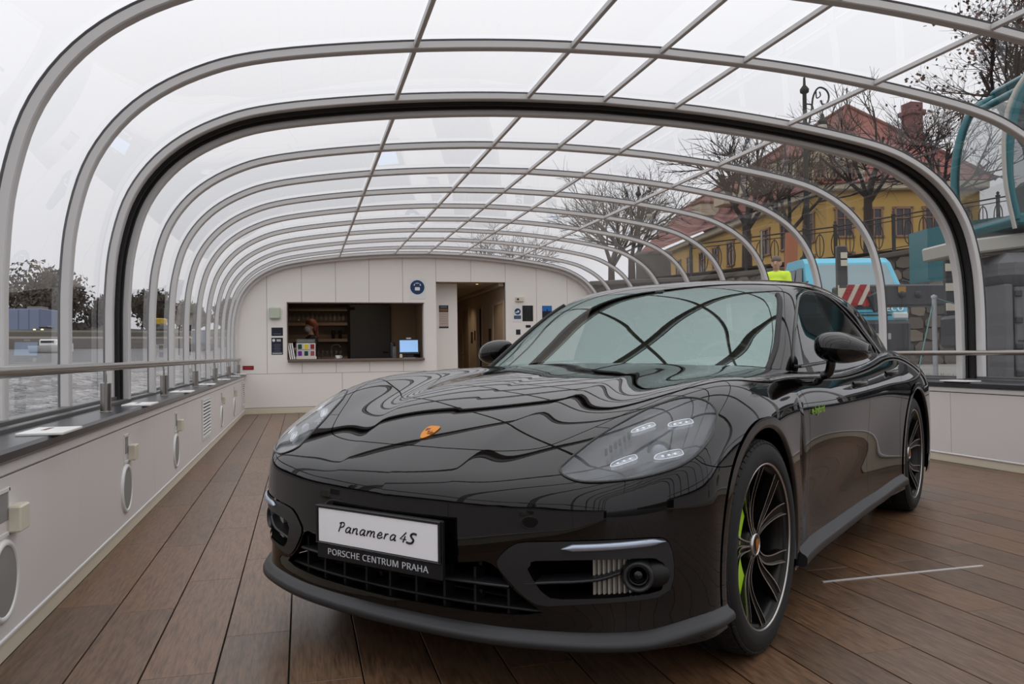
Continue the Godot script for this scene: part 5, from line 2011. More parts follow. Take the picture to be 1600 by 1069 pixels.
func car_wheel(car: Node3D, k: int) -> void:
	var left := k % 2 == 0
	var front := k < 2
	var node := Node3D.new()
	node.name = "wheel"
	car.add_child(node, true)
	node.position = Vector3(0.803 if left else -0.803, 0.363, 0.0 if front else -2.95)
	if not left:
		node.rotation.y = PI
	var fwd := 1.0 if left else -1.0
	if not M.has("wheel_tyre"):
		make_wheel_meshes()
	part("tyre", M.wheel_tyre, M.tyre, node)
	part("tread_blocks", M.wheel_blocks, M.tyre, node)
	part("rim_barrel", M.wheel_barrel, M.spoke_dark, node)
	part("rim_edge", M.wheel_edge, M.silver, node)
	var spin: float = [0.26, 0.3, 0.10, 0.2][k]
	for g in 10:
		var sp := part("spoke", M["wheel_spoke_%d" % (g % 2)], M.spoke_dark, node)
		sp.rotation.x = spin + TAU * (g / 2) / 5.0
		var ed := part("spoke_edge", M["wheel_spoke_edge_%d" % (g % 2)], M.silver, node)
		ed.rotation.x = sp.rotation.x
	part("hub", M.wheel_hub, M.spoke_dark, node)
	part("hub_ring", M.wheel_ring, M.silver, node)
	var cap := part("hub_cap", M.wheel_cap, M.piano_black, node)
	cap.set_meta("label", "black hub cap with gold crest")
	part("cap_crest", M.wheel_crest, M.gold, node)
	part("brake_disc", M.wheel_disc, M.disc_steel, node)
	var ca := part("brake_caliper", M.wheel_caliper, M.acid_green, node)
	ca.set_meta("label", "acid green brake caliper")
	if not left:
		ca.rotation.y = 0.0
	ca.rotation.x = 0.0 if left == front or true else PI
	if not left:
		ca.rotation.x = PI

func make_wheel_meshes() -> void:
	var AX := Basis(Vector3(0, 1, 0), Vector3(1, 0, 0), Vector3(0, 0, -1))
	var st := Shape.new()
	var prof := PackedVector2Array()
	for q in [[0.262, -0.105], [0.275, -0.125], [0.300, -0.137], [0.330, -0.138], [0.350, -0.130], [0.359, -0.116], [0.3625, -0.095], [0.363, -0.072], [0.357, -0.070], [0.357, -0.060], [0.363, -0.058], [0.3635, -0.022], [0.357, -0.020], [0.357, -0.010], [0.3635, -0.008], [0.3635, 0.028], [0.357, 0.030], [0.357, 0.040], [0.363, 0.042], [0.3615, 0.086], [0.358, 0.104], [0.351, 0.120], [0.342, 0.130], [0.328, 0.1365], [0.322, 0.1365], [0.318, 0.1385], [0.300, 0.138], [0.290, 0.136], [0.281, 0.130], [0.276, 0.122], [0.262, 0.112]]:
		prof.append(Vector2(q[0], q[1]))
	st.lathe(Vector3.ZERO, prof, 72, AX)
	M.wheel_tyre = st.mesh()
	st = Shape.new()
	for k in 66:
		var a := TAU * k / 66.0
		var b := Basis(Vector3(1, 0, 0), a)
		st.bevel_box(b * Vector3(0.088, 0.3595, 0), Vector3(0.046, 0.008, 0.0305), 0.0015, b * Basis(Vector3(0, 0, 1), -0.10))
		st.bevel_box(b * Vector3(0.119, 0.3505, 0), Vector3(0.012, 0.012, 0.0305), 0.002, b * Basis(Vector3(0, 0, 1), -0.75))
		st.bevel_box(b * Vector3(-0.088, 0.3595, 0), Vector3(0.046, 0.008, 0.0305), 0.0015, b * Basis(Vector3(0, 0, 1), 0.10))
	M.wheel_blocks = st.mesh()
	st = Shape.new()
	st.lathe(Vector3.ZERO, PackedVector2Array([Vector2(0.2755, 0.128), Vector2(0.270, 0.116), Vector2(0.262, 0.110), Vector2(0.255, 0.10), Vector2(0.247, 0.06), Vector2(0.242, -0.02), Vector2(0.245, -0.09), Vector2(0.265, -0.12)]), 60, AX)
	M.wheel_barrel = st.mesh()
	st = Shape.new()
	st.lathe(Vector3.ZERO, PackedVector2Array([Vector2(0.2835, 0.128), Vector2(0.283, 0.131), Vector2(0.280, 0.1325), Vector2(0.2765, 0.131), Vector2(0.275, 0.128)]), 72, AX)
	M.wheel_edge = st.mesh()
	for v in 2:
		var sg := 1.0 if v == 0 else -1.0
		st = Shape.new()
		var se := Shape.new()
		var lft := []
		var rgt := []
		var nrm := Vector3(1, 0, 0)
		for i in 15:
			var t := i / 14.0
			var r := lerpf(0.040, 0.268, t)
			var sm := smoothstep(0.0, 1.0, t)
			var a := deg_to_rad(sg * (9.0 + 8.0 * sm - 4.0 * sin(PI * t)) - 3.0 * sin(TAU * t * 0.8))
			var w := lerpf(0.009, 0.024, t * t) * (1.0 + 0.35 * sin(PI * t))
			var x := 0.092 + 0.030 * smoothstep(0.0, 1.0, t) - 0.016 * sin(PI * t)
			var rd := Vector3(0, cos(a), sin(a))
			var tg := Vector3(0, -sin(a), cos(a))
			lft.append([rd * r - tg * w + Vector3(x, 0, 0), tg])
			rgt.append([rd * r + tg * w + Vector3(x, 0, 0), tg])
		for i in 14:
			var l0: Vector3 = lft[i][0]
			var l1: Vector3 = lft[i + 1][0]
			var r0: Vector3 = rgt[i][0]
			var r1: Vector3 = rgt[i + 1][0]
			var dp := Vector3(-0.030, 0, 0)
			var sunk := Vector3(-0.006, 0, 0)
			var i0 := l0.lerp(r0, 0.22) + sunk
			var i1 := l1.lerp(r1, 0.22) + sunk
			var j0 := l0.lerp(r0, 0.78) + sunk
			var j1 := l1.lerp(r1, 0.78) + sunk
			st.quad(l0, l1, i1, i0, nrm)
			st.quad(i0, i1, j1, j0, nrm)
			st.quad(j0, j1, r1, r0, nrm)
			st.quad(l0, l1, l1 + dp, l0 + dp, -(lft[i][1] as Vector3))
			st.quad(r0, r1, r1 + dp, r0 + dp, rgt[i][1])
			var e := Vector3(0.001, 0, 0)
			var k0: Vector3 = lft[i][1]
			var k1: Vector3 = lft[i + 1][1]
			var ew := 0.0046
			se.quad(l0 + e, l1 + e, l1 + k1 * ew + e, l0 + k0 * ew + e, nrm)
			se.quad(r0 + e, r1 + e, r1 - k1 * ew + e, r0 - k0 * ew + e, nrm)
			se.quad(l0 + e, l1 + e, l1 - e * 4.0, l0 - e * 4.0, -k0)
			se.quad(r0 + e, r1 + e, r1 - e * 4.0, r0 - e * 4.0, k0)
		M["wheel_spoke_%d" % v] = st.mesh()
		M["wheel_spoke_edge_%d" % v] = se.mesh()
	st = Shape.new()
	st.lathe(Vector3.ZERO, PackedVector2Array([Vector2(0.0, 0.090), Vector2(0.05, 0.090), Vector2(0.060, 0.082), Vector2(0.066, 0.04), Vector2(0.07, -0.05)]), 36, AX)
	M.wheel_hub = st.mesh()
	st = Shape.new()
	st.lathe(Vector3.ZERO, PackedVector2Array([Vector2(0.033, 0.096), Vector2(0.034, 0.100), Vector2(0.038, 0.100), Vector2(0.040, 0.094), Vector2(0.041, 0.088)]), 36, AX)
	M.wheel_ring = st.mesh()
	st = Shape.new()
	st.lathe(Vector3.ZERO, PackedVector2Array([Vector2(0.0, 0.101), Vector2(0.02, 0.100), Vector2(0.033, 0.097)]), 36, AX)
	M.wheel_cap = st.mesh()
	st = Shape.new()
	st.plate(Vector3(0.102, 0, 0), curve2(vec2s([[-0.014, 0.018], [0.0, 0.021], [0.014, 0.018], [0.014, 0.0], [0.008, -0.016], [0.0, -0.022], [-0.008, -0.016], [-0.014, 0.0]]), true, 2), 0.002, Basis(Vector3(0, 0, -1), Vector3(0, 1, 0), Vector3(1, 0, 0)))
	M.wheel_crest = st.mesh()
	st = Shape.new()
	st.lathe(Vector3.ZERO, PackedVector2Array([Vector2(0.07, 0.03), Vector2(0.09, 0.032), Vector2(0.195, 0.032), Vector2(0.197, 0.028), Vector2(0.197, 0.0), Vector2(0.09, -0.002)]), 48, AX)
	M.wheel_disc = st.mesh()
	# caliper: an arc block ahead of the axle
	st = Shape.new()
	var rows := []
	for i in 15:
		var a := deg_to_rad(lerpf(-60.0, 60.0, i / 14.0))
		var e := 1.0 - 0.25 * pow(absf(i - 7) / 7.0, 4.0)
		var d := Vector3(0, sin(a), cos(a))
		var row := PackedVector3Array()
		for q in [[0.095, -0.03], [0.095, 0.066], [0.11, 0.080], [0.222, 0.080], [0.236, 0.064], [0.238, -0.03]]:
			row.append(d * (0.165 + (q[0] - 0.165) * e) + Vector3(q[1], 0, 0))
		rows.append(row)
	st.sheet(rows)
	for ei in [0, 14]:
		for q in 4:
			st.quad(rows[ei][q], rows[ei][q + 1], rows[ei][5], rows[ei][0], Vector3(0, -1 if ei == 0 else 1, 0))
	for i in [4, 10]:
		var a := deg_to_rad(lerpf(-60.0, 60.0, i / 14.0))
		st.bevel_box(Vector3(0.076, sin(a) * 0.172, cos(a) * 0.172), Vector3(0.012, 0.04, 0.04), 0.006, Basis(Vector3(1, 0, 0), -a))
	M.wheel_caliper = st.mesh()

func car_plate(bumper: Node3D, car: Node3D) -> void:
	var node := Node3D.new()
	node.name = "number_plate"
	car.add_child(node, true)
	node.position = Vector3(0, 0.473, 0.9235)
	node.set_meta("label", "white plate with black script in a black holder")
	part("holder", box_mesh(Vector3(0.548, 0.178, 0.018), 0.004, Vector3(0, -0.024, 0)), M.car_matte, node)
	part("holder_back", box_mesh(Vector3(0.50, 0.13, 0.05), 0.004, Vector3(0, -0.02, -0.03)), M.car_inside_black, node)
	var fr := Shape.new()
	for q in [[0.0, 0.0595, 0.548, 0.010], [0.0, -0.0605, 0.548, 0.006]]:
		fr.bevel_box(Vector3(q[0], q[1], 0.011), Vector3(q[2], q[3], 0.008), 0.002)
	for sx in [-1.0, 1.0]:
		fr.bevel_box(Vector3(sx * 0.268, 0.0, 0.011), Vector3(0.011, 0.12, 0.008), 0.002)
	part("holder_frame", fr.mesh(), M.piano_black, node)
	part("plate", box_mesh(Vector3(0.522, 0.112, 0.003), 0.001, Vector3(0, 0, 0.0105)), paint("plate_white", Color(0.93, 0.93, 0.95), 0.35), node)
	# script lettering: slanted single strokes
	var glyphs := {
		"P": [[[0.10, 0.0], [0.30, 1.0]], [[0.0, 0.86], [0.22, 0.99], [0.70, 1.0], [0.86, 0.80], [0.68, 0.56], [0.24, 0.46]]],
		"a": [[[0.84, 0.50], [0.45, 0.60], [0.10, 0.34], [0.18, 0.04], [0.52, 0.06], [0.84, 0.40]], [[0.88, 0.58], [0.80, 0.14], [0.90, 0.0], [1.04, 0.10]]],
		"n": [[[0.12, 0.58], [0.06, 0.0]], [[0.08, 0.24], [0.40, 0.56], [0.74, 0.54], [0.72, 0.16], [0.82, 0.0], [0.98, 0.10]]],
		"m": [[[0.08, 0.58], [0.04, 0.0]], [[0.06, 0.24], [0.28, 0.56], [0.48, 0.52], [0.46, 0.0]], [[0.47, 0.24], [0.66, 0.56], [0.86, 0.52], [0.84, 0.14], [0.90, 0.0], [1.0, 0.08]]],
		"e": [[[0.12, 0.26], [0.70, 0.34], [0.72, 0.54], [0.42, 0.60], [0.08, 0.30], [0.20, 0.02], [0.60, 0.02], [0.96, 0.18]]],
		"r": [[[0.14, 0.58], [0.06, 0.0]], [[0.10, 0.28], [0.44, 0.56], [0.84, 0.55]]],
		"4": [[[0.74, 1.0], [0.02, 0.30], [0.96, 0.30]], [[0.72, 0.62], [0.58, 0.0]]],
		"S": [[[1.0, 0.94], [0.52, 1.0], [0.24, 0.80], [0.46, 0.56], [0.76, 0.34], [0.60, 0.06], [0.2, 0.0], [-0.16, 0.06]]]}
	var pen := -0.166
	for q in [["P", 0.030], ["a", 0.030], ["n", 0.031], ["a", 0.030], ["m", 0.044], ["e", 0.029], ["r", 0.022], ["a", 0.030], [" ", 0.010], ["4", 0.032], ["S", 0.034]]:
		if q[0] == " ":
			pen += q[1]
			continue
		var st := Shape.new()
		for sk in glyphs[q[0]]:
			var line := PackedVector3Array()
			var src: Array = vec2s(sk)
			for w in (curve2(src, false, 4) if src.size() > 3 else PackedVector2Array(src)):
				line.append(Vector3(pen + w.x * q[1] * 0.84 + w.y * 0.010, (w.y - 0.45) * 0.031, 0.0125))
			st.tube(line, 0.0036 if q[0] == "S" else 0.0022, 6)
		part("letter", st.mesh(), M.ink, node)
		pen += q[1] + 0.002
	var t2 := part("holder_text", text_mesh("PORSCHE CENTRUM PRAHA", 0.021, 0.001), paint("holder_print", Color(0.78, 0.79, 0.82), 0.5), node)
	t2.transform = Transform3D(Basis(Vector3(1.22, 0, 0), Vector3(0, 0.95, 0), Vector3(0, 0, 1)), Vector3(0.0, -0.086, 0.0098))

func car_emblem(hood: Node3D) -> void:
	var p := snap(0, Vector3(0.672, 0.0, 0.77))
	var nn := cl(field_normal(0, p))
	nn.x = 0.0
	nn = nn.normalized()
	var b := Basis(Vector3(1, 0, 0), nn.cross(Vector3(1, 0, 0)).normalized(), nn)
	var node := Node3D.new()
	node.name = "crest_badge"
	hood.add_child(node, true)
	node.transform = Transform3D(b, cl(p))
	node.set_meta("label", "gold shield badge on the bonnet")
	var out := curve2(vec2s([[-0.026, 0.034], [0.0, 0.039], [0.026, 0.034], [0.027, 0.0], [0.016, -0.028], [0.0, -0.042], [-0.016, -0.028], [-0.027, 0.0]]), true, 3)
	var st := Shape.new()
	st.plate(Vector3(0, 0, 0.0015), out, 0.003)
	var g2 := Shape.new()
	for q in [[-0.0145, 0.014, 1], [0.0145, -0.008, 1]]:
		for k in 3:
			g2.box(Vector3(q[0], q[1] + (k - 1) * 0.0055, 0.0034), Vector3(0.017, 0.0026, 0.0008))
	g2.plate(Vector3(0, 0.0, 0.0036), curve2(vec2s([[-0.009, 0.011], [0.009, 0.011], [0.008, -0.004], [0.0, -0.013], [-0.008, -0.004]]), true, 2), 0.0006)
	var o := MeshInstance3D.new()
	st.v = st.v
	o.mesh = st.mesh()
	# badge plate and its enamel share one node each under the badge
	var badge := part("badge_plate", o.mesh, M.gold, node)
	o.free()
	var en := Shape.new()
	for q in [[-0.0145, 0.014], [0.0145, -0.008]]:
		for k in 3:
			en.box(Vector3(q[0], q[1] + (k - 1) * 0.0055, 0.0034), Vector3(0.017, 0.0028, 0.0008))
	part("enamel_stripes", en.mesh(), M.crest_red, node)
	en = Shape.new()
	en.plate(Vector3(0, 0.0, 0.0036), curve2(vec2s([[-0.009, 0.011], [0.009, 0.011], [0.008, -0.004], [0.0, -0.013], [-0.008, -0.004]]), true, 2), 0.0008)
	part("inner_shield", en.mesh(), M.gold, node)
	en = Shape.new()
	en.plate(Vector3(0, 0.0, 0.0044), curve2(vec2s([[-0.003, 0.006], [0.003, 0.004], [0.002, -0.004], [-0.001, -0.007], [-0.003, -0.001]]), true, 2), 0.0006)
	part("centre_mark", en.mesh(), M.ink, node)
	badge.set_meta("label", "gold shield plate")

func car_house(car: Node3D, gloss: Material, matte: Material, deep: Material) -> void:
	var phis := PackedFloat64Array()
	for k in 61:
		phis.append(deg_to_rad(lerpf(0.0, 90.0, k / 60.0)))
	var skin := skin_grid(1, 0.90, -1.15, -3.3, 0.03, phis, 40, 18)
	var EX := Vector3(1, 0, 0)
	var EY := Vector3(0, 1, 0)
	var EZ := Vector3(0, 0, 1)
	var mir_tex := Image.create(2, 2, false, Image.FORMAT_RGBA8)
	mir_tex.fill(Color(1, 1, 1, 1))
	# coated windscreen: a thin reflecting layer over clear glass
	var coat := paint("windscreen_coat", Color(0.82, 0.92, 0.90, 0.28), 0.0, 1.0, 0.5)
	coat.transparency = BaseMaterial3D.TRANSPARENCY_ALPHA
	coat.albedo_texture = ImageTexture.create_from_image(mir_tex)
	pane("side_window_glass", Color(0.012, 0.03, 0.03, 0.78), 0.5)
	var ws := curve2(vec2s([[-0.68, 0.728], [-0.80, 0.718], [-0.907, 0.698], [-1.08, 0.655], [-1.18, 0.625], [-1.215, 0.595], [-1.218, 0.45], [-1.215, 0.2]]), false, 3)
	ws.append_array(PackedVector2Array([Vector2(-1.215, -0.2), Vector2(-0.2, -0.2), Vector2(-0.2, 0.72)]))
	var wv := outline_values(skin, ws, EX, EY, func(p: Vector3) -> bool: return p.x > -1.6)
	var glass := cut(skin, wv, -1)
	var rest := cut(skin, wv, 1)
	var strip := cut(rest, outline_values(rest, ws, EX, EY, func(p: Vector3) -> bool: return p.x > -1.6 and p.y < 0.76), 1)
	var sw := curve2(vec2s([[-0.80, 0.962], [-1.018, 1.114], [-1.328, 1.276], [-1.515, 1.326], [-1.762, 1.344], [-2.0, 1.312], [-2.265, 1.212], [-2.413, 1.118], [-2.53, 1.045], [-2.545, 1.015]]), false, 3)
	sw.append_array(PackedVector2Array([Vector2(-2.52, 1.0), Vector2(-1.7, 0.985), Vector2(-0.9, 0.962)]))
	var sv := outline_values(strip, sw, EX, EZ, func(p: Vector3) -> bool: return p.y > 0.45)
	var side := cut(strip, sv, -1)
	rest = cut(strip, sv, 1)
	var rw := curve2(vec2s([[-2.62, 0.0], [-2.64, 0.3], [-2.74, 0.44], [-3.3, 0.40], [-3.75, 0.30], [-3.78, 0.0]]), false, 3)
	rw.append_array(PackedVector2Array([Vector2(-3.78, -0.2), Vector2(-2.62, -0.2)]))
	var bv := outline_values(rest, rw, EX, EY, func(_p: Vector3) -> bool: return true)
	var rear := cut(rest, bv, -1)
	rest = cut(rest, bv, 1)
	skin_part("roof_and_pillars", rest, gloss, car)
	skin_part("roof_lining", rest, deep, car, 2, -0.02)
	var wp := skin_part("windscreen", glass, coat, car)
	wp.set_meta("label", "green tinted reflecting windscreen")
	skin_part("rear_window", rear, M.side_window_glass, car)
	var post := values(side, func(p: Vector3) -> float: return p.x + 1.66)
	var sf := cut(side, shifted(post, -0.02), 1)
	var sr := cut(side, shifted(post, 0.04), -1)
	var sp := cut(cut(side, shifted(post, -0.02), -1), shifted(post, 0.04), 1)
	for s in 2:
		var a := skin_part("front_side_window", sf, M.side_window_glass, car, s)
		a.set_meta("label", "dark tinted front side window")
		skin_part("rear_side_window", sr, M.side_window_glass, car, s)
		skin_part("window_post", sp, M.piano_black, car, s)
		var sg := 1.0 if s == 0 else -1.0
		# window surround and windscreen edge trim
		var loop := PackedVector3Array()
		for q in sw:
			var y := ray_hit(1, Vector3(q.x, 0.0, q.y), Vector3(0, 1, 0), 1.2)
			if y > 0.0:
				loop.append(cl(Vector3(q.x, (y + 0.001) * sg, q.y)))
		var st := Shape.new()
		st.tube(loop, 0.0085, 8, false, PackedFloat32Array(), true)
		part("window_surround", st.mesh(), M.piano_black, car)
		var edge := PackedVector3Array()
		for q in curve2(vec2s([[-0.64, 0.742], [-0.80, 0.728], [-0.907, 0.706], [-1.08, 0.664], [-1.18, 0.634], [-1.22, 0.612]]), false, 4):
			var z := ray_hit(1, Vector3(q.x, q.y, 0.88), Vector3(0, 0, 1), 0.8)
			if z > 0.0:
				edge.append(cl(Vector3(q.x, q.y * sg, 0.88 + z + 0.001)))
		if edge.size() > 2:
			st = Shape.new()
			st.tube(edge, 0.013, 8)
			part("pillar_trim", st.mesh(), matte, car)

func car_mirrors(car: Node3D, gloss: Material, matte: Material) -> void:
	for s in 2:
		var sg := 1.0 if s == 0 else -1.0
		var node := Node3D.new()
		node.name = "side_mirror"
		car.add_child(node, true)
		var cen := Vector3(-1.02, 0.958, 1.038)
		var rows := []
		for i in 25:
			var u := lerpf(-1.0, 1.0, i / 24.0)
			var row := PackedVector3Array()
			for j in 33:
				var a := TAU * j / 32.0
				var rad := pow(maxf(0.0, 1.0 - pow(absf(u), 2.6)), 1.0 / 2.6)
				# long rounded housing, flatter at the back, thinner towards the tip
				var ca := cos(a)
				var sa := sin(a)
				var h := 0.074 * (1.0 - 0.28 * smoothstep(-0.2, 1.0, u))
				var zz := h * rad * signf(sa) * pow(absf(sa), 0.85)
				if sa < 0.0:
					zz *= 0.92
				var xx := (0.125 if ca > 0.0 else 0.055) * rad * signf(ca) * pow(absf(ca), 0.85)
				xx -= 0.05 * smoothstep(0.0, 1.0, u)
				row.append(cl(_sd(cen + Vector3(xx, 0.115 * u, zz - 0.012 * u), sg)))
			rows.append(row)
		var st := Shape.new()
		st.sheet(rows)
		part("housing", st.mesh(), gloss, node)
		st = Shape.new()
		st.plate(cl(_sd(cen + Vector3(-0.058, 0.0, 0.0), sg)), round_rect(0.17, 0.105, 0.04), 0.006, Basis(Vector3(1, 0, 0), Vector3(0, 1, 0), Vector3(0, 0, 1)))
		part("mirror_glass", st.mesh(), M.silver, node)
		st = Shape.new()
		var arm := curve3([Vector3(-1.02, 0.865, 0.915), Vector3(-1.02, 0.893, 0.925), Vector3(-1.018, 0.905, 0.95), Vector3(-1.015, 0.91, 0.99)], false, 4)
		var r := PackedVector3Array()
		var rr := PackedFloat32Array()
		for q in arm:
			r.append(cl(_sd(q, sg)))
			rr.append(0.020)
		st.tube(r, 0.02, 10, true, rr)
		part("arm", st.mesh(), gloss, node)

func car_door_bits(car: Node3D, doors: Array, gloss: Material) -> void:
	# doors: front left, rear left, front right, rear right
	var spots := [Vector3(-1.585, 0.0, 0.862), Vector3(-2.40, 0.0, 0.895)]
	for s in 2:
		var sg := 1.0 if s == 0 else -1.0
		for k in 2:
			var p: Vector3 = spots[k]
			var o := Vector3(p.x, 0.0, p.z)
			p.y = ray_hit(0, o, Vector3(0, 1, 0), 1.4)
			var st := Shape.new()
			var pts := PackedVector3Array()
			var rr := PackedFloat32Array()
			for i in 13:
				var t := i / 12.0
				var x := p.x + lerpf(0.105, -0.105, t)
				var y := ray_hit(0, Vector3(x, 0.0, p.z), Vector3(0, 1, 0), 1.4)
				var bow := 0.030 * pow(sin(PI * t), 0.45) - 0.004
				pts.append(cl(Vector3(x, (y + bow) * sg, p.z + 0.006 * t)))
				rr.append(0.011 + 0.004 * sin(PI * t))
			st.tube(pts, 0.012, 10, true, rr)
			part("handle", st.mesh(), gloss, doors[s * 2 + k])
		# lettering badge on the front door
		var st2 := part("badge_lettering", text_mesh("e-hybrid", 0.028, 0.003, true, true), paint("badge_green", Color(0.55, 0.72, 0.25), 0.25, 0.5), doors[s * 2])
		var yb := ray_hit(0, Vector3(-0.76, 0.0, 0.781), Vector3(0, 1, 0), 1.4)
		var nb := field_normal(0, Vector3(-0.76, yb, 0.781))
		if s == 0:
			var bx := Vector3(0, 0, -1)
			var bz := cl(nb)
			st2.transform = Transform3D(Basis(bx * 1.25, bz.cross(bx).normalized(), bz), cl(Vector3(-0.76, yb + 0.002, 0.781)))
		else:
			var bx := Vector3(0, 0, 1)
			var bz := cl(mir(nb))
			st2.transform = Transform3D(Basis(bx * 1.25, bz.cross(bx).normalized(), bz), cl(Vector3(-0.76, -yb - 0.002, 0.781)))
		# air outlet blade behind the front wheel
		var vs := Shape.new()
		var rows := []
		for i in 15:
			var t := i / 14.0
			var row := PackedVector3Array()
			var x := lerpf(-0.52, -0.585, t)
			var z := lerpf(0.86, 0.40, t)
			for w in [[0.03, -0.004], [0.0, 0.012], [-0.02, 0.0]]:
				var y := ray_hit(0, Vector3(x + w[0], 0.0, z), Vector3(0, 1, 0), 1.4)
				row.append(cl(Vector3(x + w[0], (y + w[1] * sin(PI * clampf(t, 0.03, 0.97))) * sg, z)))
			rows.append(row)
		vs.sheet(rows)
		part("fender_vent_blade", vs.mesh(), gloss, car)

func car_cabin(car: Node3D, deep: Material) -> void:
	paint("leather", Color(0.05, 0.05, 0.052), 0.55)
	paint("trim_grey", Color(0.11, 0.115, 0.12), 0.5)
	# dashboard
	var rows := []
	for k in 25:
		var y := lerpf(-0.74, 0.74, k / 24.0)
		var bx := -0.78 - 0.16 * y * y
		var hump := 0.045 * exp(-pow((y - 0.38) / 0.2, 2.0))
		rows.append(PackedVector3Array([cl(Vector3(bx + 0.12, y, 0.93)), cl(Vector3(bx - 0.02, y, 0.965 + hump * 0.5)), cl(Vector3(bx - 0.22, y, 0.965 + hump)), cl(Vector3(bx - 0.30, y, 0.93 + hump)), cl(Vector3(bx - 0.32, y, 0.80)), cl(Vector3(bx - 0.26, y, 0.60))]))
	var st := Shape.new()
	st.sheet(rows)
	part("dashboard", st.mesh(), M.trim_grey, car)
	st = Shape.new()
	var ring := PackedVector3Array()
	for k in 32:
		var a := TAU * k / 32.0
		ring.append(cl(Vector3(-1.22 + 0.19 * sin(a) * 0.42, 0.38 + 0.19 * cos(a), 0.90 + 0.19 * sin(a) * 0.9)))
	st.tube(ring, 0.016, 8, false, PackedFloat32Array(), true)
	st.bevel_box(cl(Vector3(-1.21, 0.38, 0.90)), Vector3(0.14, 0.09, 0.05), 0.02, Basis(Vector3(1, 0, 0), -0.4))
	st.bevel_box(cl(Vector3(-1.21, 0.38, 0.90)), Vector3(0.36, 0.03, 0.02), 0.006, Basis(Vector3(1, 0, 0), -0.4))
	part("steering_wheel", st.mesh(), M.leather, car)
	for q in [[-1.72, 0.38], [-1.72, -0.38], [-2.62, 0.38], [-2.62, -0.38]]:
		st = Shape.new()
		st.bevel_box(cl(Vector3(q[0] + 0.20, q[1], 0.56)), Vector3(0.52, 0.16, 0.52), 0.05)
		st.bevel_box(cl(Vector3(q[0] - 0.10, q[1], 0.84)), Vector3(0.50, 0.60, 0.14), 0.055, Basis(Vector3(1, 0, 0), -0.28))
		st.bevel_box(cl(Vector3(q[0] - 0.20, q[1], 1.19)), Vector3(0.26, 0.17, 0.09), 0.035, Basis(Vector3(1, 0, 0), -0.2))
		part("seat", st.mesh(), M.leather, car)
	st = Shape.new()
	st.bevel_box(cl(Vector3(-1.22, 0.0, 1.315)), Vector3(0.21, 0.06, 0.03), 0.014)
	st.bevel_box(cl(Vector3(-1.20, 0.0, 1.345)), Vector3(0.05, 0.03, 0.05), 0.01)
	part("rear_view_mirror", st.mesh(), M.leather, car)
	part("cabin_floor", box_mesh(Vector3(1.5, 0.02, 2.9), 0.0, Vector3(0, 0.36, -2.1)), deep, car)
	part("firewall", box_mesh(Vector3(1.5, 0.55, 0.02), 0.0, Vector3(0, 0.65, -0.70)), deep, car)
	part("rear_bulkhead", box_mesh(Vector3(1.3, 0.5, 0.02), 0.0, Vector3(0, 0.72, -3.2)), deep, car)

func build_sill_things() -> void:
	var a := [1.75, 3.72, 5.66, 7.56, 9.45, 11.35, 13.2, 14.7]
	for i in a.size():
		var o := thing("sill_card", ["white card lying on the slate sill behind the first post", "white printed card on the slate sill beside the wide window", "white card on the slate sill by the black canopy seal", "white card on the slate sill between second and third rail post", "white card on the slate sill above the louvred grille", "white card on the slate sill past the louvred grille", "white card on the slate sill near the bar wall", "white card on the slate sill at the bar wall corner"][i], "card", Vector3(LEFT_L - 0.012, 0.734, -a[i]), 0.0, "white cards on the river side sill")
		part("card", box_mesh(Vector3(0.17, 0.011, 0.30), 0.002, Vector3(0, 0.0055, 0)), M.white_plastic, o)
		for k in 5:
			part("print", box_mesh(Vector3(0.02, 0.0008, 0.018), 0.0, Vector3(-0.02, 0.0115, -0.09 + k * 0.026)), M.brown_ink, o)
	var r := thing("sill_card", "white card lying on the quay side sill beside the canopy seal", "card", Vector3(RIGHT_L + 0.015, 0.734, -6.02))
	part("card", box_mesh(Vector3(0.17, 0.011, 0.30), 0.002, Vector3(0, 0.0055, 0)), M.white_plastic, r)

# ---------------------------------------------------------------- outside
const FACE := -0.2543

func build_outside() -> void:
	paint("quay_paving", Color(0.50, 0.49, 0.47), 0.85)
	paint("grass_green", Color(0.30, 0.34, 0.16), 0.9)
	paint("stone_a", Color(0.36, 0.33, 0.30), 0.9)
	paint("stone_b", Color(0.43, 0.39, 0.34), 0.9)
	paint("stone_c", Color(0.30, 0.285, 0.265), 0.9)
	paint("mortar", Color(0.29, 0.27, 0.245), 0.95)
	paint("iron", Color(0.13, 0.14, 0.13), 0.7)
	paint("ochre_wall", Color(0.70, 0.57, 0.32), 0.85)
	paint("pale_wall", Color(0.72, 0.67, 0.58), 0.85)
	paint("roof_tile", Color(0.50, 0.29, 0.26), 0.85)
	paint("roof_tile_b", Color(0.46, 0.28, 0.25), 0.85)
	paint("house_pane", Color(0.16, 0.17, 0.20), 0.25)
	paint("house_frame", Color(0.52, 0.40, 0.32), 0.7)
	paint("bark", Color(0.20, 0.17, 0.16), 0.95)
	paint("bark_pale", Color(0.24, 0.205, 0.185), 0.95)
	paint("dead_leaf", Color(0.36, 0.25, 0.20), 0.9)
	paint("far_tree", Color(0.27, 0.24, 0.20), 0.95)
	paint("far_tree_b", Color(0.31, 0.27, 0.22), 0.95)
	build_quay()
	build_street_house()
	build_quay_trees()
	build_street_lamps()
	build_truck()
	build_crane()
	build_worker(Vector3(9.66, 1.15, -15.05), -0.75)
	build_river_side()

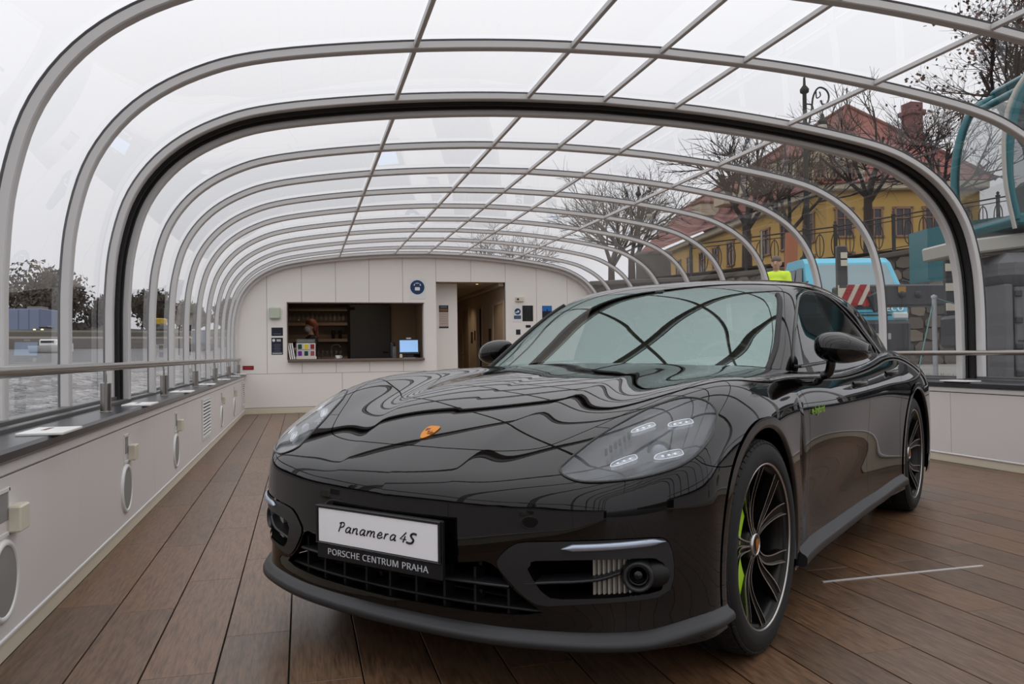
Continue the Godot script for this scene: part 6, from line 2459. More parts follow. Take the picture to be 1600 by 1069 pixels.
func build_quay() -> void:
	var q := structure("ground_quay", "grey paved quay beside the boat", "quay")
	part("paving", box_mesh(Vector3(24.0, 0.4, 90.0), 0.0, Vector3(19.2, 0.36, -18.0)), M.quay_paving, q)
	part("edge_course", box_mesh(Vector3(0.35, 0.46, 90.0), 0.01, Vector3(7.1, 0.40, -18.0)), M.stone_b, q)
	var rng := RandomNumberGenerator.new()
	rng.seed = 11
	var g := Shape.new()
	for k in 5200:
		var x := 7.35 + rng.randf() * rng.randf() * 2.2
		var z := -4.0 - rng.randf() * 8.5
		var h := 0.04 + rng.randf() * 0.09
		var d := Vector3(rng.randf() - 0.5, 0, rng.randf() - 0.5) * 0.07
		var w := Vector3(rng.randf() - 0.5, 0, rng.randf() - 0.5).normalized() * 0.012
		var b := Vector3(x, 0.56, z)
		var n := Vector3.UP
		g.tri(b - w, b + w, b + d + Vector3(0, h, 0), n, n, n)
	var go := solo("grass_verge", g.mesh(), M.grass_green, "short patchy grass along the edge of the quay", "grass")
	go.set_meta("kind", "stuff")
	# rubble retaining wall of the upper street
	var w := structure("wall_quay", "rough stone retaining wall below the iron railing", "stone wall")
	var pts := [Vector3(9.5, 3.3, -26.0), Vector3(12.59, 3.36, -24.62), Vector3(15.78, 3.55, -21.4), Vector3(20.02, 4.25, -19.59), Vector3(25.5, 5.0, -17.6)]
	for i in 4:
		var a: Vector3 = pts[i]
		var b: Vector3 = pts[i + 1]
		var d := Vector3(b.x - a.x, 0, b.z - a.z)
		var ln := d.length()
		d = d.normalized()
		var out := Vector3(-d.z, 0, d.x)
		if out.dot(Vector3(-a.x, 0, -a.z)) < 0.0:
			out = -out
		var st := Shape.new()
		var bo := 0.3
		for lay in [[0.0, 0.0], [0.35, 0.0]]:
			pass
		st.quad(Vector3(a.x, bo, a.z), Vector3(b.x, bo, b.z), Vector3(b.x, b.y, b.z), Vector3(a.x, a.y, a.z), out)
		var back := -out * 0.5
		st.quad(Vector3(a.x, a.y, a.z), Vector3(b.x, b.y, b.z), Vector3(b.x, b.y, b.z) + back, Vector3(a.x, a.y, a.z) + back, Vector3.UP)
		st.quad(Vector3(a.x, bo, a.z) + back, Vector3(b.x, bo, b.z) + back, Vector3(b.x, b.y, b.z) + back, Vector3(a.x, a.y, a.z) + back, -out)
		part("mortar_core", st.mesh(), M.mortar, w)
		st = Shape.new()
		var up := (b - a).normalized()
		st.bevel_box((a + b) * 0.5 + Vector3(0, 0.07, 0) - out * 0.15, Vector3((b - a).length(), 0.16, 0.62), 0.03, Basis(up, Vector3.UP, up.cross(Vector3.UP).normalized()))
		part("coping", st.mesh(), M.stone_c, w)
		var rows := 9
		for r in rows:
			var t := 0.0
			while t < 1.0:
				var sw := (0.30 + rng.randf() * 0.42) / ln
				var t1 := minf(t + sw, 1.0)
				var top_a := lerpf(a.y, b.y, t)
				var y0 := lerpf(0.5, top_a, float(r) / rows)
				var y1 := lerpf(0.5, top_a, float(r + 1) / rows)
				if i == 0 or y1 < 0.6:
					t = t1
					continue
				var gp := 0.014
				var px0 := lerpf(0.0, ln, t) + gp
				var px1 := lerpf(0.0, ln, t1) - gp
				if px1 - px0 < 0.08:
					t = t1
					continue
				var ol := PackedVector2Array()
				var c := Vector2((px0 + px1) / 2, (y0 + y1) / 2)
				var hw := (px1 - px0) / 2
				var hh := (y1 - y0) / 2 - gp * 0.6
				for k in 7:
					var an := TAU * (k + rng.randf() * 0.4) / 7.0
					var e := Vector2(cos(an), sin(an))
					var m := maxf(absf(e.x), absf(e.y))
					ol.append(c + Vector2(e.x * hw, e.y * hh) / lerpf(1.0, m, 0.75))
				var ps := Shape.new()
				ps.plate(Vector3(a.x, 0, a.z) + out * (0.02 + rng.randf() * 0.03), ol, 0.09, Basis(d, Vector3.UP, out if d.cross(Vector3.UP).dot(out) > 0.0 else out))
				part("stone", ps.mesh(), M[["stone_a", "stone_b", "stone_c"][rng.randi() % 3]], w)
				t = t1
	# terrace behind the wall
	var te := structure("ground_terrace", "raised street behind the stone wall", "street")
	var ts := Shape.new()
	ts.quad(Vector3(9.0, 3.3, -26.3), Vector3(26.0, 4.9, -17.9), Vector3(60.0, 5.2, -40.0), Vector3(30.0, 5.0, -100.0), Vector3.UP)
	ts.quad(Vector3(9.0, 3.3, -26.3), Vector3(30.0, 5.0, -100.0), Vector3(14.0, 3.5, -100.0), Vector3(-2.0, 2.4, -40.0), Vector3.UP)
	part("surface", ts.mesh(), M.stone_c, te)
	# iron railing with oval ornaments
	var rl := thing("iron_railing", "dark iron railing with oval ornaments on top of the stone wall", "railing", Vector3(12.59, 3.50, -24.62))
	for i in [1, 2, 3]:
		var a: Vector3 = pts[i] + Vector3(0, 0.14, 0) - Vector3(12.59, 3.50, -24.62)
		var b: Vector3 = pts[i + 1] + Vector3(0, 0.14, 0) - Vector3(12.59, 3.50, -24.62)
		for h in [0.12, 0.95, 1.08]:
			var st := Shape.new()
			st.tube(PackedVector3Array([a + Vector3(0, h, 0), b + Vector3(0, h, 0)]), 0.025 if h > 1.0 else 0.016, 6)
			part("rail", st.mesh(), M.iron, rl)
		var ln := (b - a).length()
		var cnt := int(ln / 0.42)
		var dirn := (b - a).normalized()
		for k in cnt + 1:
			var p := a.lerp(b, float(k) / cnt)
			var st := Shape.new()
			if k % 4 == 0:
				st.bevel_box(p + Vector3(0, 0.56, 0), Vector3(0.09, 1.12, 0.09), 0.015)
				st.lathe(p + Vector3(0, 1.12, 0), PackedVector2Array([Vector2(0.07, 0.0), Vector2(0.07, 0.03), Vector2(0.03, 0.06), Vector2(0.05, 0.11), Vector2(0.0, 0.16)]), 8)
				part("post", st.mesh(), M.iron, rl)
			else:
				var loop := PackedVector3Array()
				for m in 14:
					var t := TAU * m / 14.0
					loop.append(p + dirn * 0.12 * cos(t) + Vector3(0, 0.54 + 0.36 * sin(t), 0))
				st.tube(loop, 0.016, 5, false, PackedFloat32Array(), true)
				st.tube(PackedVector3Array([p + Vector3(0, 0.12, 0), p + Vector3(0, 0.95, 0)]), 0.013, 5)
				part("oval_baluster", st.mesh(), M.iron, rl)
	# mooring post with rope
	var mp := thing("barrier_post", "thin grey post on the quay holding a pale rope", "post", Vector3(7.45, 0.55, -8.25))
	var s2 := Shape.new()
	s2.tube(PackedVector3Array([Vector3(0, 0, 0), Vector3(0, 1.12, 0)]), 0.028, 10)
	part("pole", s2.mesh(), paint("post_grey", Color(0.62, 0.63, 0.64), 0.5), mp)
	s2 = Shape.new()
	s2.lathe(Vector3(0, 1.12, 0), PackedVector2Array([Vector2(0.032, -0.03), Vector2(0.036, 0.0), Vector2(0.0, 0.02)]), 10)
	part("cap", s2.mesh(), M.post_grey, mp)
	paint("rope_teal", Color(0.42, 0.58, 0.56), 0.8)
	s2 = Shape.new()
	s2.tube(PackedVector3Array([Vector3(0, 1.1, 0), Vector3(-0.14, 0.6, 0.0), Vector3(-0.30, 0.02, 0.0)]), 0.008, 6)
	part("stay_rope", s2.mesh(), M.rope_teal, mp)
	s2 = Shape.new()
	s2.tube(curve3([Vector3(0, 1.1, 0), Vector3(0.35, 1.0, 0.1), Vector3(0.9, 0.98, 0.35), Vector3(1.6, 1.1, 0.8)], false, 4), 0.008, 6)
	part("barrier_rope", s2.mesh(), M.rope_teal, mp)
	var pl := thing("stone_platform", "low stone platform under the worker beside the blue truck", "platform", Vector3(9.6, 0.56, -15.2), FACE)
	part("block", box_mesh(Vector3(1.2, 0.59, 1.3), 0.03, Vector3(0, 0.295, 0)), M.stone_b, pl)
	var sp := Shape.new()
	sp.lathe(Vector3.ZERO, PackedVector2Array([Vector2(0.62, 0.0), Vector2(0.60, 0.9), Vector2(0.66, 0.98), Vector2(0.66, 1.1), Vector2(0.0, 1.16)]), 18)
	solo("stone_bollard", sp.mesh(), M.stone_c, "thick round dark stone pillar at the end of the railing", "pillar", Vector3(12.0, 3.4, -26.3))
	var tb := Shape.new()
	tb.tube(PackedVector3Array([Vector3(0, 0, 0), Vector3(0.05, 1.6, 0), Vector3(0.12, 3.5, 0.02)]), 0.16, 12)
	solo("timber_post", tb.mesh(), paint("timber", Color(0.62, 0.38, 0.27), 0.8), "orange-brown timber trunk leaning behind the blue truck", "timber", Vector3(12.2, 0.56, -18.5))

func wall_quad(st: Shape, a: Vector3, b: Vector3, y0: float, y1: float, out: Vector3) -> void:
	st.quad(Vector3(a.x, y0, a.z), Vector3(b.x, y0, b.z), Vector3(b.x, y1, b.z), Vector3(a.x, y1, a.z), out)

func build_street_house() -> void:
	var A := Vector3(31.44, 0, -43.49)
	var B := Vector3(40.63, 0, -41.1)
	var fw := Vector3(0.2516, 0, -0.968)
	var F := Vector3(37.33, 0, -85.35)
	var bd := thing("street_building", "long yellow building with red hipped roof above the quay", "building", Vector3(A.x, 4.9, A.z))
	var o := Vector3(A.x, 4.9, A.z)
	var oo := Vector3(A.x, 0, A.z)
	var Bb := B + fw * 12.0
	var side := Vector3(0.99, 0, 0.14)
	var Fb := F + side * 12.0
	var Ab := A + fw * 12.0
	var eave := 11.3
	var st := Shape.new()
	for q in [[A, B], [B, Bb], [Bb, Fb], [Fb, F], [F, A]]:
		var m: Vector3 = ((q[0] as Vector3) + q[1]) * 0.5 - (A + Bb + F) / 3.0
		wall_quad(st, q[0] - oo, q[1] - oo, -0.1, eave - o.y, Vector3(m.x, 0, m.z))
	part("wall", st.mesh(), M.ochre_wall, bd)
	# cornice band
	for q in [[A, B], [F, A], [B, Bb]]:
		var a: Vector3 = q[0]
		var b: Vector3 = q[1]
		var d := (b - a).normalized()
		st = Shape.new()
		st.bevel_box((a + b) * 0.5 - oo + Vector3(0, eave - 0.25 - o.y, 0), Vector3((b - a).length() + 0.8, 0.5, 0.9), 0.08, Basis(d, Vector3.UP, d.cross(Vector3.UP)))
		part("cornice", st.mesh(), M.pale_wall, bd)
	# roofs
	var apex := Vector3(35.9, 17.5, -47.2) - o
	var far := Vector3(42.5, 17.2, -86.0) - o
	var e := Vector3(0, eave - o.y - 0.12, 0)
	var ea := A - oo + e + Vector3(-0.7, 0, 0.5)
	var eb := B - oo + e + Vector3(0.7, 0.2, 0.6)
	var ebb := Bb - oo + e + Vector3(1.0, 0, 0)
	var ef := F - oo + e + Vector3(-0.8, 0.3, -0.5)
	var efb := Fb - oo + e
	var rf := Shape.new()
	rf.tri(ea, eb, apex, Vector3(-0.2, 0.8, 0.6).normalized(), Vector3(-0.2, 0.8, 0.6).normalized(), Vector3(-0.2, 0.8, 0.6).normalized())
	rf.tri(eb, ebb, apex, Vector3(0.7, 0.7, 0).normalized(), Vector3(0.7, 0.7, 0).normalized(), Vector3(0.7, 0.7, 0).normalized())
	rf.quad(ebb, efb, far, apex, Vector3(0.6, 0.8, 0))
	var roof := part("roof", rf.mesh(), M.roof_tile, bd)
	rf = Shape.new()
	rf.quad(ea, apex, far, ef, Vector3(-0.7, 0.7, 0))
	part("roof", rf.mesh(), M.roof_tile_b, bd)
	var sp := Shape.new()
	sp.tube(PackedVector3Array([apex, apex + Vector3(0, 1.2, 0)]), 0.05, 6)
	part("finial", sp.mesh(), M.iron, roof)
	# ridge tiles
	for q in [[ea, apex], [eb, apex], [far, apex]]:
		sp = Shape.new()
		sp.tube(PackedVector3Array([q[0], q[1]]), 0.16, 6)
		part("ridge", sp.mesh(), M.roof_tile_b, roof)
	# chimney
	var ch := Shape.new()
	var cp := Vector3(41.1, 0, -47.2) - oo
	ch.bevel_box(cp + Vector3(0, 15.2 - 4.9, 0), Vector3(1.0, 5.6, 1.0), 0.04)
	ch.bevel_box(cp + Vector3(0, 15.6 - 4.9, 0), Vector3(1.3, 0.3, 1.3), 0.05)
	ch.bevel_box(cp + Vector3(0, 17.3 - 4.9, 0), Vector3(1.3, 0.35, 1.3), 0.05)
	part("chimney", ch.mesh(), paint("chimney_brick", Color(0.47, 0.31, 0.31), 0.9), bd)
	# windows: each its own part with a pane
	var fd := (B - A).normalized()
	var fo := Vector3(-fd.z, 0, fd.x)
	if fo.z < 0.0:
		fo = -fo
	for r in 2:
		for k in 5:
			house_window(bd, A - oo + fd * (1.1 + k * 1.82) + Vector3(0, [3.95, 1.2][r], 0), fd, fo, 1.0, 1.7)
	var gd := (F - A).normalized()
	var go := Vector3(-gd.z, 0, gd.x)
	if go.x > 0.0:
		go = -go
	for r in 2:
		for k in 12:
			house_window(bd, A - oo + gd * (2.2 + k * 3.3) + Vector3(0, [3.95, 1.2][r], 0), gd, go, 1.4, 1.8)
	# attic gable over the corner
	var gs := Shape.new()
	var gc := Vector3(31.2, 0, -43.3) - oo
	gs.plate(gc + Vector3(0, eave - o.y, 0), PackedVector2Array([Vector2(-2.0, 0.0), Vector2(2.4, 0.0), Vector2(2.4, 1.3), Vector2(0.2, 2.4), Vector2(-2.0, 1.3)]), 0.5, Basis(Vector3(0.968, 0, 0.2516), Vector3.UP, Vector3(-0.2516, 0, 0.968)))
	part("attic_gable", gs.mesh(), M.pale_wall, bd)
	for k in 4:
		house_window(bd, gc + Vector3(0.968, 0, 0.2516) * (-1.3 + k * 0.95) + Vector3(-0.07, eave - o.y + 0.65, 0.27), Vector3(0.968, 0, 0.2516), Vector3(-0.2516, 0, 0.968), 0.5, 0.9)
	gs = Shape.new()
	var g0 := gc + Vector3(0, eave - o.y, 0)
	var gx := Vector3(0.968, 0, 0.2516)
	for q in [[-2.4, 1.1, 0.2, 2.6], [2.8, 1.1, 0.2, 2.6]]:
		var a: Vector3 = g0 + gx * q[0] + Vector3(0, q[1], 0) + Vector3(-0.1, 0, 0.4)
		var b: Vector3 = g0 + gx * q[2] + Vector3(0, q[3], 0) + Vector3(-0.1, 0, 0.4)
		gs.quad(a, b, b + fw * 3.0, a + fw * 3.0, Vector3.UP)
	part("gable_roof", gs.mesh(), M.roof_tile, bd)
	# dormers on the long slope
	for k in 4:
		var t := 0.12 + k * 0.13
		var dp := ea.lerp(ef, t).lerp(apex.lerp(far, t), 0.28)
		var ds := Shape.new()
		ds.bevel_box(dp + Vector3(-0.3, 0.5, 0.0), Vector3(1.8, 1.1, 1.7), 0.05)
		part("dormer", ds.mesh(), M.pale_wall, bd)
		ds = Shape.new()
		ds.bevel_box(dp + Vector3(-0.3, 1.15, 0.0), Vector3(2.1, 0.22, 2.0), 0.05)
		part("dormer_roof", ds.mesh(), M.roof_tile_b, bd)

func house_window(parent: Node, at: Vector3, d: Vector3, out: Vector3, w: float, h: float) -> void:
	var b := Basis(d, Vector3.UP, out)
	if b.determinant() < 0.0:
		b.x = -b.x
	var st := Shape.new()
	for q in [[-w / 2, 0.0, 0.14, h + 0.2], [w / 2, 0.0, 0.14, h + 0.2], [0.0, h / 2 + 0.03, w + 0.3, 0.16], [0.0, -h / 2 - 0.03, w + 0.3, 0.14], [0.0, 0.0, 0.07, h], [0.0, h * 0.15, w, 0.06]]:
		st.bevel_box(at + b * Vector3(q[0], q[1], 0.04), Vector3(q[2], q[3], 0.12), 0.01, b)
	var f := part("window", st.mesh(), M.house_frame, parent)
	st = Shape.new()
	st.box(at + b * Vector3(0, 0, 0.02), Vector3(w, h, 0.02), b)
	part("pane", st.mesh(), M.house_pane, f)

# ---------------------------------------------------------------- trees
func branch(st: Shape, p: Vector3, d: Vector3, ln: float, r: float, level: int, rng: RandomNumberGenerator, tips: Array, droop := 0.0) -> void:
	var pts := PackedVector3Array([p])
	var rr := PackedFloat32Array([r])
	var q := p
	var dd := d
	for k in 3:
		dd = (dd + Vector3(rng.randf() - 0.5, rng.randf() * 0.35 - 0.08 - droop, rng.randf() - 0.5) * 0.32).normalized()
		q += dd * ln / 3.0
		pts.append(q)
		rr.append(r * (1.0 - 0.18 * (k + 1)))
	st.tube(pts, r, 6 if level > 3 else 4, false, rr)
	if level == 0:
		tips.append(q)
		return
	var cnt := 3 if level > 1 else 4
	for k in cnt:
		var t := 0.45 + 0.55 * (k + rng.randf() * 0.5) / cnt
		var base := pts[clampi(int(t * 3.0), 1, 3)]
		var ax := dd.cross(Vector3(rng.randf() - 0.5, rng.randf() - 0.5, rng.randf() - 0.5)).normalized()
		var nd := dd.rotated(ax, 0.35 + rng.randf() * 0.55)
		branch(st, base, nd, ln * (0.62 + rng.randf() * 0.2), r * 0.55, level - 1, rng, tips, droop)

func bare_tree(label: String, at: Vector3, trunk: float, size: float, r: float, seed_: int, levels: int, m: Material, leaves := 0, lean := Vector3.ZERO) -> void:
	var t := thing("bare_tree", label, "tree", at)
	var rng := RandomNumberGenerator.new()
	rng.seed = seed_
	var st := Shape.new()
	st.tube(PackedVector3Array([Vector3(0, -0.3, 0), lean * 0.4 + Vector3(0, trunk * 0.5, 0), lean + Vector3(0, trunk, 0)]), r, 9, true, PackedFloat32Array([r * 1.25, r, r * 0.85]))
	part("trunk", st.mesh(), m, t)
	st = Shape.new()
	var tips := []
	for k in 5:
		var a := TAU * k / 5.0 + rng.randf()
		var d := Vector3(cos(a) * 0.75, 0.75 + rng.randf() * 0.5, sin(a) * 0.75).normalized()
		branch(st, lean + Vector3(0, trunk * (0.8 + 0.04 * k), 0), d, size * 0.42, r * 0.55, levels, rng, tips)
	part("branches", st.mesh(), m, t)
	if leaves > 0:
		var ls := Shape.new()
		for k in leaves:
			var c: Vector3 = tips[rng.randi() % tips.size()] + Vector3(rng.randf() - 0.5, rng.randf() - 0.5, rng.randf() - 0.5) * 0.5
			var u := Vector3(rng.randf() - 0.5, rng.randf() - 0.5, rng.randf() - 0.5).normalized() * 0.05
			var v := u.cross(Vector3(rng.randf() - 0.5, rng.randf() - 0.5, rng.randf() - 0.5)).normalized() * 0.04
			ls.quad(c - u - v, c + u - v, c + u + v, c - u + v)
		var o := part("dry_leaves", ls.mesh(), M.dead_leaf, t)
		o.set_meta("kind", "stuff")

func build_quay_trees() -> void:
	bare_tree("small bare tree with one dark trunk behind the worker", Vector3(14.67, 3.5, -24.6), 2.0, 5.0, 0.16, 3, 4, M.bark)
	bare_tree("bare tree spreading its branches before the yellow facade corner", Vector3(21.0, 4.6, -26.5), 2.4, 6.0, 0.17, 8, 4, M.bark)
	bare_tree("slim bare tree before the yellow facade windows, near the teal block", Vector3(27.2, 4.9, -29.5), 3.0, 6.2, 0.17, 15, 4, M.bark)
	bare_tree("tall tree with dry brown leaves rising behind the crane cab", Vector3(22.4, 4.55, -20.2), 3.0, 7.5, 0.20, 26, 5, M.bark, 1500, Vector3(-0.3, 0, -0.3))
	bare_tree("tall bare tree towering beside the leafy one, above the crane cab", Vector3(31.5, 5.0, -24.6), 5.2, 10.0, 0.20, 33, 5, M.bark_pale, 350)
	bare_tree("grey bare tree at the far end of the yellow building", Vector3(26.0, 5.0, -65.6), 4.0, 11.0, 0.30, 41, 4, M.bark_pale)
	bare_tree("pale bare tree beside the farther street lamp", Vector3(20.2, 4.2, -47.5), 3.0, 9.0, 0.24, 47, 4, M.bark_pale)
	bare_tree("distant bare tree left of the farther street lamp", Vector3(17.0, 3.8, -68.0), 2.6, 8.5, 0.24, 52, 4, M.bark_pale)
	bare_tree("dark bare tree before the middle of the long yellow facade", Vector3(23.8, 4.6, -36.0), 2.8, 7.5, 0.2, 59, 4, M.bark)

# ---------------------------------------------------------------- lamps
func build_street_lamps() -> void:
	for k in 2:
		var at: Vector3 = [Vector3(16.95, 3.7, -24.52), Vector3(18.21, 4.0, -41.76)][k]
		var s: float = [1.0, 0.92][k]
		var l := thing("street_lamp", ["tall ornate iron street lamp rising before the red roof", "farther ornate iron street lamp beyond the red roof"][k], "street lamp", at, FACE, "ornate street lamps")
		var st := Shape.new()
		st.lathe(Vector3.ZERO, PackedVector2Array([Vector2(0.28, 0.0), Vector2(0.26, 0.5), Vector2(0.16, 0.6), Vector2(0.14, 1.4), Vector2(0.10, 1.5), Vector2(0.085, 4.0), Vector2(0.12, 4.05), Vector2(0.08, 4.15), Vector2(0.07, 6.2 * s), Vector2(0.15, 6.25 * s), Vector2(0.16, 6.35 * s), Vector2(0.05, 6.5 * s), Vector2(0.04, 6.75 * s), Vector2(0.0, 6.8 * s)]), 10)
		part("pole", st.mesh(), M.iron, l)
		st = Shape.new()
		var h := 5.35 * s
		st.tube(curve3([Vector3(0.05, h - 0.6, 0), Vector3(0.22, h + 0.2, 0), Vector3(0.30, h + 0.75, 0), Vector3(0.48, h + 1.05, 0), Vector3(0.72, h + 1.0, 0), Vector3(0.84, h + 0.78, 0), Vector3(0.78, h + 0.52, 0), Vector3(0.62, h + 0.48, 0), Vector3(0.56, h + 0.62, 0)], false, 4), 0.032, 6)
		st.tube(curve3([Vector3(0.05, h + 0.5, 0), Vector3(0.25, h + 0.45, 0), Vector3(0.30, h + 0.2, 0), Vector3(0.18, h + 0.05, 0)], false, 4), 0.024, 6)
		st.tube(curve3([Vector3(0.40, h + 0.95, 0), Vector3(0.42, h + 0.70, 0), Vector3(0.55, h + 0.78, 0), Vector3(0.52, h + 0.92, 0)], false, 4), 0.022, 6)
		st.tube(PackedVector3Array([Vector3(0.64, h + 0.49, 0), Vector3(0.60, h + 0.1, 0)]), 0.02, 6)
		part("scroll_bracket", st.mesh(), M.iron, l)
		st = Shape.new()
		st.lathe(Vector3(0.6, h - 0.45, 0), PackedVector2Array([Vector2(0.0, 0.62), Vector2(0.06, 0.58), Vector2(0.08, 0.42), Vector2(0.16, 0.36), Vector2(0.17, 0.30), Vector2(0.15, 0.2)]), 10)
		part("lantern_cap", st.mesh(), M.iron, l)
		st = Shape.new()
		st.lathe(Vector3(0.6, h - 0.45, 0), PackedVector2Array([Vector2(0.15, 0.2), Vector2(0.16, 0.1), Vector2(0.10, 0.0), Vector2(0.0, -0.03)]), 10)
		part("lantern_globe", st.mesh(), paint("lantern_glass", Color(0.78, 0.74, 0.66), 0.3), l)

# ---------------------------------------------------------------- blue truck
func build_truck() -> void:
	paint("truck_blue", Color(0.30, 0.66, 0.76), 0.3)
	paint("truck_dark", Color(0.15, 0.155, 0.165), 0.55)
	paint("truck_glass", Color(0.48, 0.56, 0.58), 0.08)
	var t := thing("blue_truck", "light blue truck cab with dark bumper standing on the quay", "truck", Vector3(11.6, 0.56, -15.07), FACE)
	# cab shell: profile seen from the side, swept across with a tapered roof
	var prof := [Vector2(0.0, 0.55), Vector2(0.10, 1.15), Vector2(0.06, 1.55), Vector2(-0.42, 2.38), Vector2(-0.60, 2.50), Vector2(-1.6, 2.52), Vector2(-1.7, 2.3), Vector2(-1.7, 0.55)]
	var rows := []
	for q in prof:
		var w := 1.06 if q.y < 1.6 else lerpf(1.06, 0.93, (q.y - 1.6) / 0.9)
		rows.append([Vector3(-w, q.y, q.x), Vector3(-w + 0.10, q.y, q.x + (0.08 if q.x > -1.0 else 0.0)), Vector3(w - 0.10, q.y, q.x + (0.08 if q.x > -1.0 else 0.0)), Vector3(w, q.y, q.x)])
	var st := Shape.new()
	for i in rows.size() - 1:
		for j in 3:
			st.quad(rows[i][j], rows[i][j + 1], rows[i + 1][j + 1], rows[i + 1][j], Vector3((j - 1) * 0.6, 0.2, 1.0) if i < 3 else Vector3(0, 1, 0.01))
	for s in [0, 3]:
		var sx := -1.0 if s == 0 else 1.0
		for i in range(1, rows.size() - 1):
			st.tri(rows[0][s], rows[i][s], rows[i + 1][s], Vector3(sx, 0, 0), Vector3(sx, 0, 0), Vector3(sx, 0, 0))
	part("cab", st.mesh(), M.truck_blue, t)
	# windscreen and side windows sit just proud of the shell
	st = Shape.new()
	var n := Vector3(0, 0.5, 0.86)
	var e := n * 0.012
	st.quad(Vector3(-0.88, 1.60, 0.12) + e, Vector3(0.88, 1.60, 0.12) + e, Vector3(0.80, 2.33, -0.31) + e, Vector3(-0.80, 2.33, -0.31) + e, n)
	part("windscreen", st.mesh(), M.truck_glass, t)
	for sx in [-1.0, 1.0]:
		for q in [[-0.40, -0.86], [-0.95, -1.5]]:
			st = Shape.new()
			st.quad(Vector3(sx * 1.062, 1.55, q[0] + (0.1 if q[0] > -0.5 else 0.0)), Vector3(sx * 1.062, 1.55, q[1]), Vector3(sx * 0.965, 2.30, q[1]), Vector3(sx * 0.965, 2.30, q[0] - (0.14 if q[0] > -0.5 else 0.0)), Vector3(sx, 0.1, 0))
			part("side_window", st.mesh(), M.house_pane, t)
		st = Shape.new()
		st.bevel_box(Vector3(sx * 1.16, 1.75, 0.10), Vector3(0.14, 0.36, 0.10), 0.03)
		st.tube(PackedVector3Array([Vector3(sx * 1.02, 1.95, -0.05), Vector3(sx * 1.15, 1.9, 0.08)]), 0.02, 6)
		part("wing_mirror", st.mesh(), M.truck_dark, t)
		st = Shape.new()
		st.bevel_box(Vector3(sx * 0.86, 1.18, 0.14), Vector3(0.34, 0.15, 0.12), 0.03)
		part("headlamp", st.mesh(), paint("headlamp_clear", Color(0.75, 0.77, 0.76), 0.15), t)
	for k in 3:
		st = Shape.new()
		st.bevel_box(Vector3(0, 1.20 + k * 0.075, 0.185), Vector3(1.35, 0.035, 0.04), 0.01)
		part("grille_bar", st.mesh(), M.truck_dark if k != 1 else M.truck_blue, t)
	st = Shape.new()
	st.bevel_box(Vector3(0, 0.72, 0.06), Vector3(2.14, 0.74, 0.40), 0.08)
	part("bumper", st.mesh(), M.truck_dark, t)
	st = Shape.new()
	st.bevel_box(Vector3(0.35, 0.74, 0.27), Vector3(0.52, 0.13, 0.02), 0.004)
	part("plate", st.mesh(), paint("plate_dull", Color(0.62, 0.62, 0.62), 0.5), t)
	var tx := part("lettering", text_mesh("IVECO", 0.11, 0.01, true), M.paper, t, Vector3(0.62, 1.335, 0.215))
	tx.scale = Vector3(1.35, 1.0, 1.0)
	for sx in [-1.0, 1.0]:
		st = Shape.new()
		st.lathe(Vector3(sx * 0.92, 0.42, -0.55), PackedVector2Array([Vector2(0.0, 0.12), Vector2(0.25, 0.12), Vector2(0.42, 0.10), Vector2(0.42, -0.12), Vector2(0.0, -0.12)]), 20, Basis(Vector3(0, 1, 0), Vector3(1, 0, 0), Vector3(0, 0, -1)))
		part("wheel", st.mesh(), M.tyre, t)
	st = Shape.new()
	st.bevel_box(Vector3(0.1, 1.1, -2.4), Vector3(1.8, 0.7, 1.2), 0.05)
	part("load_bed", st.mesh(), M.truck_dark, t)

